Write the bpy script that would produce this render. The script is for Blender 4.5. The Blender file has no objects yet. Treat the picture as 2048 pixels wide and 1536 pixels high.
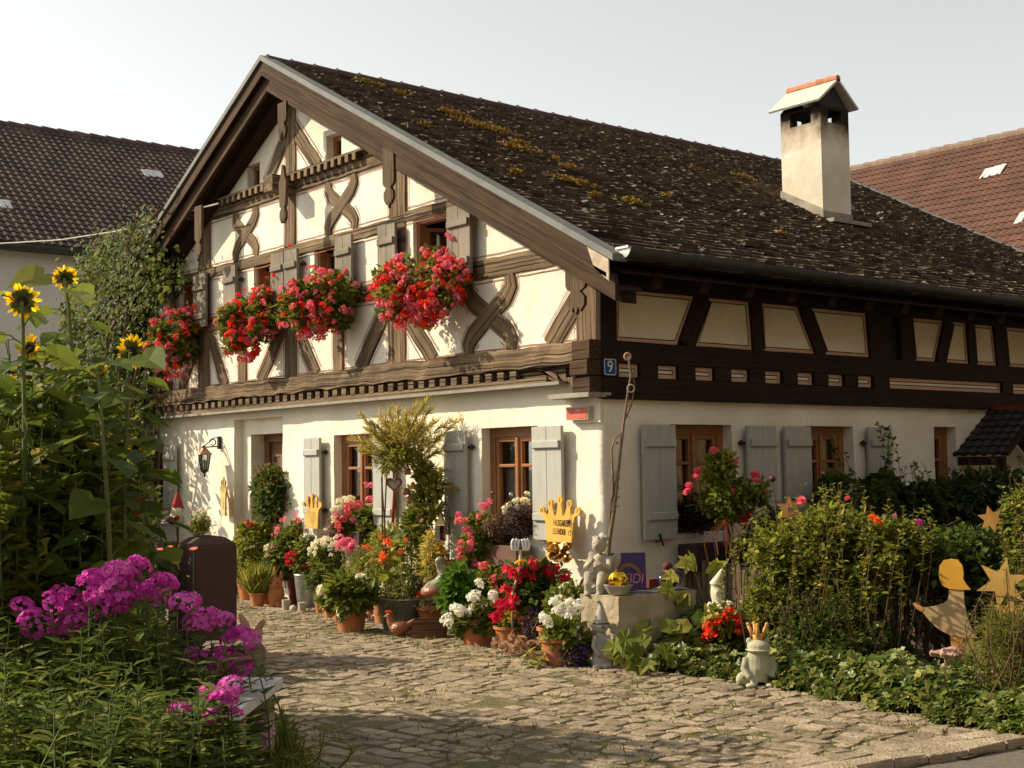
import bpy, math, random
import numpy as np
from mathutils import Vector, Matrix, noise
R_ = math.radians
SC = bpy.context.scene
COL = SC.collection
RNG = np.random.default_rng(7)
random.seed(7)

# ---------------- camera (solved from the lines of the house) ----------------
CAM_F, YAW, PITCH, ROLL, EYE = 2699.1, 0.889293, 0.061939, -0.0145448, 1.6
CAMP = np.array([8.987, -8.338, EYE])
_f = np.array([-math.sin(YAW)*math.cos(PITCH), math.cos(YAW)*math.cos(PITCH), math.sin(PITCH)])
_r0 = np.cross(_f, [0, 0, 1]); _r0 /= np.linalg.norm(_r0); _u0 = np.cross(_r0, _f)
_r = math.cos(ROLL)*_r0 + math.sin(ROLL)*_u0
_u = -math.sin(ROLL)*_r0 + math.cos(ROLL)*_u0
cam = bpy.data.objects.new('camera', bpy.data.cameras.new('camera')); COL.objects.link(cam)
cam.data.sensor_width = 36; cam.data.lens = CAM_F/2048*36
cam.data.clip_start = .05; cam.data.clip_end = 2000
cam.matrix_world = Matrix(((_r[0], _u[0], -_f[0], CAMP[0]), (_r[1], _u[1], -_f[1], CAMP[1]), (_r[2], _u[2], -_f[2], CAMP[2]), (0, 0, 0, 1)))
SC.camera = cam

# ---------------- light ----------------
SUN_TO = Vector((-1.25, -1.0, 1.08)).normalized()
SUN_EL = math.asin(SUN_TO.z); SUN_ROT = math.atan2(SUN_TO.x, SUN_TO.y)
W = bpy.data.worlds.new("World"); SC.world = W; W.use_nodes = True
nt = W.node_tree; nt.nodes.clear()
sky = nt.nodes.new('ShaderNodeTexSky'); sky.sky_type = 'NISHITA'; sky.sun_disc = False
sky.sun_elevation = SUN_EL; sky.sun_rotation = SUN_ROT
sky.air_density = 1.0; sky.dust_density = 1.2; sky.ozone_density = 1.0
hs = nt.nodes.new('ShaderNodeHueSaturation'); hs.inputs['Saturation'].default_value = .16
tint = nt.nodes.new('ShaderNodeMix'); tint.data_type = 'RGBA'; tint.blend_type = 'MULTIPLY'
tint.inputs[0].default_value = 1; tint.inputs[7].default_value = (1.0, .985, .935, 1)
bg = nt.nodes.new('ShaderNodeBackground'); bg.inputs[1].default_value = .15
wo = nt.nodes.new('ShaderNodeOutputWorld')
nt.links.new(sky.outputs[0], hs.inputs['Color']); nt.links.new(hs.outputs[0], tint.inputs[6])
nt.links.new(tint.outputs[2], bg.inputs[0]); nt.links.new(bg.outputs[0], wo.inputs[0])
sun = bpy.data.objects.new('sun', bpy.data.lights.new('sun', 'SUN')); COL.objects.link(sun)
sun.data.energy = 5.0; sun.data.angle = R_(.53); sun.data.color = (1.0, .87, .635)
sun.rotation_euler = SUN_TO.to_track_quat('Z', 'Y').to_euler()
SC.view_settings.view_transform = 'Standard'; SC.view_settings.look = 'None'
SC.view_settings.exposure = 0.42; SC.view_settings.gamma = 1.0
SC.cycles.max_bounces = 6; SC.cycles.transparent_max_bounces = 12

# ---------------- pixel helpers (photo 2048x1536) -> places on real planes ----------------
def ray(x, y):
    d = _f*CAM_F + _r*(x-1024) - _u*(y-768); return d/np.linalg.norm(d)
def G(x, y, z=0.):
    d = ray(x, y); return CAMP + d*((z-CAMP[2])/d[2])
def YP(x, y, Y=0.):
    d = ray(x, y); return CAMP + d*((Y-CAMP[1])/d[1])
def XP(x, y, X=0.):
    d = ray(x, y); return CAMP + d*((X-CAMP[0])/d[0])
_h = np.array([_f[0], _f[1], 0]); _h /= np.linalg.norm(_h)
_side = np.array([_r[0], _r[1], 0]); _side /= np.linalg.norm(_side)
def D(x, y, base, fwd=0.):
    b = np.asarray(base, float) + _h*fwd; d = ray(x, y); return CAMP + d*(((b-CAMP)@_h)/(d@_h))
def S(base):
    return ((np.asarray(base, float)-CAMP)@_f)/CAM_F     # metres per photo pixel there

# ---------------- mesh helper ----------------
BASE = {}
def nrm(v):
    v = np.asarray(v, float); return v/(np.linalg.norm(v, axis=-1, keepdims=True)+1e-12)
class MB:
    def __init__(s): s.v = []; s.f = []; s.uv = []; s.n = 0; s.has = False; s.mi = []
    def add(s, v, f, uv=None, mi=0):
        v = np.asarray(v, float).reshape(-1, 3)
        s.v.append(v); s.uv.append(np.zeros((len(v), 2)) if uv is None else np.asarray(uv, float))
        if uv is not None: s.has = True
        if isinstance(f, np.ndarray): s.f.append(f.astype(np.int64)+s.n); s.mi.append((len(f), mi))
        else:
            by = {}
            for q in f: by.setdefault(len(q), []).append(q)
            for k in by: s.f.append(np.array(by[k], np.int64)+s.n); s.mi.append((len(by[k]), mi))
        s.n += len(v); return s
    def mesh(s, name, org=(0, 0, 0), smooth=False, sharp=None):
        me = bpy.data.meshes.new(name)
        V = np.concatenate(s.v)-np.asarray(org, float); me.vertices.add(len(V)); me.vertices.foreach_set('co', V.ravel())
        li = np.concatenate([f.ravel() for f in s.f]); tot = np.concatenate([np.full(len(f), f.shape[1]) for f in s.f])
        st = np.concatenate([[0], np.cumsum(tot)[:-1]])
        me.loops.add(len(li)); me.loops.foreach_set('vertex_index', li.astype(np.int32))
        me.polygons.add(len(tot)); me.polygons.foreach_set('loop_start', st.astype(np.int32)); me.polygons.foreach_set('loop_total', tot.astype(np.int32))
        me.polygons.foreach_set('use_smooth', np.full(len(tot), bool(smooth)))
        mi = np.concatenate([np.full(n, m) for n, m in s.mi])
        if mi.any(): me.polygons.foreach_set('material_index', mi.astype(np.int32))
        if s.has:
            ul = me.uv_layers.new(name='UVMap'); ul.data.foreach_set('uv', np.concatenate(s.uv)[li].astype(np.float32).ravel())
        me.update(calc_edges=True); me.validate()
        if smooth and sharp: me.set_sharp_from_angle(angle=R_(sharp))
        return me
    def part(s, parent, name, mat, smooth=False, sharp=None, kind=None, label=None):
        org = BASE[parent.name] if parent else (0, 0, 0)
        me = s.mesh(name, org, smooth, sharp)
        for m in (mat if isinstance(mat, (list, tuple)) else [mat]): me.materials.append(m)
        o = bpy.data.objects.new(name, me); COL.objects.link(o)
        if parent: o.parent = parent
        BASE[o.name] = org
        if kind: o['kind'] = kind
        if label: o['label'] = label
        return o
    def solo(s, name, label, cat, mat, loc=(0, 0, 0), group=None, smooth=False, sharp=None, kind=None):
        me = s.mesh(name, loc, smooth, sharp)
        for m in (mat if isinstance(mat, (list, tuple)) else [mat]): me.materials.append(m)
        o = bpy.data.objects.new(name, me); COL.objects.link(o); o.location = loc; BASE[o.name] = np.asarray(loc, float)
        if label: o['label'] = label
        if cat: o['category'] = cat
        if group: o['group'] = group
        if kind: o['kind'] = kind
        return o
    # --- shapes ---
    def box(s, c, d, rz=0., mi=0):
        c = np.asarray(c, float); d = np.asarray(d, float)/2
        q = np.array([(x, y, z) for z in (-1, 1) for x, y in ((-1, -1), (1, -1), (1, 1), (-1, 1))])*d
        if rz: q = q @ np.array([[math.cos(rz), math.sin(rz), 0], [-math.sin(rz), math.cos(rz), 0], [0, 0, 1]])
        L = np.argmax(d); o = [i for i in range(3) if i != L]
        uv = np.stack([q[:, L]+c[L], q[:, o[0]]+q[:, o[1]]*1.37], 1)
        return s.add(q+c, [(3, 2, 1, 0), (4, 5, 6, 7), (0, 1, 5, 4), (1, 2, 6, 5), (2, 3, 7, 6), (3, 0, 4, 7)], uv, mi)
    def bb(s, x0, x1, y0, y1, z0, z1): return s.box(((x0+x1)/2, (y0+y1)/2, (z0+z1)/2), (abs(x1-x0), abs(y1-y0), abs(z1-z0)))
    def sweep(s, P, A, B, sec, cap=True, closed=False, seam=True):
        P = np.asarray(P, float); n = len(P); A = np.broadcast_to(A, P.shape); B = np.broadcast_to(B, P.shape)
        sec = np.asarray(sec, float)
        if sec.ndim == 2: sec = np.broadcast_to(sec, (n,)+sec.shape)
        k = sec.shape[1]
        if seam: sec = np.concatenate([sec, sec[:, :1]], 1)
        kk = sec.shape[1]
        V = P[:, None]+sec[..., :1]*A[:, None]+sec[..., 1:]*B[:, None]
        u = np.concatenate([[0], np.cumsum(np.linalg.norm(np.diff(P, axis=0), axis=1))])
        w = np.concatenate([[0], np.cumsum(np.linalg.norm(np.diff(sec[0], axis=0), axis=1))])
        ro = RNG.random(2)*20
        uv = np.stack(np.broadcast_arrays(u[:, None]+ro[0], w[None]+ro[1]), -1).reshape(-1, 2)
        F = []
        m = k if not seam else k
        for i in range(n-1 if not closed else n):
            j = (i+1) % n
            for a in range(m):
                b = a+1 if seam else (a+1) % k
                F.append((i*kk+a, i*kk+b, j*kk+b, j*kk+a))
        if cap and not closed: F += [tuple(range(k-1, -1, -1)), tuple((n-1)*kk+np.arange(k))]
        return s.add(V.reshape(-1, 3), F, uv if seam else None)
    def bar(s, p0, p1, w, h, up=(0, 0, 1), seg=1, jit=0., ch=0., taper=1.):
        p0 = np.asarray(p0, float); p1 = np.asarray(p1, float); t = nrm(p1-p0)
        b = np.asarray(up, float)-t*np.dot(up, t); b = nrm(b); a = np.cross(t, b)
        P = np.linspace(p0, p1, seg+1)
        w, h = w/2, h/2
        if ch: sec = np.array([(-w+ch, -h), (w-ch, -h), (w, -h+ch), (w, h-ch), (w-ch, h), (-w+ch, h), (-w, h-ch), (-w, -h+ch)])
        else: sec = np.array([(-w, -h), (w, -h), (w, h), (-w, h)])
        sec = np.broadcast_to(sec, (seg+1,)+sec.shape).copy()
        sec *= np.linspace(1, taper, seg+1)[:, None, None]
        if jit: sec += (RNG.random(sec.shape)-.5)*2*jit; P = P+(RNG.random(P.shape)-.5)*jit
        return s.sweep(P, a, b, sec)
    def tube(s, P, r, n=6, cap=True):
        P = np.asarray(P, float); m = len(P); r = np.broadcast_to(r, (m,))
        T = nrm(np.gradient(P, axis=0)); A = np.zeros_like(P); a = np.cross(T[0], [.31, .17, .93]); 
        if np.linalg.norm(a) < .05: a = np.cross(T[0], [1, 0, 0])
        a = nrm(a)
        for i in range(m): a = nrm(a-T[i]*(a@T[i])); A[i] = a
        B = np.cross(T, A); th = np.linspace(0, 2*np.pi, n, endpoint=False)
        sec = np.stack([np.cos(th), np.sin(th)], 1)[None]*r[:, None, None]
        return s.sweep(P, A, B, sec, cap=cap, seam=False)
    def lathe(s, prof, c, n=20, sx=1., sy=1., wob=0., nw=0, M=None, cap=True):
        prof = np.asarray(prof, float); th = np.linspace(0, 2*np.pi, n, endpoint=False)
        rr = 1+(wob*np.cos(nw*th) if nw else 0*th)
        V = np.stack([prof[:, :1]*np.cos(th)*rr*sx, prof[:, :1]*np.sin(th)*rr*sy, np.repeat(prof[:, 1:2], n, 1)], -1).reshape(-1, 3)
        if M is not None: V = V @ np.asarray(M, float).T
        F = [(i*n+a, i*n+(a+1) % n, (i+1)*n+(a+1) % n, (i+1)*n+a) for i in range(len(prof)-1) for a in range(n)]
        if cap: F += [tuple(range(n-1, -1, -1)), tuple((len(prof)-1)*n+np.arange(n))]
        return s.add(V+np.asarray(c, float), F)
    def ell(s, c, r, nu=14, nv=9, M=None):
        r = np.broadcast_to(np.asarray(r, float), (3,)); ph = np.linspace(-np.pi/2, np.pi/2, nv)[1:-1]
        th = np.linspace(0, 2*np.pi, nu, endpoint=False)
        V = np.stack([np.cos(ph)[:, None]*np.cos(th), np.cos(ph)[:, None]*np.sin(th), np.repeat(np.sin(ph)[:, None], nu, 1)], -1).reshape(-1, 3)
        V = np.concatenate([V, [[0, 0, -1], [0, 0, 1]]])*r; k = nv-2
        F = [(i*nu+a, i*nu+(a+1) % nu, (i+1)*nu+(a+1) % nu, (i+1)*nu+a) for i in range(k-1) for a in range(nu)]
        F += [(k*nu, (a+1) % nu, a) for a in range(nu)]+[(k*nu+1, (k-1)*nu+a, (k-1)*nu+(a+1) % nu) for a in range(nu)]
        if M is not None: V = V @ np.asarray(M, float).T
        return s.add(V+np.asarray(c, float), F)
    def prism(s, poly, o, ax, ay, th, bev=0.):
        poly = np.asarray(poly, float); n = len(poly); ax = np.asarray(ax, float); ay = np.asarray(ay, float); an = nrm(np.cross(ax, ay))
        P = np.asarray(o, float)+poly[:, :1]*ax+poly[:, 1:]*ay
        V = np.concatenate([P-an*th/2, P+an*th/2]); uv = np.concatenate([poly[:, ::-1]]*2)
        F = [tuple(range(n-1, -1, -1)), tuple(range(n, 2*n))]+[(i, (i+1) % n, n+(i+1) % n, n+i) for i in range(n)]
        return s.add(V, F, uv)
    def quad(s, *p): return s.add(p, [tuple(range(len(p)))])
    def leaves(s, P, Dv, N, size, T, mi=0):
        TV, TF = T; P = np.asarray(P, float).reshape(-1, 3); n = len(P)
        if n == 0: return s
        Dv = nrm(np.broadcast_to(Dv, P.shape)); N = np.broadcast_to(N, P.shape)
        A = nrm(np.cross(Dv, N)); N = np.cross(A, Dv); sz = np.broadcast_to(size, (n,))[:, None, None]
        V = P[:, None]+sz*(TV[None, :, :1]*A[:, None]+TV[None, :, 1:2]*Dv[:, None]+TV[None, :, 2:]*N[:, None])
        k = len(TV); off = (np.arange(n)*k)[:, None, None]
        by = {}
        for q in TF: by.setdefault(len(q), []).append(q)
        ar = [(np.array(by[m])[None]+off).reshape(-1, m) for m in by]
        s.v.append(V.reshape(-1, 3)); s.uv.append(np.zeros((n*k, 2)))
        for a in ar: s.f.append(a+s.n); s.mi.append((len(a), mi))
        s.n += n*k; return s

def thing(name, label, cat, loc=(0, 0, 0), group=None):
    o = bpy.data.objects.new(name, None); COL.objects.link(o); o.location = loc; o.empty_display_size = .1
    o['label'] = label; o['category'] = cat
    if group: o['group'] = group
    BASE[o.name] = np.asarray(loc, float); return o
def inst(parent, name, me, loc, rot=(0, 0, 0), sc=1.):
    o = bpy.data.objects.new(name, me); COL.objects.link(o); o.parent = parent
    o.location = np.asarray(loc, float)-BASE[parent.name]; o.rotation_euler = rot; o.scale = (sc, sc, sc) if np.isscalar(sc) else sc
    BASE[o.name] = np.asarray(loc, float); return o
def remesh(o, vox, smooth=4):
    m = o.modifiers.new('Remesh', 'REMESH'); m.mode = 'VOXEL'; m.voxel_size = vox; m.use_smooth_shade = True
    if smooth:
        k = o.modifiers.new('Smooth', 'SMOOTH'); k.iterations = smooth; k.factor = .5
    return o

# leaf templates: x across, y along, z up (unit length)
def _T(v, f): return np.array(v, float), f
LANCE = _T([(0, 0, 0), (.14, .38, .03), (0, 1, -.14), (-.14, .38, .03), (0, .4, -.01)], [(0, 1, 4), (1, 2, 4), (0, 4, 3), (4, 2, 3)])
NARROW = _T([(0, 0, 0), (.05, .4, .01), (0, 1, -.1), (-.05, .4, .01)], [(0, 1, 2, 3)])
OVATE = _T([(0, 0, 0), (.27, .25, .06), (.25, .6, .04), (0, 1, -.1), (-.25, .6, .04), (-.27, .25, .06), (0, .3, -.02), (0, .65, -.03)],
           [(0, 1, 6), (1, 2, 7, 6), (2, 3, 7), (0, 6, 5), (6, 7, 4, 5), (7, 3, 4)])
DIA = _T([(0, 0, 0), (.3, .5, .05), (0, 1, 0), (-.3, .5, .05)], [(0, 1, 2), (0, 2, 3)])
def _lob(pts, cy=.35):
    v = [(0, cy, -.04)]+[(x, y, z) for x, y, z in pts]; n = len(pts)
    return _T(v, [(0, i+1, (i+1) % n+1) for i in range(n)])
IVY = _lob([(0, 0, 0), (.32, -.06, .03), (.5, .22, .0), (.27, .4, .05), (.3, .62, .02), (.12, .7, .04), (0, 1, -.06), (-.12, .7, .04), (-.3, .62, .02), (-.27, .4, .05), (-.5, .22, 0), (-.32, -.06, .03)])
ROUND = _lob([(0, .02, 0)]+[(.5*math.sin(t)*(1+.1*(-1)**i), .5-.5*math.cos(t)*(1+.1*(-1)**i), .05*math.sin(3*t)) for i, t in enumerate(np.linspace(.5, 2*np.pi-.5, 11))], .45)
HEART = _lob([(0, .04, 0), (.2, -.08, .04), (.42, .05, .02), (.46, .3, .05), (.32, .62, .03), (0, 1.05, -.12), (-.32, .62, .03), (-.46, .3, .05), (-.42, .05, .02), (-.2, -.08, .04)], .35)
MAPLE = _lob([(0, 0, 0), (.3, .0, .02), (.6, .12, -.03), (.42, .3, .03), (.62, .62, -.03), (.28, .6, .04), (0, 1.1, -.06), (-.28, .6, .04), (-.62, .62, -.03), (-.42, .3, .03), (-.6, .12, -.03), (-.3, 0, .02)])
def star_t(n, inner=.45, cup=.15):
    v = [(0, 0, -cup)]; 
    for i in range(2*n):
        a = math.pi*i/n; r = 1 if i % 2 == 0 else inner
        v.append((r*math.sin(a), r*math.cos(a), (.1 if i % 2 == 0 else 0)))
    return _T(v, [(0, i+1, (i+1) % (2*n)+1) for i in range(2*n)])
STAR5 = star_t(5, .55)
PETAL = _T([(0, 0, 0), (.2, .45, .03), (.1, .85, .02), (0, 1, -.04), (-.1, .85, .02), (-.2, .45, .03)], [(0, 1, 2, 3), (0, 3, 4, 5)])

def sph(n):
    v = RNG.normal(size=(n, 3)); return nrm(v)
def blob(mb, c, r, n, size, T, shell=.55, up=.4, rnd=.6, out=1., grow=0., zcut=-1.):
    """n leaves through an ellipsoid, denser to its shell"""
    u = sph(int(n*1.0)); k = (shell+(1-shell)*RNG.random(len(u)))**.7
    if zcut > -1: m = u[:, 2]*k > zcut; u = u[m]; k = k[m]
    P = np.asarray(c)+u*k[:, None]*np.asarray(r)
    Dv = nrm(u*out+RNG.normal(size=u.shape)*rnd+np.array([0, 0, grow]))
    N = nrm(u*.6+np.array([0, 0, up+.4])+RNG.normal(size=u.shape)*.35)
    return mb.leaves(P, Dv, N, size*(.65+.7*RNG.random(len(u))), T)
def clumps(mb, c, r, nc, nl, cr, size, T, **k):
    """leaf clumps scattered through an ellipsoid: uneven outline with gaps"""
    u = sph(nc); kk = (.25+.75*RNG.random(nc))**.6
    for i in range(nc):
        p = np.asarray(c)+u[i]*kk[i]*np.asarray(r)
        blob(mb, p, cr*(.6+.8*RNG.random())*np.array([1, 1, .75]), nl, size, T, shell=.2, **k)
    return mb
# ---------------- materials ----------------
def _mat(name):
    m = bpy.data.materials.new(name); m.use_nodes = True; t = m.node_tree
    p = t.nodes['Principled BSDF']; return m, t, p
def _n(t, k, **kw):
    n = t.nodes.new(k)
    for a, v in kw.items():
        if hasattr(n, a): setattr(n, a, v)
        else: n.inputs[a].default_value = v
    return n
def _ramp(t, stops):
    r = t.nodes.new('ShaderNodeValToRGB'); e = r.color_ramp.elements
    while len(e) < len(stops): e.new(.5)
    for i, (p, c) in enumerate(stops): e[i].position = p; e[i].color = (*c, 1)
    return r
def C3(c): return tuple(c)+(1,)
def mat(name, c, c2=None, sc=6., rough=.8, bump=0., bsc=60., metal=0., isl=0., spec=.3, coat=0., det=6., stretch=(1, 1, 1)):
    m, t, p = _mat(name); L = t.links.new
    p.inputs['Roughness'].default_value = rough; p.inputs['Metallic'].default_value = metal
    p.inputs['Specular IOR Level'].default_value = spec; p.inputs['Coat Weight'].default_value = coat
    c2 = c2 or tuple(x*.72 for x in c)
    tc = _n(t, 'ShaderNodeTexCoord'); mp = _n(t, 'ShaderNodeMapping'); mp.inputs['Scale'].default_value = stretch
    L(tc.outputs['Object'], mp.inputs['Vector'])
    nz = _n(t, 'ShaderNodeTexNoise', Scale=sc, Detail=det, Roughness=.6); L(mp.outputs[0], nz.inputs['Vector'])
    r = _ramp(t, [(.35, c2), (.65, c)]); L(nz.outputs[0], r.inputs[0]); out = r.outputs[0]
    if isl:
        g = _n(t, 'ShaderNodeNewGeometry'); h = _n(t, 'ShaderNodeHueSaturation')
        mr = _n(t, 'ShaderNodeMapRange'); mr.inputs[3].default_value = 1-isl; mr.inputs[4].default_value = 1+isl
        L(g.outputs['Random Per Island'], mr.inputs[0]); L(mr.outputs[0], h.inputs['Value']); L(out, h.inputs['Color']); out = h.outputs[0]
    L(out, p.inputs['Base Color'])
    if bump:
        b = _n(t, 'ShaderNodeBump', Strength=bump); b.inputs['Distance'].default_value = .02
        n2 = _n(t, 'ShaderNodeTexNoise', Scale=bsc, Detail=5.); L(mp.outputs[0], n2.inputs['Vector'])
        L(n2.outputs[0], b.inputs['Height']); L(b.outputs[0], p.inputs['Normal'])
    return m
def wood(name, c1, c2, crack=(.03, .02, .012), rough=.85, bump=.5, lon=1.3, lat=22., cr=.42, spec=.2):
    m, t, p = _mat(name); L = t.links.new
    p.inputs['Roughness'].default_value = rough; p.inputs['Specular IOR Level'].default_value = spec
    uv = _n(t, 'ShaderNodeUVMap'); mp = _n(t, 'ShaderNodeMapping'); mp.inputs['Scale'].default_value = (lon, lat, 1)
    L(uv.outputs[0], mp.inputs['Vector'])
    nz = _n(t, 'ShaderNodeTexNoise', Scale=1., Detail=8., Roughness=.65); L(mp.outputs[0], nz.inputs['Vector'])
    mp2 = _n(t, 'ShaderNodeMapping'); mp2.inputs['Scale'].default_value = (lon*.9, lat*2.6, 1); L(uv.outputs[0], mp2.inputs['Vector'])
    n2 = _n(t, 'ShaderNodeTexNoise', Scale=1., Detail=4., Roughness=.5); L(mp2.outputs[0], n2.inputs['Vector'])
    r = _ramp(t, [(.3, c2), (.7, c1)]); L(nz.outputs[0], r.inputs[0])
    r2 = _ramp(t, [(cr-.07, (1, 1, 1)), (cr, (0, 0, 0))]); L(n2.outputs[0], r2.inputs[0])
    tc = _n(t, 'ShaderNodeTexCoord'); n3 = _n(t, 'ShaderNodeTexNoise', Scale=2.2, Detail=3.); L(tc.outputs['Object'], n3.inputs['Vector'])
    r3 = _ramp(t, [(.3, (.68, .66, .62)), (.7, (1.12, 1.08, 1.03))]); L(n3.outputs[0], r3.inputs[0])
    ml = _n(t, 'ShaderNodeMix', data_type='RGBA', blend_type='MULTIPLY'); ml.inputs[0].default_value = 1
    L(r.outputs[0], ml.inputs[6]); L(r3.outputs[0], ml.inputs[7])
    mx = _n(t, 'ShaderNodeMix', data_type='RGBA'); mx.inputs[7].default_value = C3(crack); L(r2.outputs[0], mx.inputs[0]); L(ml.outputs[2], mx.inputs[6])
    L(mx.outputs[2], p.inputs['Base Color'])
    b = _n(t, 'ShaderNodeBump', Strength=bump); b.inputs['Distance'].default_value = .012
    sb = _n(t, 'ShaderNodeMath', operation='SUBTRACT'); L(nz.outputs[0], sb.inputs[0]); L(r2.outputs[0], sb.inputs[1]); L(sb.outputs[0], b.inputs['Height'])
    L(b.outputs[0], p.inputs['Normal']); return m
def leaf(name, ca, cb, cc=None, trans=.35, rough=.6, spec=.16):
    m, t, p = _mat(name); L = t.links.new
    if ca[1] > ca[0]*1.05 and ca[1] > ca[2]: ca, cb, cc = [tuple(a*b for a, b in zip(x, (1.42, 1.28, 1.))) if x else None for x in (ca, cb, cc)]
    g = _n(t, 'ShaderNodeNewGeometry'); st = [(0., ca), (.75, cb)]+([(1., cc)] if cc else [])
    r = _ramp(t, st); L(g.outputs['Random Per Island'], r.inputs[0])
    L(r.outputs[0], p.inputs['Base Color']); p.inputs['Roughness'].default_value = rough; p.inputs['Specular IOR Level'].default_value = spec
    tr = _n(t, 'ShaderNodeBsdfTranslucent'); h = _n(t, 'ShaderNodeHueSaturation'); h.inputs['Value'].default_value = 1.5; h.inputs['Hue'].default_value = .485
    L(r.outputs[0], h.inputs['Color']); L(h.outputs[0], tr.inputs[0])
    mx = _n(t, 'ShaderNodeMixShader'); mx.inputs[0].default_value = trans
    L(p.outputs[0], mx.inputs[1]); L(tr.outputs[0], mx.inputs[2]); L(mx.outputs[0], t.nodes['Material Output'].inputs[0]); return m
def plaster(name, c, stain, bump=.35):
    m, t, p = _mat(name); L = t.links.new
    p.inputs['Roughness'].default_value = .92; p.inputs['Specular IOR Level'].default_value = .1
    tc = _n(t, 'ShaderNodeTexCoord'); o = tc.outputs['Object']
    n1 = _n(t, 'ShaderNodeTexNoise', Scale=1.6, Detail=6., Roughness=.6); L(o, n1.inputs['Vector'])
    r = _ramp(t, [(.3, stain), (.62, c)]); L(n1.outputs[0], r.inputs[0])
    n4 = _n(t, 'ShaderNodeTexNoise', Scale=34., Detail=3.); L(o, n4.inputs['Vector']); r4 = _ramp(t, [(.26, (.86, .83, .78)), (.34, (1, 1, 1))]); L(n4.outputs[0], r4.inputs[0])
    ml = _n(t, 'ShaderNodeMix', data_type='RGBA', blend_type='MULTIPLY'); ml.inputs[0].default_value = 1; L(r.outputs[0], ml.inputs[6]); L(r4.outputs[0], ml.inputs[7])
    L(ml.outputs[2], p.inputs['Base Color'])
    n2 = _n(t, 'ShaderNodeTexNoise', Scale=7., Detail=4.); n3 = _n(t, 'ShaderNodeTexNoise', Scale=55., Detail=4.); L(o, n2.inputs['Vector']); L(o, n3.inputs['Vector'])
    ad = _n(t, 'ShaderNodeMath', operation='MULTIPLY_ADD'); ad.inputs[1].default_value = .12; L(n3.outputs[0], ad.inputs[0]); L(n2.outputs[0], ad.inputs[2])
    b = _n(t, 'ShaderNodeBump', Strength=bump); b.inputs['Distance'].default_value = .03; L(ad.outputs[0], b.inputs['Height']); L(b.outputs[0], p.inputs['Normal']); return m
def glass(name):
    m, t, p = _mat(name); L = t.links.new; t.nodes.remove(p)
    tr = _n(t, 'ShaderNodeBsdfTransparent'); tr.inputs[0].default_value = (.82, .84, .82, 1)
    gl = _n(t, 'ShaderNodeBsdfGlossy'); gl.inputs['Roughness'].default_value = .02
    fr = _n(t, 'ShaderNodeFresnel'); fr.inputs[0].default_value = 2.1
    mx = _n(t, 'ShaderNodeMixShader'); L(fr.outputs[0], mx.inputs[0]); L(tr.outputs[0], mx.inputs[1]); L(gl.outputs[0], mx.inputs[2])
    L(mx.outputs[0], t.nodes['Material Output'].inputs[0]); return m

PLASTER = plaster('white_plaster', (.83, .775, .655), (.70, .63, .50), .45)
PANELP = plaster('panel_plaster', (.74, .68, .53), (.62, .55, .40), .2)
WOLD = wood('weathered_timber', (.27, .192, .117), (.105, .067, .038), (.022, .014, .008), bump=.8, lon=.55, lat=19., cr=.455)
WGREY = wood('grey_shutter_wood', (.30, .265, .215), (.20, .175, .14), bump=.3, lat=30, cr=.36)
WDARK = wood('dark_timber', (.036, .019, .011), (.018, .0095, .006), (.008, .005, .003), bump=.35)
WRAKE = wood('brown_bargeboard', (.10, .055, .027), (.032, .018, .010), (.02, .012, .008), bump=.6, lon=.8, lat=13, cr=.43)
WSOFF = wood('soffit_boards', (.055, .028, .016), (.03, .016, .01), (.01, .006, .004), bump=.3)
WFRAME = wood('window_wood', (.36, .155, .055), (.25, .10, .034), (.12, .05, .02), rough=.5, bump=.15, cr=.3, spec=.4)
WDOOR = wood('door_wood', (.28, .15, .075), (.19, .10, .05), (.07, .035, .018), rough=.6, bump=.25, cr=.34)
PGREY = mat('grey_shutter_paint', (.43, .42, .375), (.37, .36, .32), sc=3, rough=.6, bump=.12, bsc=25, stretch=(8, 8, 1))
LINER = mat('red_painted_line', (.36, .13, .07), (.25, .09, .05), sc=20)
PINKB = mat('pink_painted_border', (.60, .40, .27), (.50, .32, .21), sc=9)
DLINE = mat('dark_painted_line', (.10, .035, .02), sc=20)
ZINC = mat('zinc_sheet', (.175, .18, .165), (.125, .13, .12), sc=4, rough=.7, metal=.1)
ZDARK = mat('dark_gutter_zinc', (.075, .075, .075), (.05, .05, .05), sc=4, rough=.5, metal=.3)
SHINGLE = mat('roof_shingle', (.150, .108, .074), (.068, .050, .036), sc=22, rough=.9, bump=.6, bsc=90, isl=.5)
CHIPM = mat('bleached_shingle_chip', (.34, .28, .21), (.20, .16, .12), sc=12, isl=.4)
MOSSY = leaf('yellow_moss', (.16, .095, .018), (.28, .17, .03), trans=.1, rough=.9)
BLACK = mat('black_iron', (.02, .02, .02), rough=.5, bump=.1)
GLASS = glass('window_glass')
LACE = mat('lace_curtain', (.72, .71, .67), (.55, .54, .5), sc=60, rough=.9)
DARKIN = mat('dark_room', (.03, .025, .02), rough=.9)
TERRA = mat('terracotta', (.50, .19, .075), (.36, .13, .05), sc=7, rough=.85, bump=.15, bsc=80)
TERRAR = mat('red_glazed_clay', (.25, .04, .025), (.17, .03, .02), sc=5, rough=.4)
SOIL = mat('garden_soil', (.055, .04, .026), (.03, .022, .015), sc=9, bump=.8, bsc=40)
SOOT = plaster('chimney_render', (.72, .66, .55), (.58, .51, .40))
TILE = mat('clay_tile', (.52, .22, .12), (.4, .16, .08), sc=10, isl=.2)
STONE = mat('tufa_stone', (.44, .36, .25), (.30, .235, .155), sc=7, rough=.95, bump=.8, bsc=35)
GRAN = mat('dark_granite', (.10, .055, .045), (.06, .032, .026), sc=60, rough=.85, bump=.4, bsc=90)
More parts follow.
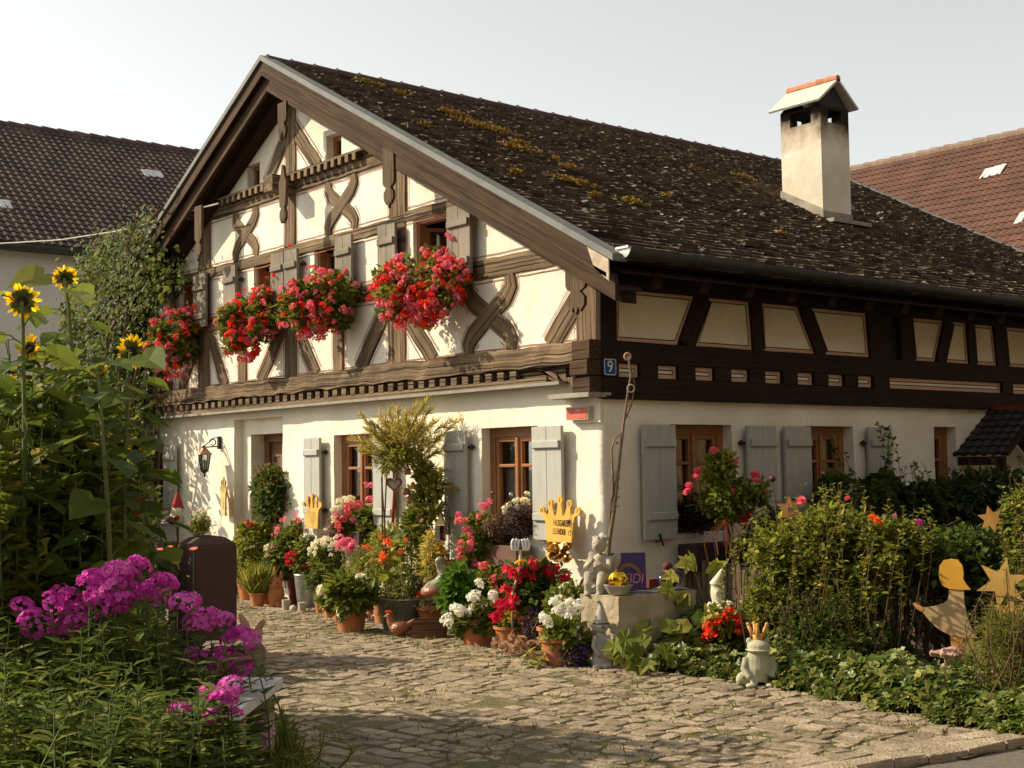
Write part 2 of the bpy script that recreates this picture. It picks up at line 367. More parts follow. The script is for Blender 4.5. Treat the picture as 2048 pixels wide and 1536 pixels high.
CAST = mat('cast_stone', (.45, .40, .31), (.31, .275, .21), sc=8, rough=.9, bump=.2, bsc=70)
GREYC = mat('grey_cast_clay', (.40, .37, .33), (.33, .30, .26), sc=10, rough=.9, bump=.1)
WHITEM = mat('white_paint', (.78, .77, .72), (.68, .67, .62), sc=5, rough=.5)
YELW = mat('yellow_painted_wood', (.72, .42, .07), (.62, .34, .05), sc=6, rough=.6)
# ---------------- the half-timbered house (corner at the origin, gable along -x, eaves wall along +y) ----------------
RZ, RS, RX = 6.66, .528, -5.55            # ridge height, slope, ridge x
HL = 10.3                                 # length along y
def roofz(x): return RZ-RS*abs(x-RX)
house = thing('timbered_house', 'old half-timbered house with white ground floor and dark mossy shingle roof', 'house')
def grid_wall(us, zs, opens, axis, top=None, amp=.012, sgn=1, base=0.):
    mb = MB(); us = sorted(set(round(u, 4) for u in us)); zs = sorted(set(round(z, 4) for z in zs)); vid = {}; V = []
    def pos(u, z, d):
        return (u, -d if sgn > 0 else d, z) if axis == 'x' else (d, u, z)
    def vert(i, j):
        if (i, j) in vid: return vid[i, j]
        u, z = us[i], zs[j]
        if top: z = min(z, top(u))
        d = noise.noise(Vector((u*1.7, z*1.7, 3.1 if axis == 'x' else 9.7)))*amp+noise.noise(Vector((u*6, z*6, 1.3)))*amp*.4+base
        V.append(pos(u, z, d)); vid[i, j] = len(V)-1; return len(V)-1
    F = []
    for i in range(len(us)-1):
        for j in range(len(zs)-1):
            uc, zc = (us[i]+us[i+1])/2, (zs[j]+zs[j+1])/2
            if any(o[0] < uc < o[1] and o[2] < zc < o[3] for o in opens): continue
            if top and zs[j] >= max(top(us[i]), top(us[i+1])): continue
            q = (vert(i, j), vert(i+1, j), vert(i+1, j+1), vert(i, j+1)); F.append(q if axis == 'x' else q)
    mb.add(V, F)
    for o in opens:
        ring = []
        ui = [k for k, u in enumerate(us) if o[0]-1e-6 <= u <= o[1]+1e-6]; zj = [k for k, z in enumerate(zs) if o[2]-1e-6 <= z <= o[3]+1e-6]
        pts = [(i, zj[0]) for i in ui]+[(ui[-1], j) for j in zj[1:]]+[(i, zj[-1]) for i in ui[::-1][1:]]+[(ui[0], j) for j in zj[::-1][1:-1]]
        for i, j in pts: ring.append(V[vid[i, j]] if (i, j) in vid else pos(us[i], zs[j], base))
        ring = np.array(ring); back = ring.copy(); k = 1 if axis == 'x' else 0
        back[:, k] = o[4] if axis == 'x' else -o[4]
        n = len(ring); mb.add(np.concatenate([ring, back]), [(a, n+a, n+(a+1) % n, (a+1) % n) for a in range(n)])
    return mb
def lin(a, b, st): return list(np.linspace(a, b, max(2, int(abs(b-a)/st)+1)))
def cuts(a, b, st, ev):
    ev = sorted([a, b]+[e for e in ev if a < e < b]); r = []
    for p, q in zip(ev[:-1], ev[1:]): r += lin(p, q, st)
    return r
# ground floor openings: u0,u1,z0,z1,depth
GW = [(-9.85, -9.12, .95, 2.0, .13), (-4.62, -3.74, .95, 2.01, .13), (-1.79, -.91, .95, 2.0, .13)]
DOOR = (-7.11, -5.83, .0, 2.28, .12)
SW = [(.878, 1.742, .95, 1.99, .15), (2.875, 3.667, .95, 1.99, .15), (5.18, 5.62, .95, 2.0, .15)]
o = GW+[DOOR]
grid_wall(cuts(-11.1, -.05, .13, [e for w in o for e in w[:2]]), cuts(-.05, 2.42, .13, [e for w in o for e in w[2:4]]), o, 'x', amp=.016).part(house, 'gable_ground_wall', PLASTER, smooth=True, sharp=35)
grid_wall(cuts(.05, HL, .13, [e for w in SW for e in w[:2]]), cuts(-.05, 2.3, .13, [e for w in SW for e in w[2:4]]), SW, 'y', amp=.016).part(house, 'eaves_ground_wall', PLASTER, smooth=True, sharp=35)
mb = MB(); zz = lin(-.05, 2.3, .15); th = np.linspace(0, math.pi/2, 5); V = []
for z in zz:
    k = noise.noise(Vector((.3, z*1.6, 4)))*.012; rr = .06+(.03*(1-z/2.3))
    fy = -(noise.noise(Vector((-.05*1.7, z*1.7, 3.1)))*.016+noise.noise(Vector((-.3, z*6, 1.3)))*.0064)
    fx = noise.noise(Vector((.05*1.7, z*1.7, 9.7)))*.016+noise.noise(Vector((.3, z*6, 1.3)))*.0064
    V += [(-.05, fy, z)]+[(-.05+.05*math.sin(t)+(fx+.004*(1-z/2.3)*3)*math.sin(t), .05-.05*math.cos(t)+fy*math.cos(t), z) for t in th[1:-1]]+[(fx, .05, z)]
n = 5; F = [(i*n+a, i*n+a+1, (i+1)*n+a+1, (i+1)*n+a) for i in range(len(zz)-1) for a in range(n-1)]
mb.add(V, F).part(house, 'wall_corner', PLASTER, smooth=True)
# door recess inner wall with the inner opening
x0, x1, z0, z1, dd = DOOR; mb = MB()
ix0, ix1, iz1 = -6.87, x1+.01, 2.08
mb.bb(x0-.05, ix0, dd, dd+.3, -.05, z1+.05); mb.bb(ix0, x1+.06, dd+.001, dd+.3, iz1, z1+.05)
mb.part(house, 'door_reveal', PLASTER)
door = MB(); door.bb(ix0, x1+.05, .36, .42, 0, 2.1); door = door.part(house, 'door', WDOOR)
mb = MB()
mb.bar((ix0+.06, .34, 0), (ix0+.06, .34, 2.07), .12, .05, (0, 1, 0)); mb.bar((ix0, .335, 2.03), (x1, .335, 2.03), .1, .05, (0, 1, 0))
for a, b in ((-6.7, -6.42), (-6.2, -5.92)):
    for c, d in ((.25, .95), (1.12, 1.85)):
        mb.bb(a, b, .335, .36, c, c+.06); mb.bb(a, b, .335, .36, d-.06, d); mb.bb(a, a+.06, .335, .36, c+.06, d-.06); mb.bb(b-.06, b, .335, .36, c+.06, d-.06)
mb.part(door, 'door_moulding', WDOOR)
mb = MB()
for a, b in ((-6.64, -6.48), (-6.14, -5.98)): mb.bb(a, b, .35, .358, 1.18, 1.79)
mb.part(door, 'pane', mat('obscured_door_glass', (.16, .15, .13), rough=.15))
mb = MB(); mb.tube([(-6.27, .33, 1.0), (-6.27, .28, 1.0), (-6.15, .27, 1.0)], .012); mb.part(door, 'handle', BLACK)
MB().bb(x0-.1, x1+.1, -.28, .36, -.05, .06).part(house, 'doorstep', STONE)

def window(u0, u1, z0, z1, dep, axis, lace=True, rows=(1.62, 1.2), fw=.085, name='window'):
    def P(u, d, z): return (u, d, z) if axis == 'x' else (-d, u, z)
    up = (0, 1, 0) if axis == 'x' else (1, 0, 0)
    uc = (u0+u1)/2; f = MB(); d = dep
    f.bar(P(u0+fw/2, d, z0), P(u0+fw/2, d, z1), fw, .09, up); f.bar(P(u1-fw/2, d, z0), P(u1-fw/2, d, z1), fw, .09, up)
    f.bar(P(u0+fw, d, z1-fw/2), P(u1-fw, d, z1-fw/2), fw*1.1, .09, up); f.bar(P(u0+fw, d, z0+fw/2), P(u1-fw, d, z0+fw/2), fw, .09, up)
    fr = f.part(house, name, WFRAME)
    s = MB(); e = d-.012
    wide = u1-u0 > .6
    hs = [(u0+fw, uc-.002), (uc+.002, u1-fw)] if wide else [(u0+fw, u1-fw)]
    for a, b in hs:
        for q in (a+.028, b-.028): s.bar(P(q, e, z0+fw), P(q, e, z1-fw*1.05), .055, .05, up, ch=.006)
        for q in (z0+fw+.03, z1-fw-.03): s.bar(P(a+.055, e, q), P(b-.055, e, q), .055, .048, up, ch=.006)
        for q in rows: s.bar(P(a+.05, e-.004, q), P(b-.05, e-.004, q), .034, .05, up, ch=.006)
    if wide: s.bar(P(uc, e-.03, z0+fw), P(uc, e-.03, z1-fw*1.2), .05, .035, up, ch=.008)
    s.part(fr, 'sash', WFRAME)
    g = MB()
    for a, b in hs: g.quad(P(a+.04, d+.01, z0+.1), P(b-.04, d+.01, z0+.1), P(b-.04, d+.01, z1-.1), P(a+.04, d+.01, z1-.1))
    g.part(fr, 'pane', GLASS)
    if lace:
        m = MB(); n = 60; us = np.linspace(u0+.1, u1-.1, n); zt = rows[0]-.03; V = []
        for i, u in enumerate(us):
            w = .012*math.sin(i*1.1)+.008*math.sin(i*.37)
            V += [P(u, d+.07+w, zt), P(u, d+.07+w, zt-.2), P(u, d+.07+w, rows[1]+.1-.035*abs(math.sin(i*.55)))]
        m.add(V, [(i*3+a, i*3+a+1, i*3+a+4, i*3+a+3) for i in range(n-1) for a in (0, 1)]); m.part(fr, 'lace_curtain', LACE, smooth=True)
        m = MB()
        for a, b in ((u0+.09, u0+.17), (u1-.17, u1-.09)):
            us = np.linspace(a, b, 9); V = []
            for i, u in enumerate(us): V += [P(u, d+.12+.015*math.sin(i*1.7), z1-.08), P(u, d+.12+.015*math.sin(i*1.7), z0+.1)]
            m.add(V, [(i*2, i*2+1, i*2+3, i*2+2) for i in range(8)])
        m.part(fr, 'drape', LACE, smooth=True)
    return fr
for k, w in enumerate(GW): window(w[0], w[1], w[2], w[3], .15, 'x')
for k, w in enumerate(SW): window(w[0], w[1], w[2], w[3], .17, 'y', lace=k < 2)
def shutter(u0, u1, z0, z1, axis, m, off=.05, hinge=0, np_=2, bat=(.16, .2)):
    """boarded shutter folded open flat to the wall, with two battens and its hinges"""
    def P(u, d, z): return (u, -d, z) if axis == 'x' else (d, u, z)
    up = (0, 1, 0) if axis == 'x' else (1, 0, 0)
    b = MB(); w = (u1-u0)/np_
    for i in range(np_):
        a = u0+i*w+.0015; c = u0+(i+1)*w-.0015; dz = RNG.normal()*.006 if m is WGREY else 0
        b.bar(P((a+c)/2, off+.018, z0+dz), P((a+c)/2, off+.018, z1+dz), c-a, .036, up, ch=.003)
    sh = b.part(house, 'shutter', m)
    for zz in (z1-(z1-z0)*bat[0], z0+(z1-z0)*bat[1]):
        MB().bar(P(u0+.03, off+.036+.014, zz), P(u1-.02, off+.036+.014, zz), .075, .028, up, ch=.008).part(sh, 'batten', m)
    h = MB(); uh = u0 if hinge < 0 else u1
    for zz in (z1-(z1-z0)*bat[0], z0+(z1-z0)*bat[1]): h.bar(P(uh-.02*hinge, off*.5, zz), P(uh+.05*hinge, off*.3, zz), .03, .03, up); h.tube([P(uh+.045*hinge, .04, zz-.03), P(uh+.045*hinge, .04, zz+.03)], .014)
    h.part(sh, 'hinge', BLACK); return sh
for u0, u1, hg in ((-9.08, -8.7, -1), (-5.17, -4.8, 1), (-3.66, -3.26, -1), (-2.32, -1.95, 1), (-.9, -.47, -1)): shutter(u0, u1, .92, 1.985, 'x', PGREY, .055, hg)
for u0, u1, hg in ((.43, .86, 1), (1.87, 2.31, -1), (2.44, 2.86, 1), (3.83, 4.26, -1)): shutter(u0, u1, .92, 1.98, 'y', PGREY, .05, hg)
mb = MB(); mb.tube([(.03, .62, .9), (.09, .62, .9), (.1, .62, .96)], .008); mb.tube([(.1, .6, .97), (.11, .64, .86)], .01); mb.part(house, 'shutter_stay', BLACK)

# ---- upper gable: plaster, then timbers 25 mm proud ----
UW = [(-8.71, -8.12, 3.72, 4.27, .14), (-6.56, -5.94, 3.72, 4.27, .14), (-5.04, -4.42, 3.72, 4.3, .14), (-2.96, -2.2, 3.72, 4.3, .14)]
TW = [(-6.73, -6.39, 5.27, 5.585, .16), (-4.75, -4.41, 5.27, 5.585, .16)]
o = UW+TW
grid_wall(cuts(-11.1, 0, .16, [e for w in o for e in w[:2]]+[RX]), cuts(2.4, 6.55, .16, [e for w in o for e in w[2:4]]), o, 'x', top=lambda u: roofz(u)-.15, amp=.004).part(house, 'gable_plaster', PLASTER, smooth=True, sharp=35)
LN = MB()
TY = .010
def tbar(p0, p1, w, seg=None, th=.06, y=TY, line=True, name='timber', m=None, jit=.006, skip=()):
    p0 = np.array([p0[0], y, p0[1]]); p1 = np.array([p1[0], y, p1[1]]); ln = np.linalg.norm(p1-p0)
    b = MB(); b.bar(p0, p1, w, th, (0, 1, 0), seg=seg or max(2, int(ln/.16)), jit=jit, ch=.008)
    ob = b.part(house, name, m or WOLD)
    if line:
        t = nrm(p1-p0); nn = np.array([-t[2], 0, t[0]])
        for sg in (-1, 1):
            q = nn*sg*(w/2+.035); k = max(2, int(ln/.12)); P = np.linspace(p0+q, p1+q, k+1); P[:, 1] = -.009-.001*RNG.random(); P += (RNG.random(P.shape)-.5)*np.array([.008, 0, .008])
            W2 = nn*.005
            LN.add(np.stack([P-W2, P+W2], 1).reshape(-1, 3), [(2*i, 2*i+1, 2*i+3, 2*i+2) for i in range(k)])
    return ob
sill = tbar((-11.1, 2.645), (-.02, 2.645), .2, th=.16, y=-.07, line=True, name='sill_beam', jit=.012)
tbar((-10.9, 3.605), (-.3, 3.605), .2, name='window_rail')
tbar((-9.5, 4.31), (-3.1, 4.31), .135, name='upper_rail'); tbar((-3.1, 4.36), (-1.95, 4.36), .11, name='lintel')
tbar((-8.0, 5.135), (-3.12, 5.135), .225, name='collar_beam', th=.075)
for a, b, z0, z1 in ((-5.74, -5.46, 2.745, 3.505), (-5.72, -5.46, 3.705, 4.24), (-5.74, -5.47, 4.38, 5.02), (-5.7, -5.46, 5.25, 6.42),
                     (-3.45, -3.12, 2.745, 3.505), (-3.42, -3.1, 3.705, 4.24), (-3.4, -3.07, 4.38, 5.4),
                     (-8.12, -7.8, 2.745, 3.505), (-8.12, -7.8, 3.705, 4.24), (-8.1, -7.77, 4.38, 5.1),
                     (-6.97, -6.75, 2.745, 3.505), (-4.6, -4.38, 2.745, 3.505), (-.31, -.02, 2.745, 3.6), (-10.75, -10.45, 2.745, 3.6)):
    tbar(((a+b)/2, z0), ((a+b)/2, z1), b-a, name='post')
for a, z, w in (((-8.68, 2.745), (-8.1, 3.5), .2), ((-7.34, 2.745), (-7.82, 3.5), .21), ((-6.39, 2.745), (-5.76, 3.42), .22), ((-5.0, 2.745), (-5.45, 3.36), .21),
                ((-4.04, 2.745), (-3.42, 3.48), .24), ((-2.6, 2.745), (-3.13, 3.32), .21), ((-.7, 2.745), (-.27, 3.2), .23),
                ((-6.2, 5.25), (-5.62, 5.86), .2), ((-4.93, 5.25), (-5.52, 5.86), .2)):
    tbar(a, z, w, name='brace', y=TY+.003)
def ogee(xc, z0, z1, fx, w=.165):
    """pair of curved braces crossing as an X, with swollen shoulders"""
    for sg in (-1, 1):
        t = np.linspace(0, 1, 15); zz = z0+(z1-z0)*t
        cx = xc+sg*fx*np.interp(t, [0, .14, .28, .5, .72, .86, 1], [-1, -1.08, -.82, 0, .82, 1.08, 1])
        wd = w*np.interp(t, [0, .12, .3, .5, .7, .88, 1], [.8, 1.1, 1.25, 1.15, 1.25, 1.1, .8])
        P = np.stack([cx, np.full(15, TY-.002*sg), zz], 1); T = nrm(np.gradient(P, axis=0)); A = np.stack([-T[:, 2], 0*t, T[:, 0]], 1)
        sec = np.array([(-.5, -.03), (.5, -.03), (.5, .03), (-.5, .03)])[None]*np.stack([wd, np.ones(15)], 1)[:, None]
        b = MB(); b.sweep(P, A, np.array([0, 1., 0]), sec); b.part(house, 'curved_brace', WOLD)
        for s2 in (-1, 1):
            Q = P+A*(s2*(wd/2+.035))[:, None]; Q[:, 1] = -.0095
            ok = np.abs(t-.5) > .16; ok[:] = ok
            idx = [i for i in range(14) if ok[i] and ok[i+1]]
            LN.add(np.stack([Q-A*.005, Q+A*.005], 1).reshape(-1, 3), [(2*i, 2*i+1, 2*i+3, 2*i+2) for i in idx])
ogee(-1.63, 2.745, 3.505, .33); ogee(-4.41, 4.38, 5.02, .27, .135); ogee(-6.76, 4.38, 5.02, .26, .13); ogee(-9.4, 2.745, 3.505, .33)
for p in ((-1.0, 2.745, -.9, 3.5),): pass
LN.part(house, 'painted_lines', LINER)
# dentils: teeth cut out of the fascia under the sill beam and on top of the collar
def dentils(x0, x1, zt, zb, pitch, y, nm):
    d = MB(); n = int((x1-x0)/pitch); fr = MB()
    for i in range(n):
        x = x0+(i+.25)*pitch; d.box((x+pitch*.25, y-.03, (zt+zb)/2), (pitch*.5, .05, zt-zb))
    return d.part(house, nm, WOLD)
b = MB(); b.bar((-11.1, -.05, 2.455), (-.4, -.05, 2.455), .16, .06, (0, 1, 0), seg=50, jit=.002); b.bar((-11.1, -.105, 2.42), (-.62, -.105, 2.42), .055, .05, (0, 1, 0)); b.part(house, 'fascia', WOLD)
dentils(-11.0, -.85, 2.53, 2.445, .192, -.08, 'dentil_frieze'); 
mb = MB(); mb.bar((-11.1, -.12, 2.378), (-.4, -.12, 2.378), .1, .03, (0, 0, 1)); mb.part(house, 'drip_ledge', mat('grey_ledge', (.30, .27, .22), sc=5, bump=.2))
mb = MB(); mb.bar((-7.35, -.065, 5.238), (-3.55, -.065, 5.238), .1, .026, (0, 0, 1)); mb.part(house, 'collar_moulding', WOLD)
dentils(-7.3, -3.75, 5.225, 5.145, .155, -.06, 'dentil_frieze')
mb = MB(); th = np.linspace(0, math.pi/2, 8)
mb.prism([(-.8+.2*math.sin(t), 2.53-.11*(1-math.cos(t))) for t in th]+[(-.63+.2*math.sin(t)-.03, 2.5-.11*(1-math.cos(t))) for t in th[::-1]], (0, -.1, 0), (1, 0, 0), (0, 0, 1), .03); mb.part(house, 'carved_scroll', WOLD)
# corner console: three beam ends and the bracket over the capital
for z0, z1, q in ((2.565, 2.745, .0), (2.425, 2.56, .03), (2.27, 2.42, -.0)):
    MB().bar((-.2-.0, -.1-q*.5, (z0+z1)/2), (.035, -.1-q*.5, (z0+z1)/2), z1-z0, .16+q, (0, 1, 0), jit=.003, seg=2, ch=.01).part(house, 'beam_end', WRAKE)
mb = MB(); mb.prism([(-.4, 2.42), (-.2, 2.42), (-.2, 2.27), (-.23, 2.30), (-.26, 2.37)], (0, -.09, 0), (1, 0, 0), (0, 0, 1), .12); mb.part(house, 'bracket', WOLD)
MB().bb(-.5, .06, -.22, .06, 2.225, 2.268).part(house, 'capital_board', mat('grey_board', (.33, .29, .23), sc=6, bump=.2))
MB().bb(-.38, .0, -.025, .0, 2.0, 2.23).part(house, 'corner_plaster', PLASTER)
# upper windows: frames, open casements, grey shutters
for k, w in enumerate(UW):
    def P(u, d, z): return (u, d, z)
    f = MB(); fw = .05
    f.bar((w[0]+fw/2, .1, w[2]), (w[0]+fw/2, .1, w[3]), fw, .1, (0, 1, 0)); f.bar((w[1]-fw/2, .1, w[2]), (w[1]-fw/2, .1, w[3]), fw, .1, (0, 1, 0)); f.bar((w[0]+fw, .1, w[3]-fw/2), (w[1]-fw, .1, w[3]-fw/2), fw, .1, (0, 1, 0))
    fr = f.part(house, 'window', WFRAME)
    a = R_(62); c, sn = math.cos(a), math.sin(a); L = (w[1]-w[0])/2-fw
    for hx, sg in ((w[0]+fw, 1), (w[1]-fw, -1)):
        s = MB(); e = (hx+sg*L*c, .14+L*sn)
        for q in (0.05, .95): x = hx+(e[0]-hx)*q; y = .14+(e[1]-.14)*q; s.bar((x, y, w[2]+.02), (x, y, w[3]-.08), .05, .04, (0, 1, 0))
        for z in (w[2]+.04, (w[2]+w[3])/2, w[3]-.1): s.bar((hx, .14, z), (e[0], e[1], z), .04, .035, (0, 0, 1))
        s.part(fr, 'casement', WFRAME)
    g = MB(); 
    for hx, sg in ((w[0]+fw, 1), (w[1]-fw, -1)): g.quad((hx, .145, w[2]), (hx+sg*L*c, .145+L*sn, w[2]), (hx+sg*L*c, .145+L*sn, w[3]-.09), (hx, .145, w[3]-.09))
    g.part(fr, 'pane', GLASS)
    f = MB(); f.bar((w[0]-.08, -.06, w[2]), (w[1]+.08, -.06, w[2]), .12, .04, (0, 0, 1)); f.part(fr, 'sill', WOLD)
for u0, u1, hg in ((-9.15, -8.8, 1), (-8.1, -7.72, -1), (-7.2, -6.86, 1), (-5.92, -5.6, -1), (-5.585, -5.27, 1), (-4.4, -4.04, -1), (-3.5, -3.15, 1), (-2.2, -1.8, -1)):
    shutter(u0, u1, 3.57, 4.3, 'x', WGREY, .075, hg, np_=2 if u1-u0 > .34 else 1, bat=(.26, .2))
for k, w in enumerate(TW):
    f = MB(); f.bar((w[0]+.03, .13, w[2]), (w[0]+.03, .13, w[3]), .06, .06, (0, 1, 0)); f.bar((w[1]-.03, .13, w[2]), (w[1]-.03, .13, w[3]), .06, .06, (0, 1, 0)); f.bar((w[0]+.06, .13, w[3]-.03), (w[1]-.06, .13, w[3]-.03), .06, .06, (0, 1, 0))
    fr = f.part(house, 'window', WFRAME); MB().bb(w[0]+.05, w[1]-.05, .135, .14, w[2], w[3]-.05).part(fr, 'pane', mat('small_dark_pane', (.03, .03, .03), rough=.08))
# purlin ends with carved drop boards
WCARV = wood('shade_toned_carved_wood', (.15, .10, .058), (.065, .042, .025), bump=.5)  # drop boards toned darker, standing in for the shade below the bargeboards
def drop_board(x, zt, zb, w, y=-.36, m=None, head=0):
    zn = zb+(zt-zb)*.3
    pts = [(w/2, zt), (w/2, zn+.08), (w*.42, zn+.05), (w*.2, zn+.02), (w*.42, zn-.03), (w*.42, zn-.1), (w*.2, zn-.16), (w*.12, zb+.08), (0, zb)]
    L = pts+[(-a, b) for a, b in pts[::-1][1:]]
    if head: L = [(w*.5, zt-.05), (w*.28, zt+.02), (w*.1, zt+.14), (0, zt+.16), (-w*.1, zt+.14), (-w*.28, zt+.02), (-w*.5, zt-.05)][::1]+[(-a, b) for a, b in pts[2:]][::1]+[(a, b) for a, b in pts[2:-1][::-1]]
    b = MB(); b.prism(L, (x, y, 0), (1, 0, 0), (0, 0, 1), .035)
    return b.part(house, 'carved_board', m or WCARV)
for x, z in ((-3.2, 5.15), (-8.0, 5.15), (-5.56, 5.12)):
    MB().bar((x, -.34, z), (x, .1, z), .22, .2, (0, 0, 1), ch=.01).part(house, 'purlin_end', WOLD)
PX = lambda x, y, Y: YP(x, y, Y)[[0, 2]]
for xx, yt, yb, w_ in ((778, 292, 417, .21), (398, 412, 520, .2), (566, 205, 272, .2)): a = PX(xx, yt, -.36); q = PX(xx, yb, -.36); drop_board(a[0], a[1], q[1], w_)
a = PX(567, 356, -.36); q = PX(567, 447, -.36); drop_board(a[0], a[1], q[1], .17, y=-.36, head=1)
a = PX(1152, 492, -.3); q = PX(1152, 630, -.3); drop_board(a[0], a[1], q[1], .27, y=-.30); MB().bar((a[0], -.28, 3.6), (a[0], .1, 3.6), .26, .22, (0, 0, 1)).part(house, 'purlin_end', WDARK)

# ---- eaves side: dark frame round cream panels ----
sd = MB()
def sbar(y0, z0, y1, z1, w, name='eaves_timber', xx=.0):
    MB().bar((xx, y0, z0), (xx, y1, z1), w, .07, (1, 0, 0), seg=max(1, int(abs(y1-y0)/.5)), jit=.003, ch=.006).part(house, name, WDARK)
sbar(-.03, 2.315, HL, 2.315, .2, 'eaves_sole_beam', .012); sbar(-.03, 2.645, HL, 2.645, .2, 'eaves_sill_beam', .008); sbar(-.03, 3.43, HL, 3.43, .4, 'wall_plate', .008)
MB().bar((.02, 0, 2.225), (.02, HL, 2.225), .1, .03, (0, 0, 1)).part(house, 'eaves_ledge', WDARK)
edges = [((-.03, .19), (-.03, .17)), ((1.25, 1.46), (.98, 1.22)), ((2.02, 2.21), (2.06, 2.23)), ((2.78, 2.99), (3.07, 3.25)), ((3.94, 4.2), (3.98, 4.22)), ((4.53, 4.79), (4.55, 4.85)),
         ((5.42, 5.63), (5.22, 5.42)), ((5.88, 6.05), (5.91, 6.08)), ((6.45, 6.74), (6.51, 6.79)), ((7.4, 7.6), (7.4, 7.6)), ((8.3, 8.5), (8.3, 8.5)), ((9.3, 9.5), (9.3, 9.5)), ((10.1, 10.3), (10.1, 10.3))]
for (a, b), (c, d) in edges: sbar((c+d)/2, 2.745, (a+b)/2, 3.235, ((b-a)+(d-c))/2*.97, 'eaves_post')
def panel(poly, nm):
    """cream infill with its pink border and dark painted line"""
    p = np.array(poly, float); c = p.mean(0); n = len(p)
    def inset(d):
        q = []
        for i in range(n):
            a, b, e = p[i-1], p[i], p[(i+1) % n]; u = nrm(b-a); v = nrm(e-b); n1 = np.array([-u[1], u[0]]); n2 = np.array([-v[1], v[0]])
            if n1@(c-b) < 0: n1 = -n1
            if n2@(c-b) < 0: n2 = -n2
            q.append(b+d*(n1+n2)/(1+n1@n2))
        return np.array(q)
    def to3(q, x): return np.stack([np.full(len(q), x), q[:, 0], q[:, 1]], 1)
    b = MB(); b.add(to3(p, .0), [tuple(range(n))], p); w = b.part(house, nm, PANELP)
    for d0, d1, x, m, k in ((0, .035, .003, PINKB, 'painted_border'), (.036, .046, .004, DLINE, 'painted_line')):
        A, B = inset(d0), inset(d1); b = MB(); b.add(np.concatenate([to3(A, x), to3(B, x)]), [(i, (i+1) % n, n+(i+1) % n, n+i) for i in range(n)]); b.part(w, k, m)
for i in range(len(edges)-1):
    (a, b), (c, d) = edges[i]; (a2, b2), (c2, d2) = edges[i+1]
    if i == 4: continue
    panel([(d, 2.745), (c2, 2.745), (a2, 3.235), (b, 3.235)], 'infill_panel')
MB().bb(-.16, -.12, 4.2, 4.55, 2.74, 3.24).part(house, 'window', WFRAME)
MB().bar((-.08, 4.32, 2.745), (-.08, 4.32, 3.235), .05, .05, (1, 0, 0)).bar((-.08, 4.5, 2.745), (-.08, 4.5, 3.235), .06, .05, (1, 0, 0)).bar((-.08, 4.2, 3.2), (-.08, 4.55, 3.2), .06, .05, (1, 0, 0)).part(house, 'window', WFRAME)
js = [.17+.508*i for i in range(8)]
for i, y in enumerate(js): panel([(y, 2.42), (y+.28, 2.42), (y+.28, 2.54), (y, 2.54)], 'joist_panel')
panel([(4.29, 2.42), (6.58, 2.42), (6.58, 2.54), (4.29, 2.54)], 'joist_panel'); panel([(6.8, 2.42), (9.2, 2.42), (9.2, 2.54), (6.8, 2.54)], 'joist_panel')
ys = [(-.03, .17)]+[(js[i]+.28, js[i+1] if i < 7 else 4.29) for i in range(8)]+[(6.58, 6.8), (9.2, 10.3)]
for a, b in ys: MB().bb(-.02, .05 if b-a < .5 else .04, a, b, 2.416, 2.544).part(house, 'joist_end', WDARK)
mb = MB(); mb.bb(-11.1, -11.08, 0, HL, 0, 3.6); mb.quad((-11.1, HL, 0), (0, HL, 0), (0, HL, 3.6), (-5.55, HL, 6.5), (-11.1, HL, 3.6)); mb.part(house, 'rear_wall', PLASTER)
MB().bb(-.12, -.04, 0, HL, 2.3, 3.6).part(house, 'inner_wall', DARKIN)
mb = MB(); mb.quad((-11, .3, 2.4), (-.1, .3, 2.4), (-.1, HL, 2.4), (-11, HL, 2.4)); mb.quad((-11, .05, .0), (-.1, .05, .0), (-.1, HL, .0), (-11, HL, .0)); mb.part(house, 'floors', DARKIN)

# ---- roof ----
EX = .62; YF = -.42; YB = HL+.35
slope = nrm(np.array([1, 0, -RS])); nup = nrm(np.array([RS, 0, 1]))
mb = MB(); SL = (EX-RX)*math.sqrt(1+RS*RS)
mb.add([(RX, YF+.1, RZ-.05), (EX, YF+.1, roofz(EX)-.05), (EX, YB, roofz(EX)-.05), (RX, YB, RZ-.05), (2*RX-EX, YF+.1, roofz(EX)-.05), (2*RX-EX, YB, roofz(EX)-.05)], [(0, 1, 2, 3), (0, 3, 5, 4)])
mb.add([(RX, YF+.1, RZ-.2), (EX, YF+.1, roofz(EX)-.14), (EX, YB, roofz(EX)-.14), (RX, YB, RZ-.2), (2*RX-EX, YF+.1, roofz(EX)-.14), (2*RX-EX, YB, roofz(EX)-.14)], [(0, 3, 2, 1), (0, 4, 5, 3)])
roof = mb.part(house, 'roof', WSOFF)
sh = MB(); nc = 58; exp = SL/nc; V = []; F = []; k = 0
for i in range(nc):
    s0 = SL*(i+1)/nc+.012; y = YF+.02+RNG.random()*-.1
    while y < YB:
        w = .09+.13*RNG.random(); a, b = max(y, YF+.06)+.002, min(y+w, YB)-.003; y += w
        if b-a < .02: continue
        j = RNG.normal()*.008; t = .016+.012*RNG.random(); li = RNG.normal()*.004+(.02*RNG.random() if RNG.random() < .04 else 0)
        for ss, hh in ((s0+j, .024+t+li), (s0-exp*1.25, .012)):
            for yy in (a, b): V.append(np.array([RX, 0, RZ])+slope*ss+nup*(hh-.03)+np.array([0, yy, 0]))
        for yy in (a, b): V.append(np.array([RX, 0, RZ])+slope*(s0+j)+nup*(.024+li-.04)+np.array([0, yy, 0]))
        F += [(k, k+1, k+3, k+2), (k+4, k+5, k+1, k), (k, k+2, k+4), (k+1, k+5, k+3)]; k += 6
sh.add(V, F); sh.part(roof, 'shingles', SHINGLE)
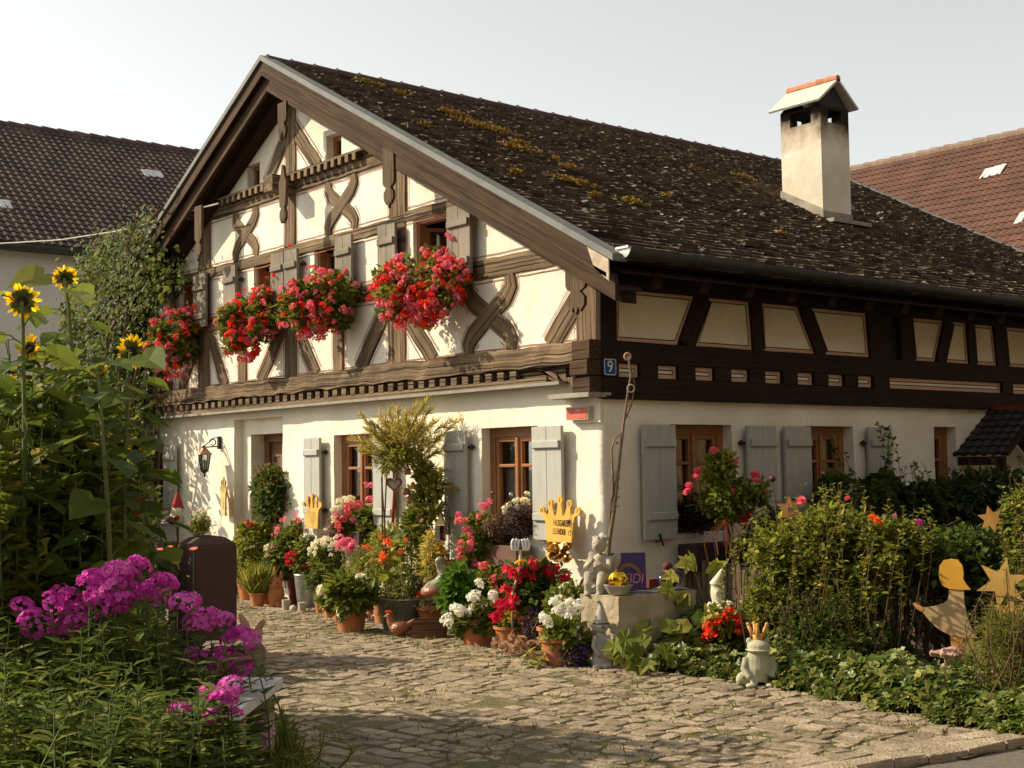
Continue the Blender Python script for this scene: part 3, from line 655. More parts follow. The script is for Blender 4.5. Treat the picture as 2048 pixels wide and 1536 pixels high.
cp = MB(); n = 1800; ss = SL*(RNG.random(n)**.75); yy = YF+.3+(YB-YF-.4)*RNG.random(n)
P = np.array([RX, 0, RZ])+slope*ss[:, None]+nup*.022+np.stack([0*yy, yy, 0*yy], 1)
cp.leaves(P, nrm(RNG.normal(size=(n, 3))*np.array([.25, 1, .1])), nup+RNG.normal(size=(n, 3))*.25, .013+.055*RNG.random(n)**2.6, _T([(-.3, 0, 0), (.3, 0, 0), (.22, 1, .05), (-.25, .9, .12)], [(0, 1, 2, 3)]))
cp.part(roof, 'shingle_chips', CHIPM, kind='stuff')
ms = MB()
def RP(x, y):
    nn = np.array([RS, 0, 1]); d = ray(x, y); return CAMP+d*(((RZ+RS*RX)-nn@CAMP)/(nn@d))
for x, y, w, h in ((738, 170, 60, 10), (900, 229, 60, 10), (972, 258, 105, 18), (1035, 300, 75, 12), (1040, 290, 40, 6), (1030, 350, 30, 10), (1145, 368, 75, 14), (1260, 408, 55, 10), (1140, 340, 30, 6), (1485, 357, 40, 7), (1385, 340, 30, 5), (1110, 322, 20, 5), (800, 190, 30, 6), (850, 255, 30, 6), (1190, 395, 30, 5), (1330, 395, 24, 4), (1560, 470, 24, 4)):
    c = RP(x, y); s = S(c); n = int(w*h*.3)+8
    a = RNG.normal(size=(n, 2))*np.array([w*s*.24, h*s*.8])
    P = c+np.array([0, 1., 0])*a[:, :1]+slope*(a[:, 1:]+a[:, :1]*.25)+nup*(.01+.03*RNG.random((n, 1)))
    ms.leaves(P, nup+RNG.normal(size=(n, 3))*.6, RNG.normal(size=(n, 3)), .025+.025*RNG.random(n), DIA)
ms.part(roof, 'moss', MOSSY, kind='stuff')
rt = MB(); y = YF+.05
while y < YB:
    rt.lathe([(.085, 0), (.1, .02), (.085, .04), (.075, .36)], (RX, y, RZ-.035), 10, M=[[1, 0, 0], [0, 0, 1], [0, 1, 0]]); y += .33
rt.part(roof, 'ridge_tiles', mat('dark_ridge_tile', (.085, .05, .042), (.05, .032, .028), sc=9, bump=.3))
def rake(sgn, y0, y1, d0, d1, m, nm, s1=None, dz=0):
    q = MB(); E = (EX-RX)+.0 if s1 is None else s1; xs = np.array([0, E])
    sl = np.array([sgn, 0, -RS]); P0 = np.array([RX, (y0+y1)/2, RZ+dz]); P1 = P0+sl*E
    dn = np.array([0, 0, -1.]); k = 14; P = np.linspace(P0, P1, k+1)
    sec = np.array([(-(y1-y0)/2, d0), ((y1-y0)/2, d0), ((y1-y0)/2, d1), (-(y1-y0)/2, d1)])
    q.sweep(P, np.array([0, 1., 0]), dn, sec); q.part(house, nm, m)
for sg in (1, -1):
    rake(sg, YF-.03, YF+.14, -.035, .03, ZINC, 'verge_flashing', 6.2)
    rake(sg, YF, YF+.035, .032, .20, WRAKE, 'bargeboard', 6.1); rake(sg, YF-.012, YF+.001, .175, .215, WRAKE, 'bargeboard_bead', 6.1); rake(sg, YF+.06, YF+.1, .17, .40, WRAKE, 'bargeboard', 6.13)
    rake(sg, YF+.101, .0, .28, .315, WSOFF, 'soffit', 6.1); rake(sg, -.16, .02, .318, .46, WSOFF, 'rafter', 6.0)
    rake(sg, YB-.1, YB+.03, -.03, .2, ZINC if sg > 0 else WRAKE, 'rear_verge', 6.2)
MB().prism([(6.0, 0), (6.19, -.09), (6.19, -.28), (6.0, -.19)], (RX, YF-.004, roofz(RX+6.0)-.02), (1, 0, 0), (0, 0, 1), .012).part(house, 'bargeboard_end', mat('pale_bare_wood', (.62, .52, .38), (.42, .33, .22), sc=9, bump=.3)) if 0 else None
q = MB(); q.prism([(RX+5.86, roofz(RX+5.86)-.045), (RX+6.13, roofz(RX+6.13)-.045), (RX+6.13, roofz(RX+6.13)-.235), (RX+5.95, roofz(RX+5.95)-.2)], (0, YF-.006, 0), (1, 0, 0), (0, 0, 1), .012); q.part(house, 'bargeboard_end', mat('pale_bare_wood', (.55, .45, .32), (.35, .27, .18), sc=9, bump=.3))
# gutter along the eaves
gu = MB(); th = np.linspace(math.pi, 2*math.pi, 9); R1, R2 = .085, .078
sec = [(R1*math.cos(t), R1*math.sin(t)) for t in th]+[(R2*math.cos(t), R2*math.sin(t)) for t in th[::-1]]
gu.sweep(np.array([(.66, y, 3.47-.0*y) for y in np.linspace(YF+.1, YB, 14)]), np.array([1., 0, 0]), np.array([0, 0, 1.]), sec); 
for y in np.arange(.5, 10, .95): gu.sweep(np.array([(.66, y, 3.47), (.66, y+.02, 3.47)]), np.array([1., 0, 0]), np.array([0, 0, 1.]), [(1.05*a, 1.05*b) for a, b in sec])
gt = gu.part(house, 'gutter', ZDARK, smooth=True, sharp=40)
mb = MB(); mb.prism([(R1*1.12*math.cos(t), R1*1.12*math.sin(t)) for t in th], (.66, YF+.09, 3.475), (1, 0, 0), (0, 0, 1), .012); mb.bar((.58, YF+.075, 3.475), (.74, YF+.075, 3.475), .02, .012, (0, 1, 0)); mb.part(gt, 'end_cap', mat('bright_zinc', (.62, .64, .63), rough=.4, metal=.4))
mb = MB(); mb.bb(.48, .6, YF+.1, YB, 3.37, 3.42); mb.part(house, 'eaves_board', WDARK)
for y in np.arange(.2, 10.2, .62): MB().bar((-.3, y, roofz(-.3)-.26), (.55, y, roofz(.55)-.2), .12, .14, (0, 0, 1)).part(house, 'rafter_tail', WDARK)
# chimney
cx0, cx1, cy0, cy1 = -2.73, -2.06, 5.93, 6.53; zt = 6.32
ch = MB(); t = .09; hz0, hz1 = 6.12, 6.3
def cbox(*a): ch.bb(*a)
us = lin(0, 1, .12)
def cwall(p, q, nrmv, holes):
    pass
for (a, b, c, d) in ((cx0, cx0+.16, cy0, cy0+.16), (cx1-.16, cx1, cy0, cy0+.16), (cx0, cx0+.16, cy1-.16, cy1), (cx1-.16, cx1, cy1-.16, cy1)): ch.bb(a, b, c, d, hz0, hz1)
ch.bb(cx0, cx1, cy0, cy1, 4.5, hz0)
ch.bb(cx0, cx1, cy0, cy1, hz1, zt+.02)
chm, ct, cp_ = _mat('sooty_chimney_render')
src = SOOT.node_tree
chm = SOOT.copy(); chm.name = 'sooty_chimney_render'; tt = chm.node_tree; L = tt.links.new; pr = tt.nodes['Principled BSDF']; old = pr.inputs['Base Color'].links[0].from_socket
tc = _n(tt, 'ShaderNodeTexCoord'); sx = _n(tt, 'ShaderNodeSeparateXYZ'); L(tc.outputs['Object'], sx.inputs[0])
nz = _n(tt, 'ShaderNodeTexNoise', Scale=5., Detail=4.); L(tc.outputs['Object'], nz.inputs['Vector'])
ad = _n(tt, 'ShaderNodeMath', operation='MULTIPLY_ADD'); ad.inputs[1].default_value = .45; L(nz.outputs[0], ad.inputs[0]); L(sx.outputs[2], ad.inputs[2])
rp = _ramp(tt, [(0, (1, 1, 1)), (.5, (.62, .56, .5)), (1, (.04, .035, .03))]); mr = _n(tt, 'ShaderNodeMapRange'); mr.inputs[1].default_value = 5.98; mr.inputs[2].default_value = 6.42
L(ad.outputs[0], mr.inputs[0]); L(mr.outputs[0], rp.inputs[0]); ml = _n(tt, 'ShaderNodeMix', data_type='RGBA', blend_type='MULTIPLY'); ml.inputs[0].default_value = 1
L(old, ml.inputs[6]); L(rp.outputs[0], ml.inputs[7]); L(ml.outputs[2], pr.inputs['Base Color'])
chimney = ch.part(roof, 'chimney', chm)
cc = MB(); my, w2 = (cy0+cy1)/2, .42; x0, x1 = cx0-.1, cx1+.08
for sg in (-1, 1): cc.prism([(x0, 0), (x1, 0), (x1, 1), (x0, 1)], (0, my, 6.70), (1, 0, 0), (0, sg*w2, -.34), .03)
cap = cc.part(roof, 'chimney_cap', mat('pale_cap_slates', (.66, .62, .52), (.5, .46, .38), sc=12, bump=.5, bsc=30, stretch=(1, 9, 1)))
sb_ = mat('soot_black', (.03, .025, .022))
for xx in (cx0+.03, cx1-.03): MB().prism([(-.31, 0), (.31, 0), (0, .30)], (xx, my, 6.34), (0, 1, 0), (0, 0, 1), .03).part(roof, 'chimney_gable', sb_)
mb = MB()
for k in range(5): mb.lathe([(.05, 0), (.062, .02), (.048, .19)], (x0+.165*k, my, 6.715), 10, M=[[0, 0, 1], [0, 1, 0], [1, 0, 0]])
mb.part(roof, 'cap_ridge_tiles', TILE)
fl = MB(); z = lambda x: roofz(x)
fl.prism([(cx0-.02, z(cx0)-.05), (cx1+.02, z(cx1)-.05), (cx1+.02, z(cx1)+.12), (cx0-.02, z(cx0)+.12)], (0, cy0-.012, 0), (1, 0, 0), (0, 0, 1), .012)
fl.bb(cx1+.003, cx1+.012, cy0-.02, cy1+.02, z(cx1)-.06, z(cx1)+.1); fl.bb(cx1, cx1+.25, cy0-.1, cy1+.1, z(cx1+.13)-.02, z(cx1+.13)+.03)
fl.part(roof, 'chimney_flashing', mat('weathered_lead', (.33, .29, .23), (.2, .17, .14), sc=6, rough=.6))
# ---------------- setting: ground, cobbles, beds, street ----------------
mb = MB(); n = 60; g = np.linspace(-14, 14, n)
mb.quad((-900, -900, -.06), (900, -900, -.06), (900, 900, -.06), (-900, 900, -.06))
mb.solo('ground', None, None, mat('far_ground', (.11, .10, .05), (.07, .065, .035), sc=.8), kind='structure')
mb = MB(); xs = np.linspace(-12, 7, 240); ys = np.linspace(-8, 3, 140); V = np.array([(x, y, +.001+.010*noise.noise(Vector((x*1.5, y*1.5, 0)))+.006*noise.noise(Vector((x*5, y*5, 3)))) for x in xs for y in ys])
mb.add(V, np.array([(i*140+j, (i+1)*140+j, (i+1)*140+j+1, i*140+j+1) for i in range(239) for j in range(139) if (xs[i]-4.66)*.987-(ys[j]+2.1)*.158 < -.0]))
mb.solo('yard_soil', None, None, mat('mossy_dirt', (.18, .135, .068), (.075, .078, .024), sc=4.5, bump=.8, bsc=50), kind='structure', smooth=True)
KD = nrm(np.array([.16, 1.0]))            # the kerb's direction
K0 = np.array([4.66, -2.1])
def right_of_kerb(x, y): p = np.array([x, y])-K0; return p[0]*KD[1]-p[1]*KD[0]
st = MB(); rng = np.random.default_rng(3); ang = R_(8); ca, sa = math.cos(ang), math.sin(ang)
V = []; F = []; k = 0; v = -7.5
while v < 2.2:
    big = 1.
    rh = .09+.09*rng.random(); u = -11-rng.random()*.2; ub = [u]
    while u < 6.5: u += (.09+.17*rng.random()**1.6)*(1.2 if u < 1.5 else 1.); ub.append(u)
    wob = lambda u, q: .05*noise.noise(Vector((u*.9, q*3, 5.)))+.03*noise.noise(Vector((u*4., q*3, 1.)))
    for a, b in zip(ub[:-1], ub[1:]):
        uc, vc = (a+b)/2, v+rh/2; x, y = uc*ca-vc*sa, uc*sa+vc*ca
        if right_of_kerb(x, y) > -.34 or y > .3 or (x > .9 and y > -.35+.0*x) or x < -10.5: continue
        d2 = (x-CAMP[0])**2+(y-CAMP[1])**2
        if d2 < 9: continue
        gp = .007+.011*rng.random(); J = lambda: (rng.random()-.5)*.05
        c4 = [(a+gp+J(), v+gp+wob(a, v)+J()*.5), (b-gp+J(), v+gp+wob(b, v)+J()*.5), (b-gp+J(), v+rh-gp+wob(b, v+rh)+J()*.5), (a+gp+J(), v+rh-gp+wob(a, v+rh)+J()*.5)]
        ring = []
        for q in range(4):
            p, r = np.array(c4[q]), np.array(c4[(q+1) % 4]); ring += [p*.86+r*.14-0*p, (p+r)/2+(rng.random(2)-.5)*.02, p*.14+r*.86]
        ring = np.array(ring); c = ring.mean(0); h = .003+.011*rng.random()**1.3+.004*noise.noise(Vector((uc*.5, vc*.5, 8)))
        tl = (rng.random(2)-.5)*.035
        def lv(sc_, z): q = c+(ring-c)*sc_; zz = z+((q-c)@tl); return np.stack([q[:, 0]*ca-q[:, 1]*sa, q[:, 0]*sa+q[:, 1]*ca, zz], 1)
        R3 = lv(.5, h+.001); R3[:, 2] += (rng.random(12)-.5)*.006
        V += [lv(1., -.03), lv(.99, h*.5), lv(.95, h), R3, np.array([[c[0]*ca-c[1]*sa, c[0]*sa+c[1]*ca, h+.001]])]
        for l in range(3): F += [(k+l*12+i, k+l*12+(i+1) % 12, k+l*12+12+(i+1) % 12, k+l*12+12+i) for i in range(12)]
        F += [(k+36+i, k+36+(i+1) % 12, k+48) for i in range(12)]; k += 49
    v += rh
COB = mat('cobble_stone', (.35, .272, .185), (.19, .145, .10), sc=6, rough=.9, bump=.8, bsc=38, isl=.3, det=9.)
st.add(np.concatenate(V), F); st.solo('cobble_paving', None, None, COB, kind='structure', smooth=True, sharp=28)
# kerb and street
kb = MB(); P3 = np.array([-KD[1], KD[0]])*-1
for row, off, hgt, ln in ((0, -.24, .012, .24), (1, -.06, .022, .28)):
    s = -3.
    while s < 6: 
        l = ln*(.8+.4*rng.random()); p = K0+KD*(s+l/2)+P3*off; kb.bar((*(p-KD*(l/2-.008)), hgt/2), (*(p+KD*(l/2-.008)), hgt/2), .16, hgt+.04, (0, 0, 1), ch=.015, jit=.006); s += l
kb.solo('kerb', None, None, mat('granite_kerb', (.38, .30, .21), (.25, .195, .13), sc=12, bump=.9, bsc=50, isl=.25), kind='structure')
q = MB(); a = K0+P3*.02-KD*20; b = K0+P3*.02+KD*25; q.quad((*a, -.008), (*(a+P3*7), -.008), (*(b+P3*7), -.008), (*b, -.008))
q.solo('street', None, None, mat('asphalt', (.17, .145, .115), (.12, .10, .08), sc=30, bump=.5, bsc=150), kind='structure')
# joint grass and moss tufts
gr = MB(); N = 60000; X = -9.5+15*rng.random(N); Y = -6.5+7*rng.random(N)
w = np.array([noise.noise(Vector((x*1.3, y*1.3, 2)))+.6*noise.noise(Vector((x*5, y*5, 4))) for x, y in zip(X, Y)])
edge = np.exp(-((Y+.95+.0*X)**2)/.10)*(X < .6)*.9
keep = (w+edge*.9+rng.random(N)*.4 > .41) & np.array([right_of_kerb(x, y) < -.3 for x, y in zip(X, Y)])
X, Y = X[keep], Y[keep]; n = len(X)
gr.leaves(np.stack([X, Y, np.full(n, -.004)], 1), np.stack([rng.normal(size=n)*.7, rng.normal(size=n)*.7, np.full(n, 1.)], 1), rng.normal(size=(n, 3)), .02+.05*rng.random(n)**2, _T([(-.1, 0, 0), (.1, 0, 0), (0, 1, -.2)], [(0, 1, 2)]))
GRASS = leaf('joint_grass', (.05, .075, .012), (.12, .15, .028), (.20, .17, .05), trans=.3)
gr.solo('joint_grass', 'short grass and moss growing between the cobbles', 'grass', GRASS, kind='stuff')
mo = MB(); N = 26000; X = -9+14.*rng.random(N); Y = -6+6.*rng.random(N)
w = np.array([noise.noise(Vector((x*1.1+7, y*1.6, 2)))+.5*noise.noise(Vector((x*4, y*4, 9))) for x, y in zip(X, Y)]); kp = (w > .12) & np.array([right_of_kerb(x, y) < -.3 for x, y in zip(X, Y)]); X, Y = X[kp], Y[kp]; n = len(X)
mo.leaves(np.stack([X, Y, .002+.012*rng.random(n)], 1), rng.normal(size=(n, 3))*np.array([1, 1, .25]), np.array([0, 0, 1.])+rng.normal(size=(n, 3))*.3, .012+.02*rng.random(n), DIA)
mo.solo('joint_moss', 'flat brown green moss and weeds in the cobble joints', 'moss', leaf('joint_moss', (.07, .075, .02), (.14, .12, .04), (.19, .15, .07), trans=.1), kind='stuff')
def mound(pts, h, name, m=SOIL):
    """soil bed: a low lumpy mound over an outline"""
    p = np.array(pts, float); c = p.mean(0); n = len(p); b = MB(); V = []; F = []; rg = np.linspace(1, 0, 7)
    per = []
    for i in range(n): 
        for t in np.linspace(0, 1, 6)[:-1]: per.append(p[i]*(1-t)+p[(i+1) % n]*t)
    per = np.array(per); k = len(per)
    for s in rg: 
        for q in per: 
            a = c+(q-c)*s; V.append((a[0], a[1], h*(1-s**6)-.02+.04*(1-s**6)*noise.noise(Vector((a[0]*3, a[1]*3, 1)))))
    for i in range(6): F += [(i*k+j, i*k+(j+1) % k, (i+1)*k+(j+1) % k, (i+1)*k+j) for j in range(k)]
    b.add(V, F); return b.solo(name, None, None, m, kind='structure', smooth=True)
mound([(.55, .5), (1.35, -.9), (2.2, -.72), (3.4, -.85), (4.55, -1.2), (5.1, .6), (5.4, 4), (5.2, 8), (.2, 8), (.1, 1)], .1, 'garden_bed_soil')
mound([(2.6, -5.1), (1.6, -4.35), (.8, -4.0), (-.9, -3.6), (-2.2, -2.75), (-9, -2.2), (-11, -6.5), (1.5, -7.2), (3.4, -5.9)], .08, 'left_garden_soil')

# ---------------- neighbouring houses ----------------
def tiled_roof(parent, P0, U, Vd, nu, nv, du, dv, m, name, amp=.035, bright=None):
    """pantiles: S-waved columns, stepped courses; P0 is the eave corner, U along the eave, Vd up the slope"""
    U = nrm(np.array(U, float)); Vd = nrm(np.array(Vd, float)); N = nrm(np.cross(U, Vd)); N = N if N[2] > 0 else -N
    prof = np.array([0, .9, 1., .75, .25, .05]); ps = np.array([0, .15, .3, .48, .68, .88])
    uu = np.concatenate([(i+ps)*du for i in range(nu)]); hh = np.tile(prof*amp, nu); V = []; F = []; M_ = len(uu)
    b = MB()
    for j in range(nv):
        for s, l in ((j*dv, .028), ((j+1)*dv+.03, .0)): V.append(np.asarray(P0)+uu[:, None]*U+Vd*s+N*(hh+l)[:, None])
        V.append(np.asarray(P0)+uu[:, None]*U+Vd*(j*dv)+N*(hh-.02)[:, None])
        k = j*3*M_; i = np.arange(M_-1)
        F.append(np.stack([k+i, k+i+1, k+M_+i+1, k+M_+i], 1)); F.append(np.stack([k+2*M_+i, k+2*M_+i+1, k+i+1, k+i], 1))
    b.add(np.concatenate(V), np.concatenate(F)); return b.part(parent, name, m, smooth=True, sharp=50)
TDARK = mat('dark_brown_pantile', (.115, .072, .055), (.05, .034, .028), sc=1.8, rough=.8, bump=.3, bsc=30)
TRED = mat('red_brown_pantile', (.15, .07, .045), (.09, .043, .03), sc=1.4, rough=.8, bump=.3, bsc=30)
def pan(c, ax, ay, m, name, par): pass
# left neighbour: eave faces +x
X0 = -17.; ez = XP(85, 497, X0)[2]; XR = -21.5; rz = XP(200, 277, XR)[2]
lh = thing('neighbour_house', 'pale rendered house behind the climbing plant under a dark brown pantile roof', 'house', (X0, 2, 0))
mb = MB(); mb.bb(X0-9, X0, -1.5, 16, 0, ez-.02); mb.part(lh, 'wall', plaster('grey_render', (.60, .575, .52), (.52, .5, .45), .1))
sl = np.array([XR-X0-.35, 0, rz-ez]); L_ = np.linalg.norm(sl); rf = tiled_roof(lh, (X0+.35, -2, ez), (0, 1, 0), sl, 112, int(L_/.21), .17, .21, TDARK, 'roof')
mb = MB(); mb.quad((XR, -2, rz), (XR, 17, rz), (XR-6, 17, ez), (XR-6, -2, ez)); mb.add([(X0, -1.5, ez-.05), (XR-4.5, -1.5, ez-.05), (XR, -1.5, rz-.1)], [(0, 1, 2)]); mb.part(rf, 'rear_slope', TDARK)
mb = MB(); y = -2.
while y < 17: mb.lathe([(.11, 0), (.13, .03), (.10, .40)], (XR, y, rz-.03), 10, M=[[1, 0, 0], [0, 0, 1], [0, 1, 0]]); y += .38
mb.part(rf, 'ridge_tiles', TDARK)
mb = MB(); th = np.linspace(math.pi, 2*math.pi, 8); mb.sweep(np.array([(X0+.4, -2, ez-.02), (X0+.4, 17, ez-.02)]), np.array([1., 0, 0]), np.array([0, 0, 1.]), [(.1*math.cos(t), .1*math.sin(t)) for t in th]); mb.bb(X0, X0+.3, -2, 17, ez-.1, ez-.05); mb.part(lh, 'gutter', ZDARK)
def glass_tiles(par, px, py, n, ax, plane, m=None):
    b = MB()
    return b
nn = np.cross(np.array([0, 1., 0]), nrm(sl)); nn = nn if nn[2] > 0 else -nn
def LRP(x, y): d = ray(x, y); p0 = np.array([X0+.35, 0, ez]); return CAMP+d*(((p0-CAMP)@nn)/(d@nn))
PALE = mat('translucent_tile', (.62, .63, .60), rough=.3)
for px, py in ((290, 350), (300, 350.6), (310, 351.5), (320, 353), (3, 412), (16, 413)): c = LRP(px, py); MB().bar(c+nn*.035-nrm(sl)*.16, c+nn*.055+nrm(sl)*.16, .12, .03, nn, ch=.01).part(rf, 'glass_tile', PALE)
# right neighbour behind: ridge along x, slope faces -y
YR = 21.; a = YP(1702, 340, YR); rz = a[2]; YE = 15.2; ez = rz-5.0
rh = thing('neighbour_house', 'house behind the chimney with a long sunlit red brown pantile roof', 'house', (-5, 20, 0))
mb = MB(); mb.bb(-12.3, 6.4, YE+.4, 27, 0, ez); mb.part(rh, 'wall', plaster('cream_render', (.6, .54, .43), (.5, .45, .36), .1))
sl2 = np.array([0, YR-YE, rz-ez]); L_ = np.linalg.norm(sl2); rf2 = tiled_roof(rh, (-12.75, YE, ez), (1, 0, 0), sl2, 108, int(L_/.27), .18, .27, TRED, 'roof')
mb = MB(); mb.quad((-12.75, YR, rz), (6.6, YR, rz), (6.6, 27, ez), (-12.75, 27, ez)); mb.part(rf2, 'rear_slope', TRED)
mb = MB(); x = -12.75
while x < 6.6: mb.lathe([(.12, 0), (.14, .03), (.11, .42)], (x, YR, rz-.02), 10, M=[[0, 0, 1], [0, 1, 0], [1, 0, 0]]); x += .4
mb.part(rf2, 'ridge_tiles', mat('grey_ridge_tile', (.26, .18, .13), (.18, .12, .09), sc=6))
nn2 = np.cross(np.array([1., 0, 0]), nrm(sl2)); nn2 = nn2 if nn2[2] > 0 else -nn2
def RRP(x, y): d = ray(x, y); p0 = np.array([0, YE, ez]); return CAMP+d*(((p0-CAMP)@nn2)/(d@nn2))
for px, py in ((1970, 351), (1979, 349), (1988, 346), (1997, 344), (2004, 342), (2040, 440), (2047, 437)): c = RRP(px, py); MB().bar(c+nn2*.035-nrm(sl2)*.2, c+nn2*.055+nrm(sl2)*.2, .12, .03, nn2, ch=.01).part(rf2, 'glass_tile', PALE)
# lean-to porch on the eaves wall
pr = thing('porch', 'small lean-to porch with ribbed dark roof at the far end of the shaded wall', 'porch', (.8, 7.6, 0))
ye, yr, zr, ze, xo = 5.6, 6.35, 2.2, 1.67, .6
PT = mat('dark_porch_tile', (.05, .042, .036), (.03, .025, .022), sc=4)
tiled_roof(pr, (xo, ye, ze), (-1, 0, 0), (0, yr-ye, zr-ze), 5, 7, .13, .135, PT, 'roof', amp=.02)
MB().quad((0, yr, zr), (xo, yr, zr), (xo, 2*yr-ye, ze), (0, 2*yr-ye, ze)).part(pr, 'rear_slope', PT)
MB().bb(.0, xo, yr-.05, yr+.05, zr, zr+.05).part(pr, 'ridge', mat('red_ridge', (.22, .05, .03), rough=.6))
for sg in (-1, 1): MB().bar((xo+.02, yr+sg*(yr-ye), ze), (xo+.02, yr, zr), .04, .1, (1, 0, 0)).part(pr, 'vergeboard', WDARK)
MB().bar((.03, ye+.03, ze-.07), (xo, ye+.03, ze-.07), .08, .1, (0, 0, 1)).bar((.03, 2*yr-ye-.03, ze-.07), (xo, 2*yr-ye-.03, ze-.07), .08, .1, (0, 0, 1)).part(pr, 'beam', WDARK)
for y in (ye+.06, 2*yr-ye-.06): MB().bar((xo-.06, y, 0), (xo-.06, y, ze-.1), .09, .09, (1, 0, 0)).part(pr, 'post', WDARK)
# ---------------- plant tools ----------------
G1 = leaf('mid_green_leaf', (.05, .085, .012), (.115, .15, .028), (.21, .21, .055))
G2 = leaf('dark_green_leaf', (.024, .05, .010), (.06, .095, .018), (.11, .125, .03))
G3 = leaf('light_green_leaf', (.085, .12, .02), (.19, .21, .04), (.30, .28, .08))
G4 = leaf('yellow_green_leaf', (.18, .20, .045), (.36, .34, .10), (.46, .42, .18), trans=.45)
G5 = leaf('ivy_leaf', (.035, .068, .014), (.10, .135, .03), (.22, .22, .075), trans=.2, rough=.4, spec=.35)
BARK = wood('plant_stem', (.16, .10, .05), (.09, .055, .03), bump=.3)
STEM = mat('green_stem', (.12, .15, .04), (.09, .11, .03), sc=9)
def petal(name, a, b, trans=.25): return leaf(name, a, b, trans=trans, rough=.6, spec=.1)
RED = petal('red_petals', (.78, .035, .012), (.90, .09, .02)); SALM = petal('salmon_petals', (.80, .13, .13), (.88, .26, .22)); PINK = petal('pink_petals', (.72, .10, .20), (.85, .25, .32))
MAG = petal('magenta_petals', (.50, .02, .30), (.72, .10, .50)); WHT = petal('white_petals', (.78, .75, .62), (.86, .84, .76)); CRM = petal('cream_petals', (.80, .74, .45), (.86, .82, .62))
CRIM = petal('crimson_petals', (.45, .01, .02), (.65, .02, .035)); DRED = petal('dark_red_petals', (.25, .008, .012), (.40, .015, .02)); YEL = petal('yellow_petals', (.80, .42, .01), (.88, .60, .03)); ORG = petal('orange_petals', (.80, .13, .02), (.85, .22, .03))
BLU = petal('blue_petals', (.06, .05, .28), (.14, .12, .45)); ROSE = petal('rose_petals', (.78, .08, .16), (.88, .22, .28)); BRN = leaf('dry_brown_sprays', (.13, .075, .04), (.24, .15, .085), (.30, .22, .18), trans=.3)
PALEP = petal('pale_pink_petals', (.75, .35, .50), (.85, .55, .62))
def meshof(fn, name, m):
    b = MB(); fn(b); me = b.mesh(name); me.materials.append(m); return me
def umbel(r, n, fs, T=STAR5, low=-.35, flat=1.):
    def f(b):
        u = sph(n*2); u = u[u[:, 2] > low][:n]; P = u*np.array([r, r, r*flat])
        b.leaves(P, nrm(np.cross(u, RNG.normal(size=u.shape))), u+RNG.normal(size=u.shape)*.3, fs*(.8+.4*RNG.random(len(u))), T)
    return f
def rosette(r, n=26):
    def f(b):
        for i in range(n):
            t = i*2.4; q = (i/n); el = R_(80-105*q); d = np.array([math.cos(t)*math.cos(el), math.sin(t)*math.cos(el), math.sin(el)])
            b.leaves([d*r*.1], [d], [np.array([-math.cos(t)*math.sin(el), -math.sin(t)*math.sin(el), math.cos(el)])], r*(.75+.35*q), _T([(0, 0, 0), (.4, .4, .1), (.35, .85, .12), (0, 1, .2), (-.35, .85, .12), (-.4, .4, .1)], [(0, 1, 2, 3), (0, 3, 4, 5)]))
    return f
def daisy(r, n=12):
    def f(b):
        for i in range(n):
            t = 2*math.pi*i/n; b.leaves([(0, 0, 0)], [(math.cos(t), math.sin(t), .15)], [(0, 0, 1)], r, PETAL)
    return f
HM = {}
def H(kind, m):
    k = (kind, m.name)
    if k not in HM:
        fn = {'umbel': umbel(.042, 26, .019), 'small': umbel(.025, 12, .014), 'phlox': umbel(.085, 75, .02, flat=.6, low=-.1), 'hydr': umbel(.075, 85, .02), 'rose': rosette(.05), 'daisy': daisy(.03),
              'trump': umbel(.03, 5, .036), 'dahlia': rosette(.06, 60), 'zinnia': daisy(.035, 18)}[kind]
        HM[k] = meshof(fn, 'flower_head', m)
    return HM[k]
def heads(par, pts, kinds, sc=1., js=.25, tilt=.5, solo=False):
    for p in pts:
        k, m = kinds[RNG.integers(len(kinds))]
        if k in ('umbel', 'small', 'trump') and RNG.random() < .75 and not solo: inst(par, 'flower_head', H(k, m), np.asarray(p)+RNG.normal(size=3)*.035, (RNG.normal()*tilt, RNG.normal()*tilt, RNG.random()*6), sc*(.6+.35*RNG.random()))
        inst(par, 'flower_head', H(k, m), p, (RNG.normal()*tilt, RNG.normal()*tilt, RNG.random()*6), sc*(1-js+2*js*RNG.random()))
def E_(x0, x1, y0, y1, base, fwd=0., deep=.8):
    c = D((x0+x1)/2, (y0+y1)/2, base, fwd); s = S(c); return c, np.array([(x1-x0)/2*s, (x1-x0)/2*s*deep, (y1-y0)/2*s])
def FOL(par, box, base, n, size, T, m, nc=14, fwd=0., deep=.8, name='foliage', cr=None, **k):
    c, r = E_(*box, base, fwd, deep); b = MB(); cr = cr or float(min(r))*.55+.02
    clumps(b, c, np.maximum(r-cr*.35, r*.3), nc, max(3, int(n*2.2)//nc), cr, size*1.08, T, **k); return b.part(par, name, m)
def shellpts(box, base, n, fwd=0., deep=.8, front=-.1, up=-1., k=(.9, 1.05)):
    c, r = E_(*box, base, fwd, deep); out = []
    while len(out) < n:
        u = sph(1)[0]
        if -(u@_h)*.75-.0+u[2]*.25 > front and u[2] > up: out.append(c+u*r*(k[0]+(k[1]-k[0])*RNG.random()))
    return out
def pxs(lst, base, fwd=0., js=.04): return [D(x, y, base, fwd+RNG.normal()*js) for x, y in lst]
def potm(b, c, r, h, rb=.72, rim=.12, n=22):
    c = np.asarray(c, float); b.lathe([(r*rb*.6, .0), (r*rb, 0), (r*.95, h*(1-rim)), (r*1.06, h*(1-rim)), (r*1.06, h), (r*.93, h), (r*.9, h*.88), (0.01, h*.88)], c, n, cap=False); return b
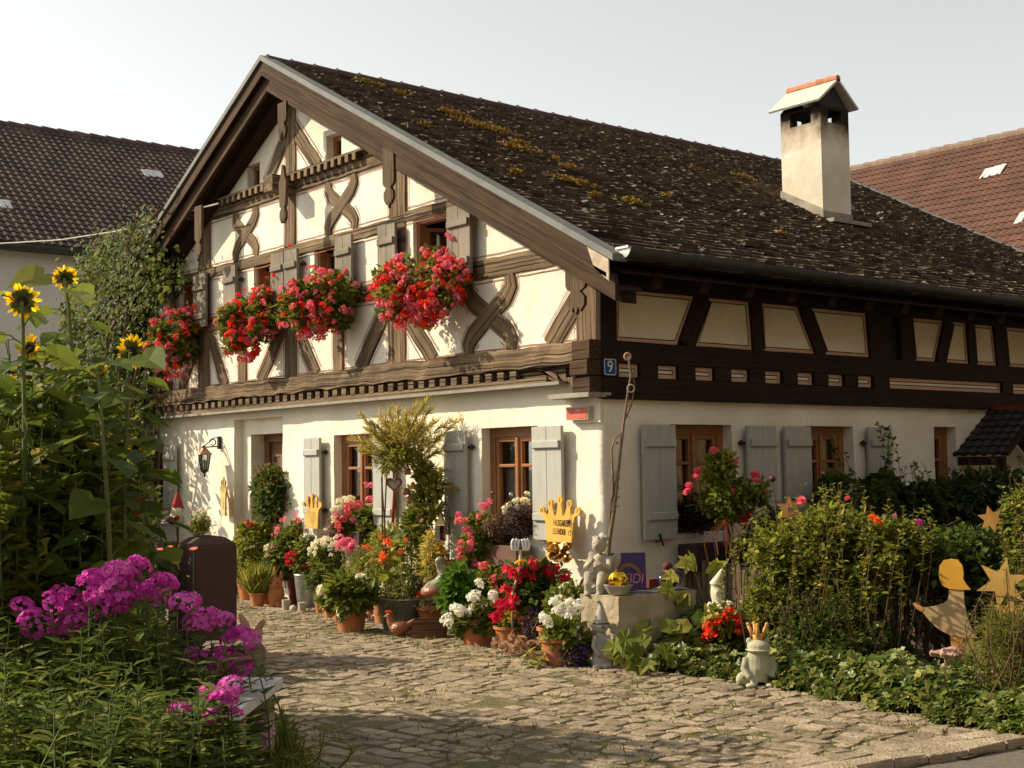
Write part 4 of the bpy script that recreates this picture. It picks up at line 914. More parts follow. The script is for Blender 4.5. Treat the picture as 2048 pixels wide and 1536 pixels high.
def stems(par, base, tips, r=.006, m=None, name='stems', bow=.05, spread=.03):
    b = MB()
    for t in tips:
        t = np.asarray(t); o_ = (t-np.asarray(base))*np.array([.55, .55, 0]); p0 = np.asarray(base)+o_+RNG.normal(size=3)*spread*np.array([1, 1, 0]); q = np.linspace(0, 1, 6)[:, None]
        P = p0*(1-q)+t*q+np.sin(q*math.pi)*RNG.normal(size=3)*bow; b.tube(P, np.linspace(r, r*.5, 6), 5)
    return b.part(par, name, m or STEM)
def leafstems(par, tips, base, per, size, T, m, name='foliage', lo=.25, sm=None, r=.006, droop=0., bow=.06, spread=.1):
    """upright stems with leaves set along them"""
    b = MB(); l = MB(); base = np.asarray(base, float)
    for t in tips:
        t = np.asarray(t, float); o_ = (t-base)*np.array([1, 1, 0]); o_ = o_*(.6 if np.linalg.norm(o_) > .22 else .25); p0 = base+o_+RNG.normal(size=3)*min(spread, .12)*np.array([1, 1, 0]); q = np.linspace(0, 1, 8)[:, None]
        P = p0*(1-q)+t*q+np.sin(q*math.pi)*RNG.normal(size=3)*bow; b.tube(P, np.linspace(r, r*.45, 8), 5)
        u = lo+(1-lo)*np.sort(RNG.random(per)); X = np.stack([np.interp(u, q[:, 0], P[:, i]) for i in range(3)], 1)
        th = np.arange(per)*2.4+RNG.random()*6; d = np.stack([np.cos(th), np.sin(th), .35-droop+RNG.normal(size=per)*.3], 1)
        l.leaves(X, d, np.array([0, 0, 1.])+RNG.normal(size=(per, 3))*.35, size*(.6+.7*RNG.random(per))*(1.1-.5*u), T)
    b.part(par, 'stems', sm or STEM); return l.part(par, name, m)

# ---------------- geranium boxes under the upper windows ----------------
GB = [((290, 400, 615, 755), 'red and pink geraniums spilling from the window box beside the climbing plant', 34, .6), ((432, 560, 580, 715), 'red and pink geraniums in the window box of the second upper window from the climber', 42, .6),
      ((555, 715, 540, 675), 'leafy geranium box in red and pink below the third upper window', 40, .75), ((745, 945, 505, 650), 'largest fullest geranium box, scarlet and pink, under the upper window nearest the corner', 78, .5)]
for (bx, lab, nh, gk) in GB:
    c0 = YP((bx[0]+bx[1])/2, (bx[2]+bx[3])/2, -.34); base = np.array([c0[0], -.3, 3.5])
    t = thing('geranium_box', lab, 'flower box', base, 'geranium boxes at the upper windows')
    s = S(c0); hw = (bx[1]-bx[0])/2*s*.62
    MB().bb(base[0]-hw, base[0]+hw, -.34, -.14, 3.5, 3.66).part(t, 'planter', mat('brown_planter', (.12, .07, .04), rough=.7))
    w = bx[1]-bx[0]; h = bx[3]-bx[2]
    lob = [(bx[0]-w*.07, bx[0]+w*.55, bx[2]+h*.18, bx[3]-h*.05), (bx[0]+w*.4, bx[1]+w*.07, bx[2]-h*.04, bx[3]-h*.2), (bx[0]+w*.12, bx[0]+w*.75, bx[2]+h*.45, bx[3]+h*.06)]
    for bb in lob[:2]+[bx]: FOL(t, bb, c0, int(700*gk), .055, IVY, G1, nc=20, deep=.6)
    if lab.startswith('leafy'): FOL(t, (655, 712, 545, 650), c0, 500, .055, IVY, G1, nc=10, fwd=-.1)
    kin = [('umbel', RED), ('umbel', RED), ('umbel', SALM), ('umbel', PINK), ('umbel', SALM)]
    [heads(t, shellpts(bb, c0, int(nh*.75), deep=.65, front=-.3, k=(.85, 1.12)), kin, .95, solo=True) for bb in lob+[bx]]
    low = shellpts((bx[0]+w*.15, bx[0]+w*.75, bx[2]+h*.5, bx[3]), c0, int(nh*.35), deep=.7, front=.1); heads(t, low, [('umbel', PINK), ('umbel', RED), ('umbel', SALM)], 1.)
tp = {3: [(905, 478), (918, 520), (846, 500), (888, 497)], 1: [(545, 552), (548, 550), (490, 580), (534, 556)], 2: [(578, 492), (615, 535), (630, 540), (632, 548), (680, 562)]}
for i, l in tp.items():
    t = [o for o in COL.objects if o.name.startswith('geranium_box') and o.type == 'EMPTY'][i]; c0 = np.array(BASE[t.name])
    P = pxs(l, c0, -.05, .03); heads(t, P, [('small', RED), ('umbel', PINK)], .8); stems(t, c0+np.array([0, 0, .15]), P, .003)

# ---------------- the climbing plant at the left corner ----------------
ct_ = thing('climbing_plant', 'tall tangled climber with pale seed plumes covering the left corner of the house', 'climber', (-11.4, -.4, 0))
poly = np.array([(178, 505), (215, 470), (262, 480), (292, 448), (318, 468), (342, 500), (345, 555), (305, 592), (268, 690), (280, 800), (268, 850), (245, 905), (250, 1000), (190, 1000), (120, 900), (118, 690), (150, 610)], float)
def inpoly(n, poly):
    lo, hi = poly.min(0), poly.max(0); out = []
    while len(out) < n:
        p = lo+(hi-lo)*RNG.random(2); c = False; j = len(poly)-1
        for i in range(len(poly)):
            if (poly[i, 1] > p[1]) != (poly[j, 1] > p[1]) and p[0] < (poly[j, 0]-poly[i, 0])*(p[1]-poly[i, 1])/(poly[j, 1]-poly[i, 1])+poly[i, 0]: c = not c
            j = i
        if c: out.append(p)
    return np.array(out)
def hang(par, pts, n, size, T, m, Yr, name, cr=.22, dirz=-.5):
    l = MB(); per = max(4, n//len(pts))
    for x, y in pts:
        c = YP(x, y, Yr[0]+(Yr[1]-Yr[0])*RNG.random()); k = per; q = RNG.normal(size=(k, 3))*np.array([cr, cr*.7, cr*.8])
        l.leaves(c+q, np.stack([RNG.normal(size=k)*.6, -.3+RNG.normal(size=k)*.5, dirz+RNG.normal(size=k)*.5], 1), np.array([.3, -1, .6])+RNG.normal(size=(k, 3))*.4, size*(.6+.7*RNG.random(k)), T)
    return l.part(par, name, m)
CLG = leaf('climber_leaf', (.03, .058, .012), (.085, .115, .025), (.15, .16, .045)); pp = inpoly(190, poly); hang(ct_, pp, 11500, .10, OVATE, CLG, (-.6, -.05), 'foliage', .2)
hang(ct_, inpoly(70, poly+np.array([10, 12])), 4200, .08, OVATE, G2, (-.5, .2), 'shaded_foliage', .22)
hang(ct_, inpoly(46, np.array([(200, 480), (290, 500), (260, 640), (200, 720), (140, 640), (165, 560)], float)), 800, .06, LANCE, leaf('pale_seed_plumes', (.14, .14, .06), (.25, .23, .13), (.34, .31, .21)), (-.9, -.6), 'seed_plumes', .16, .4)  # the climber's pale seed plumes, all in one mesh
vb = MB()
for (a, b_, y) in (((235, 640), (185, 760), -.9), ((245, 620), (250, 900), -.6), ((330, 590), (300, 1100), -.25), ((300, 440), (345, 380), -.5), ((265, 520), (262, 430), -.8), ((200, 500), (190, 470), -.8), ((262, 500), (296, 440), -.6), ((335, 500), (352, 640), -.2), ((280, 700), (240, 1130), -.6), ((320, 640), (312, 850), -.2)):
    p, q = YP(*a, y), YP(*b_, y); t = np.linspace(0, 1, 9)[:, None]; vb.tube(p*(1-t)+q*t+np.sin(t*7+RNG.random()*6)*.05, np.linspace(.025, .008, 9), 5)
vb.part(ct_, 'vines', BARK)
ds = MB(); 
for i in range(16):
    x = 305+RNG.random()*55; p = YP(x, 600+RNG.random()*60, -.12); t = np.linspace(0, 1, 6)[:, None]; ds.tube(p+t*np.array([.05*RNG.normal(), -.02, -.5-.6*RNG.random()])+np.sin(t*5)*.02, .004, 4)
ds.part(ct_, 'trailing_shoots', BARK)
# cable
for pts, r, lab, y in (([(0, 487), (120, 480), (250, 460), (350, 430), (437, 407)], .011, 'pale overhead cable running from the gable to the left edge', -.3), ([(352, 428), (350, 470), (353, 500), (358, 530), (366, 556)], .008, 'thin cable hanging down the plaster from the overhead line', -.12)):
    P = np.array([YP(a, b, y if lab.startswith('thin') else y-(437-a)*.0) for a, b in pts]); tt = np.linspace(0, 1, len(P)); T2 = np.linspace(0, 1, 24); P = np.stack([np.interp(T2, tt, P[:, i]) for i in range(3)], 1)
    MB().tube(P, r, 6).solo('cable', lab, 'cable', mat('pale_cable', (.45, .41, .34), rough=.6), tuple(P[0]))

# ---------------- sunflowers ----------------
SB = mat('sunflower_disc', (.045, .025, .012), (.02, .012, .006), sc=40, bump=.8, bsc=60); SGR = leaf('sunflower_bracts', (.07, .10, .02), (.12, .15, .03), trans=.2)
SPET = petal('sunflower_petals', (.84, .58, .008), (.90, .72, .015), .45); SLF = leaf('sunflower_leaf', (.04, .075, .014), (.10, .14, .03), (.18, .20, .055), trans=.4, rough=.5)
def at_depth(px, d): return CAMP*np.array([1, 1, 0])+_h*d+_side*((px-1024)/CAM_F*d)
def sunflower(px, py, rpx, facing, base, lab, nl=9, lean=0., seed=0):
    dd = 8.2+.22*((seed*7) % 5-2); base = at_depth(px+RNG.normal()*25, dd)+np.array([0, 0, .04]); t = thing('sunflower', lab, 'sunflower', base, 'sunflowers in the left garden')
    hp = D(px, py, base); s = S(hp); R = rpx*s*.88; f = nrm(np.array(facing, float))
    q = np.linspace(0, 1, 14)[:, None]; top = hp-f*R*.35; P = base*(1-q)+top*q+np.sin(q*math.pi)*np.array([.11*RNG.normal(), .11*RNG.normal(), 0]); P[-3:] = P[-3:]+np.array([[0, 0, .0], [0, 0, .05], [0, 0, .0]])
    MB().tube(P, np.linspace(.019, .011, 14), 7).part(t, 'stem', mat('sunflower_stem', (.16, .18, .06), (.12, .14, .04), sc=20) if 'sunflower_stem' not in bpy.data.materials else bpy.data.materials['sunflower_stem'])
    a = nrm(np.cross(f, [0, 0, 1])); b = np.cross(a, f); M = np.stack([a, b, f], 1)
    h = MB(); h.lathe([(.01, .05*R), (R*.26, .09*R), (R*.42, .05*R), (R*.45, 0), (R*.4, -.08*R), (R*.2, -.2*R), (.01, -.24*R)], hp, 20, M=M); hd = h.part(t, 'flower_head', SB)
    n = 44; th = RNG.random(n)*6.28; e = RNG.normal(size=n)*.22+.12; Dd = (a*np.cos(th)[:, None]+b*np.sin(th)[:, None])*np.cos(e)[:, None]+f*np.sin(e)[:, None]
    l = MB(); l.leaves(hp+(a*np.cos(th)[:, None]+b*np.sin(th)[:, None])*R*.40, Dd, f+RNG.normal(size=(n, 3))*.4, R*(.5+.3*RNG.random(n)), PETAL); l.part(hd, 'petals', SPET)
    n = 26; th = RNG.random(n)*6.28; l = MB(); l.leaves(hp-f*.1*R+(a*np.cos(th)[:, None]+b*np.sin(th)[:, None])*R*.25, (a*np.cos(th)[:, None]+b*np.sin(th)[:, None])-f*.15, -f+RNG.normal(size=(n, 3))*.3, R*.58, OVATE); l.part(hd, 'bracts', SGR)
    nl = int(nl*2.2); u = np.linspace(.3, .98, nl); X = np.stack([np.interp(u, q[:, 0], P[:, i]) for i in range(3)], 1); th = np.arange(nl)*2.4+seed
    d = np.stack([np.cos(th), np.sin(th), np.full(nl, .1)], 1); pet = MB(); l = MB(); L = .13
    for i in range(nl): pet.tube([X[i], X[i]+d[i]*L*.6+np.array([0, 0, .05]), X[i]+d[i]*L+np.array([0, 0, .05])], .004, 4)
    pet.part(t, 'leaf_stalks', STEM); l.leaves(X+d*L+np.array([0, 0, .05]), d+np.array([0, 0, -.45]), np.array([0, 0, 1.])+RNG.normal(size=(nl, 3))*.35, (.15+.11*RNG.random(nl)), HEART); l.part(t, 'leaves', SLF)
    return t
sf = [(45, 603, 38, (-.75, .35, .1), (-1.1, -5.0), 'big sunflower with a dark disc at the far left edge of the photo', 11), (130, 556, 27, (-.6, .35, .25), (-1.0, -4.75), 'tallest sunflower, turned away, standing in front of the grey neighbour wall', 12),
      (60, 695, 30, (.55, -.75, .25), (-.9, -5.05), 'half-hidden sunflower just below the big dark disced one', 10), (265, 703, 37, (-.55, .55, .2), (-1.05, -4.3), 'sunflower seen from behind beside the left geranium box', 11),
      (20, 768, 22, (-.5, .6, .3), (-.8, -5.2), 'low sunflower at the left edge under the half-hidden one', 9), (195, 740, 22, (-.3, .3, -.6), (-1.2, -4.55), 'drooping sunflower hidden in leaves left of the one seen from behind', 10),
      (128, 905, 17, (-.3, .6, .2), (-1.15, -4.7), 'small ragged sunflower above the large red dahlia', 6), (270, 897, 17, (.8, -.1, .1), (-1.6, -4.0), 'small side-on sunflower by the leftmost ground floor window', 6), (30, 800, 14, (-.6, .4, .4), (-.75, -5.3), 'smallest yellow sunflower at the left edge above the fence', 7)]
for i, (a, b_, r, f, bs, lab, nl) in enumerate(sf): sunflower(a, b_, r, f, (*bs, .05), lab, nl, seed=i*1.3)
EZ3 = np.array([0, 0, 1.])
# ---------------- left garden ----------------
WPICK = wood('picket_wood', (.17, .115, .075), (.10, .068, .045), lat=18)
def fence(name, lab, pts, top, n, m, w=.055, ptd=False):
    p = np.array(pts, float); t = thing('picket_fence', lab, 'fence', (*p[0], 0)); L_ = np.concatenate([[0], np.cumsum(np.linalg.norm(np.diff(p, axis=0), axis=1))])
    for i in range(n):
        s = L_[-1]*(i+.5)/n; x, y = np.interp(s, L_, p[:, 0]), np.interp(s, L_, p[:, 1]); d = nrm(p[-1]-p[0]); hh = top+RNG.normal()*.02
        b = MB(); o = np.array([x, y, 0]); ax = np.array([d[0], d[1], 0]); lean = RNG.normal()*.012
        b.prism([(-w/2, .05), (w/2, .05), (w/2+lean, hh-.05), (w*.22+lean, hh), (-w*.22+lean, hh), (-w/2+lean, hh-.05)], o, ax, (0, 0, 1), .022); b.part(t, 'picket', m)
    nv = np.array([-d[1], d[0], 0])
    for z in (.25, top-.28):
        b = MB()
        for a, c in zip(p[:-1], p[1:]): b.bar((*a, z), (*c, z), .06, .035, (0, 0, 1))
        for v in b.v: v += nv*.03
        b.part(t, 'rail', m)
    return t
fence('f', 'dark wooden picket fence in the shade behind the magenta phlox', [(-1.45, -5.6), (-1.72, -4.4), (-1.85, -3.25)], 1.03, 21, WPICK, .075)
# granite gate pillar
pc = np.array([-1.72, -3.05, 0]); t = thing('gate_pillar', 'dark brown granite gate pillar with a rounded top beside the magenta phlox', 'pillar', pc)
b = MB(); w = .185; prof = [(w, 0), (w, .96), (w*.97, .99), (w*.6, 1.045), (w*.15, 1.06)]
for (r0, z0), (r1, z1) in zip(prof[:-1], prof[1:]): b.add([(sx*r, sy*r, z) for r, z in ((r0, z0), (r1, z1)) for sx, sy in ((-1, -1), (1, -1), (1, 1), (-1, 1))]+pc, [(i, (i+1) % 4, 4+(i+1) % 4, 4+i) for i in range(4)])
b.add([(sx*w*.15, sy*w*.15, 1.06) for sx, sy in ((-1, -1), (1, -1), (1, 1), (-1, 1))]+pc, [(0, 1, 2, 3)]); b.part(t, 'shaft', GRAN)
tp_ = pc+np.array([.06, .1, 1.02])
t = thing('saxifrage_clump', 'clump of tiny cream flowers growing on the granite pillar', 'plant', tp_)
FOL(t, (372, 424, 1025, 1072), tp_, 700, .022, DIA, G3, nc=14, deep=.8); heads(t, shellpts((372, 424, 1020, 1070), tp_, 34, front=-.3), [('small', CRM)], .5)
t = thing('stone_shards', 'white and brown stones lying on top of the granite pillar', 'stones', pc+np.array([-.05, -.05, 1.05]))
for px, py, m, r in ((330, 1046, CAST, .05), (345, 1042, GRAN, .05), (352, 1035, TERRAR, .04), (338, 1038, GRAN, .045)): p = D(px, py, BASE[t.name]); MB().ell(p, (r, r*.8, r*.6), 9, 6).part(t, 'stone', m, smooth=True)
# gnome on a stick: red hat, pale beard
gb = D(355, 1020, pc, .1); t = thing('garden_gnome', 'small gnome with a red hat and long pale beard above the granite pillar', 'gnome', gb)
MB().lathe([(.01, .13), (.035, .07), (.055, .0), (.06, -.01)], gb+np.array([0, 0, .02]), 14).part(t, 'hat', mat('red_felt', (.45, .04, .025), (.3, .03, .02)))
MB().ell(gb+np.array([0, 0, 0]), (.04, .04, .04)).part(t, 'head', mat('gnome_skin', (.6, .35, .22)), smooth=True)
MB().lathe([(.045, .02), (.06, -.04), (.065, -.1), (.03, -.14), (.005, -.15)], gb+_h*-.02, 14).part(t, 'beard', mat('pale_beard', (.62, .62, .42), (.5, .5, .33), sc=20, bump=.8), smooth=True)
MB().tube([gb-np.array([0, 0, .02]), gb-np.array([0, 0, .4])], .012).part(t, 'stick', BARK)
# zinnias
for i, (x, y, bx, by, lab) in enumerate(((300, 1100, 312, 1180, 'coral zinnia in shade left of the granite pillar'), (318, 1100, 318, 1190, 'coral zinnia just left of the pillar, second of three together'), (340, 1094, 330, 1165, 'smallest orange zinnia just left of the pillar'), (387, 1098, 370, 1185, 'single coral zinnia in front of the dark granite pillar'))):
    bs = np.array([-1.05, -3.45, .1]); p = D(x, y, bs); r = D(bx, by, bs); r2 = r.copy(); r2[2] = .1
    t = thing('zinnia', lab, 'flower', r2, 'zinnias by the pillar'); stems(t, r2, [p], .004, bow=.03); inst(t, 'flower_head', H('zinnia', SALM if i != 2 else ORG), p, (.3, .2, 0), 1.1 if i != 2 else .8)
    l = MB(); q = r+(p-r)*.35; l.leaves([q, q, r], [(1, 0, .4), (-1, .3, .4), (.5, -1, .3)], [(0, 0, 1)]*3, .06, LANCE); l.part(t, 'leaves', G3)
# dark leafy shrubs and dahlias behind the fence
def leafy(lab, cat, name, base, tips, per, size, T, m, group=None, r=.008, sp=.15, lo=.12): t = thing(name, lab, cat, base, group); leafstems(t, tips+[np.asarray(x)+RNG.normal(size=3)*np.array([.15, .15, .1]) for x in tips], base, int(per*1.2), size*1.1, T, m, r=r, spread=sp, lo=lo); return t
def tips_in(box, base, n, dep=.35): return [D(box[0]+(box[1]-box[0])*RNG.random(), box[2]+(box[3]-box[2])*RNG.random(), base, RNG.normal()*dep) for _ in range(n)]
DB = at_depth(180, 11.8); dh = leafy('dahlia bush with dark red blooms behind the left picket fence', 'dahlia', 'dahlia_bush', DB+EZ3*.04, tips_in((-10, 335, 930, 1075), DB, 46, .3), 28, .16, OVATE, G2)
P = pxs([(103, 940), (145, 1040), (265, 1015), (243, 1000), (180, 945), (110, 1003), (60, 1110), (88, 1140)], DB, -.25); 
for p, s_ in zip(P, (1.9, 1.4, 1.5, .8, 1.1, .8, 1., 1.1)): inst(dh, 'flower_head', H('dahlia', DRED), p, (R_(60)+RNG.normal()*.2, 0, R_(40)), s_)
stems(dh, DB, P, .005)
leafy('tall dark leafy shrub filling the shade below the climbing plant', 'shrub', 'leafy_shrub', (-10.3, -1.4, .05), tips_in((120, 300, 800, 1010), (-10.3, -1.4, 0), 44, .4), 36, .2, OVATE, G2, sp=.4)
leafy('mid green leafy stems crowding the left edge under the sunflowers', 'shrub', 'leafy_shrub', at_depth(20, 7.9), tips_in((-110, 95, 740, 1100), at_depth(20, 7.9), 34), 28, .12, HEART, G1, sp=.3, lo=.45)
leafy('sunlit leafy stems between the sunflower stems and the climber', 'shrub', 'leafy_shrub', at_depth(130, 8.3), tips_in((20, 220, 740, 950), at_depth(130, 8.3), 26), 24, .12, HEART, SLF, sp=.3, lo=.5)
leafy('seedy green stems beside the leftmost ground floor window', 'shrub', 'leafy_shrub', (-9.2, -1.6, .05), tips_in((215, 330, 940, 1060), (-9.2, -1.6, 0), 26), 24, .12, LANCE, G1, sp=.3)
for q_, lab, bx in ((60, 'leafy mass of heart shaped leaves filling the left edge between the sunflower stalks', (-20, 130, 640, 900)), (200, 'leafy sunflower side shoots in front of the climber', (110, 225, 735, 960))): leafy(lab, 'shrub', 'leafy_shrub', at_depth(q_, 8.7), tips_in(bx, at_depth(q_, 8.7), 26), 22, .115, HEART, leaf('shade_toned_sunflower_leaf', (.025, .05, .012), (.075, .11, .025), (.15, .17, .045)) if q_ == 60 else G1, sp=.25, lo=.5)  # left edge mass: shade put into the colour as a darker leaf
leafy('low dark weeds at the foot of the left picket fence', 'weeds', 'leafy_shrub', at_depth(130, 10.2), tips_in((-30, 330, 1170, 1240), at_depth(130, 10.2), 40), 18, .11, OVATE, G2, sp=.6)
yo = D(55, 1010, (-1.2, -4.9, 0)); t = thing('glass_ornament', 'hanging amber glass drop among the sunflower stems', 'ornament', yo)
MB().lathe([(.005, .09), (.03, .02), (.035, -.02), (.004, -.11)], yo, 8).part(t, 'drop', mat('amber_glass', (.5, .22, .03), rough=.1, spec=.6)); MB().tube([yo+np.array([0, 0, .09]), yo+np.array([0, 0, .25])], .003, 4).part(t, 'cord', BLACK)
# magenta phlox
pb = np.array([1.95, -5.43, .02]); t = thing('phlox_clump', 'large clump of magenta phlox in the left foreground', 'phlox', pb)
HP = [(60, 1232), (45, 1210), (75, 1250), (120, 1190), (105, 1205), (140, 1200), (155, 1245), (135, 1250), (180, 1180), (235, 1140), (215, 1150), (250, 1150), (265, 1175), (205, 1200), (280, 1130), (300, 1180), (318, 1190), (370, 1205), (330, 1165), (190, 1160), (225, 1185), (240, 1210), (165, 1225)]
HP2 = [(420, 1235), (400, 1245), (445, 1240), (485, 1268), (500, 1278), (470, 1275), (400, 1315), (385, 1312), (440, 1395), (420, 1385), (455, 1400), (360, 1420), (465, 1425), (430, 1435), (410, 1325), (445, 1335), (440, 1310), (480, 1330), (385, 1245), (460, 1375)]
pA = pxs(HP, pb, -.05, .12); pB2 = pxs([p for p in HP2 if p[1] < 1340], (2.3, -4.97, 0), 0, .08); pC = pxs([p for p in HP2 if p[1] >= 1340], at_depth(430, 6.25), 0, .05)
MG2 = petal('light_magenta_petals', (.56, .05, .37), (.76, .17, .54)); heads(t, pA, [('phlox', MAG), ('phlox', MAG), ('phlox', MG2)], .88, .22, .5); 
def nearbase(P): return [np.array([p[0]*.75+pb[0]*.25, p[1]*.75+pb[1]*.25, .05]) for p in P]
l = MB(); sb = MB()
def phstems(P, n2, box=None, bs=pb):
    tips = [(p-np.array([0, 0, .04])) for p in P]+([*tips_in(box, bs, n2, .3)] if box else [])
    for p in tips:
        r = np.array([p[0]+RNG.normal()*.12, p[1]+RNG.normal()*.12, .05]); q = np.linspace(0, 1, 7)[:, None]; X = r*(1-q)+p*q+np.sin(q*3.14)*RNG.normal(size=3)*.03; sb.tube(X, np.linspace(.006, .003, 7), 5)
        k = 22; u = np.repeat(np.linspace(.2, .96, k//2), 2); XX = np.stack([np.interp(u, q[:, 0], X[:, i]) for i in range(3)], 1); th = np.repeat(np.arange(k//2)*1.57+RNG.random()*6, 2)+np.tile([0, math.pi], k//2)
        l.leaves(XX, np.stack([np.cos(th), np.sin(th), .25+.3*RNG.random(k)], 1), np.array([0, 0, 1.])+RNG.normal(size=(k, 3))*.25, .165*(.6+.6*RNG.random(k))*(1.15-.45*u), LANCE)
phstems(pA, 170, (-30, 400, 1230, 1500)); phstems(pB2, 60, (300, 480, 1290, 1500), np.array([2.3, -5.0, 0])); phstems(pC, 90, (180, 455, 1370, 1530), at_depth(380, 6.3)); phstems([], 80, (-60, 330, 1310, 1530), at_depth(120, 6.5))
sb.part(t, 'stems', STEM); l.part(t, 'foliage', leaf('phlox_leaf', (.028, .055, .012), (.08, .12, .022), (.17, .19, .05)))
heads(t, pB2, [('phlox', MAG), ('phlox', MG2)], .78, .2, .5); heads(t, pC, [('phlox', MAG), ('phlox', MG2)], .64, .15, .3)
pk = pxs([(522, 1445), (535, 1455), (528, 1475), (540, 1468), (530, 1490)], (2.4, -4.75, 0), 0, .03); t = thing('pink_phlox', 'single pale pink phlox in front of the white stone bench', 'phlox', (2.4, -4.75, 0)); heads(t, pk, [('phlox', PALEP)], .4); leafstems(t, [pk[0]], (2.4, -4.75, .0), 8, .07, LANCE, G1, spread=.02)
# low plants and grass in the foreground
fg = np.array([2.59, -5.74, .0]); t = thing('foreground_herbs', 'mixed leafy herbs along the bottom left edge', 'plants', fg)
leafstems(t, tips_in((-40, 420, 1490, 1560), fg, 120, .3), fg, 16, .085, LANCE, G3, spread=.12, bow=.05)
t = thing('foreground_herbs', 'lance-leaved weed leaning over the grass at the bottom, right of the pink phlox', 'plants', (2.75, -4.6, 0)); leafstems(t, [D(x, y, (2.75, -4.6, 0), RNG.normal()*.08) for x, y in ((640, 1465), (655, 1480), (620, 1500), (600, 1490), (585, 1510), (560, 1500), (650, 1455))], (2.75, -4.6, 0), 14, .075, LANCE, G3, spread=.12, bow=.05)
gm = MB(); N = 9000; x = 1.2+2.4*RNG.random(N); y = -5.9+1.9*RNG.random(N); kp = (y < -3.95-.45*(x-1.2)) & (y > -7) ; x, y = x[kp], y[kp]; n = len(x)
gm.leaves(np.stack([x, y, 0*x], 1), np.stack([RNG.normal(size=n)*.5, RNG.normal(size=n)*.5, np.ones(n)], 1), RNG.normal(size=(n, 3)), .04+.10*RNG.random(n)**1.6, _T([(-.04, 0, 0), (.04, 0, 0), (.03, .6, -.03), (0, 1, -.2), (-.02, .6, -.03)], [(0, 1, 2, 3, 4)]))
gm.solo('lawn_grass', 'grass at the bottom left by the bench', 'grass', leaf('lawn_grass', (.06, .085, .014), (.14, .17, .03), (.26, .25, .09), trans=.35), kind='stuff')
# bench, blocks, pots by the pillar
t = thing('stone_bench', 'white marble slab bench half hidden by the phlox', 'bench', (1.0, -4.1, 0)); zb = .43
q = [G(x, y, zb) for x, y in ((452, 1368), (566, 1352), (562, 1360), (478, 1420))]; A, B_ = G(566, 1354, zb), G(480, 1418, zb); e = nrm(B_-A); pe = np.array([e[1], -e[0], 0]); pe = pe if pe@_side < 0 else -pe
b = MB(); n_ = [A, B_+e*.0, B_+e*.0+pe*.42, A+pe*.42]; b.add([*n_, *[v-np.array([0, 0, .055]) for v in n_]], [(0, 1, 2, 3), (7, 6, 5, 4)]+[(i, 4+i, 4+(i+1) % 4, (i+1) % 4) for i in range(4)]); b.part(t, 'slab', mat('white_marble', (.72, .71, .68), (.62, .61, .58), sc=5, rough=.5))
for s_ in (.08, .75):
    c = A+e*(s_+.07)*np.linalg.norm(B_-A)+pe*.2; b = MB(); b.box((c[0], c[1], .185), (.14, .34, .37), rz=math.atan2(e[1], e[0])); b.part(t, 'leg', STONE)
bc = np.array([-.55, -3.4, 0]); t = thing('stone_block', 'rough grey stone block behind the white bench', 'block', bc); b = MB(); b.bar(bc+np.array([-.2, .02, .14]), bc+np.array([.2, -.02, .14]), .34, .28, (0, 0, 1), seg=4, jit=.015, ch=.03); b.part(t, 'stone', mat('grey_block_stone', (.24, .19, .15), (.17, .135, .11), sc=25, bump=.7), smooth=False)
rc = D(505, 1290, bc, 0); t = thing('rabbit_pot', 'pinkish clay pot with two rabbit ears on the grey stone block', 'pot', rc); CL = mat('pale_pink_clay', (.48, .28, .22), (.38, .21, .16), sc=9, bump=.15)
b = MB(); b.lathe([(.05, 0), (.075, .04), (.08, .1), (.07, .12), (.06, .115), (.06, .05)], rc, 16, cap=False); b.part(t, 'bowl', CL, smooth=True, sharp=40)
for s_, ln in ((-.055, .15), (.05, .1)): e2 = MB(); M = np.stack([_side, np.cross(nrm(np.array([s_*3, 0, 1.])), _side)*0+np.array([0, 1., 0]), nrm(np.array([_side[0]*s_*9, _side[1]*s_*9, 1.]))], 1); e2.ell(rc+_side*s_*1.2+np.array([0, 0, .1+ln*.5]), (.03, .02, ln*.55), M=M); e2.part(t, 'ear', CL, smooth=True)
wc = np.array([-2.0, -2.35, 0]); wc = G(436, 1262); t = thing('watering_can', 'dark plastic watering can behind the granite pillar', 'watering can', wc); DP = mat('dark_plastic', (.03, .03, .032), rough=.35)
b = MB(); b.lathe([(.12, 0), (.13, .02), (.12, .2), (.09, .24), (.03, .25)], wc, 20); b.part(t, 'body', DP, smooth=True, sharp=50)
a = np.linspace(0, math.pi, 10); b = MB(); b.tube([wc+_side*(.05+.08*math.sin(x))+np.array([0, 0, .22+.11*(1-math.cos(x))]) for x in a], .012, 8); b.part(t, 'handle', DP, smooth=True)
b = MB(); b.tube([wc-_side*.1+np.array([0, 0, .06]), wc-_side*.26+np.array([0, 0, .28])], [.022, .014], 8); b.ell(wc-_side*.28+np.array([0, 0, .3]), .035); b.part(t, 'spout', mat('red_spout', (.5, .03, .02), rough=.4), smooth=True)

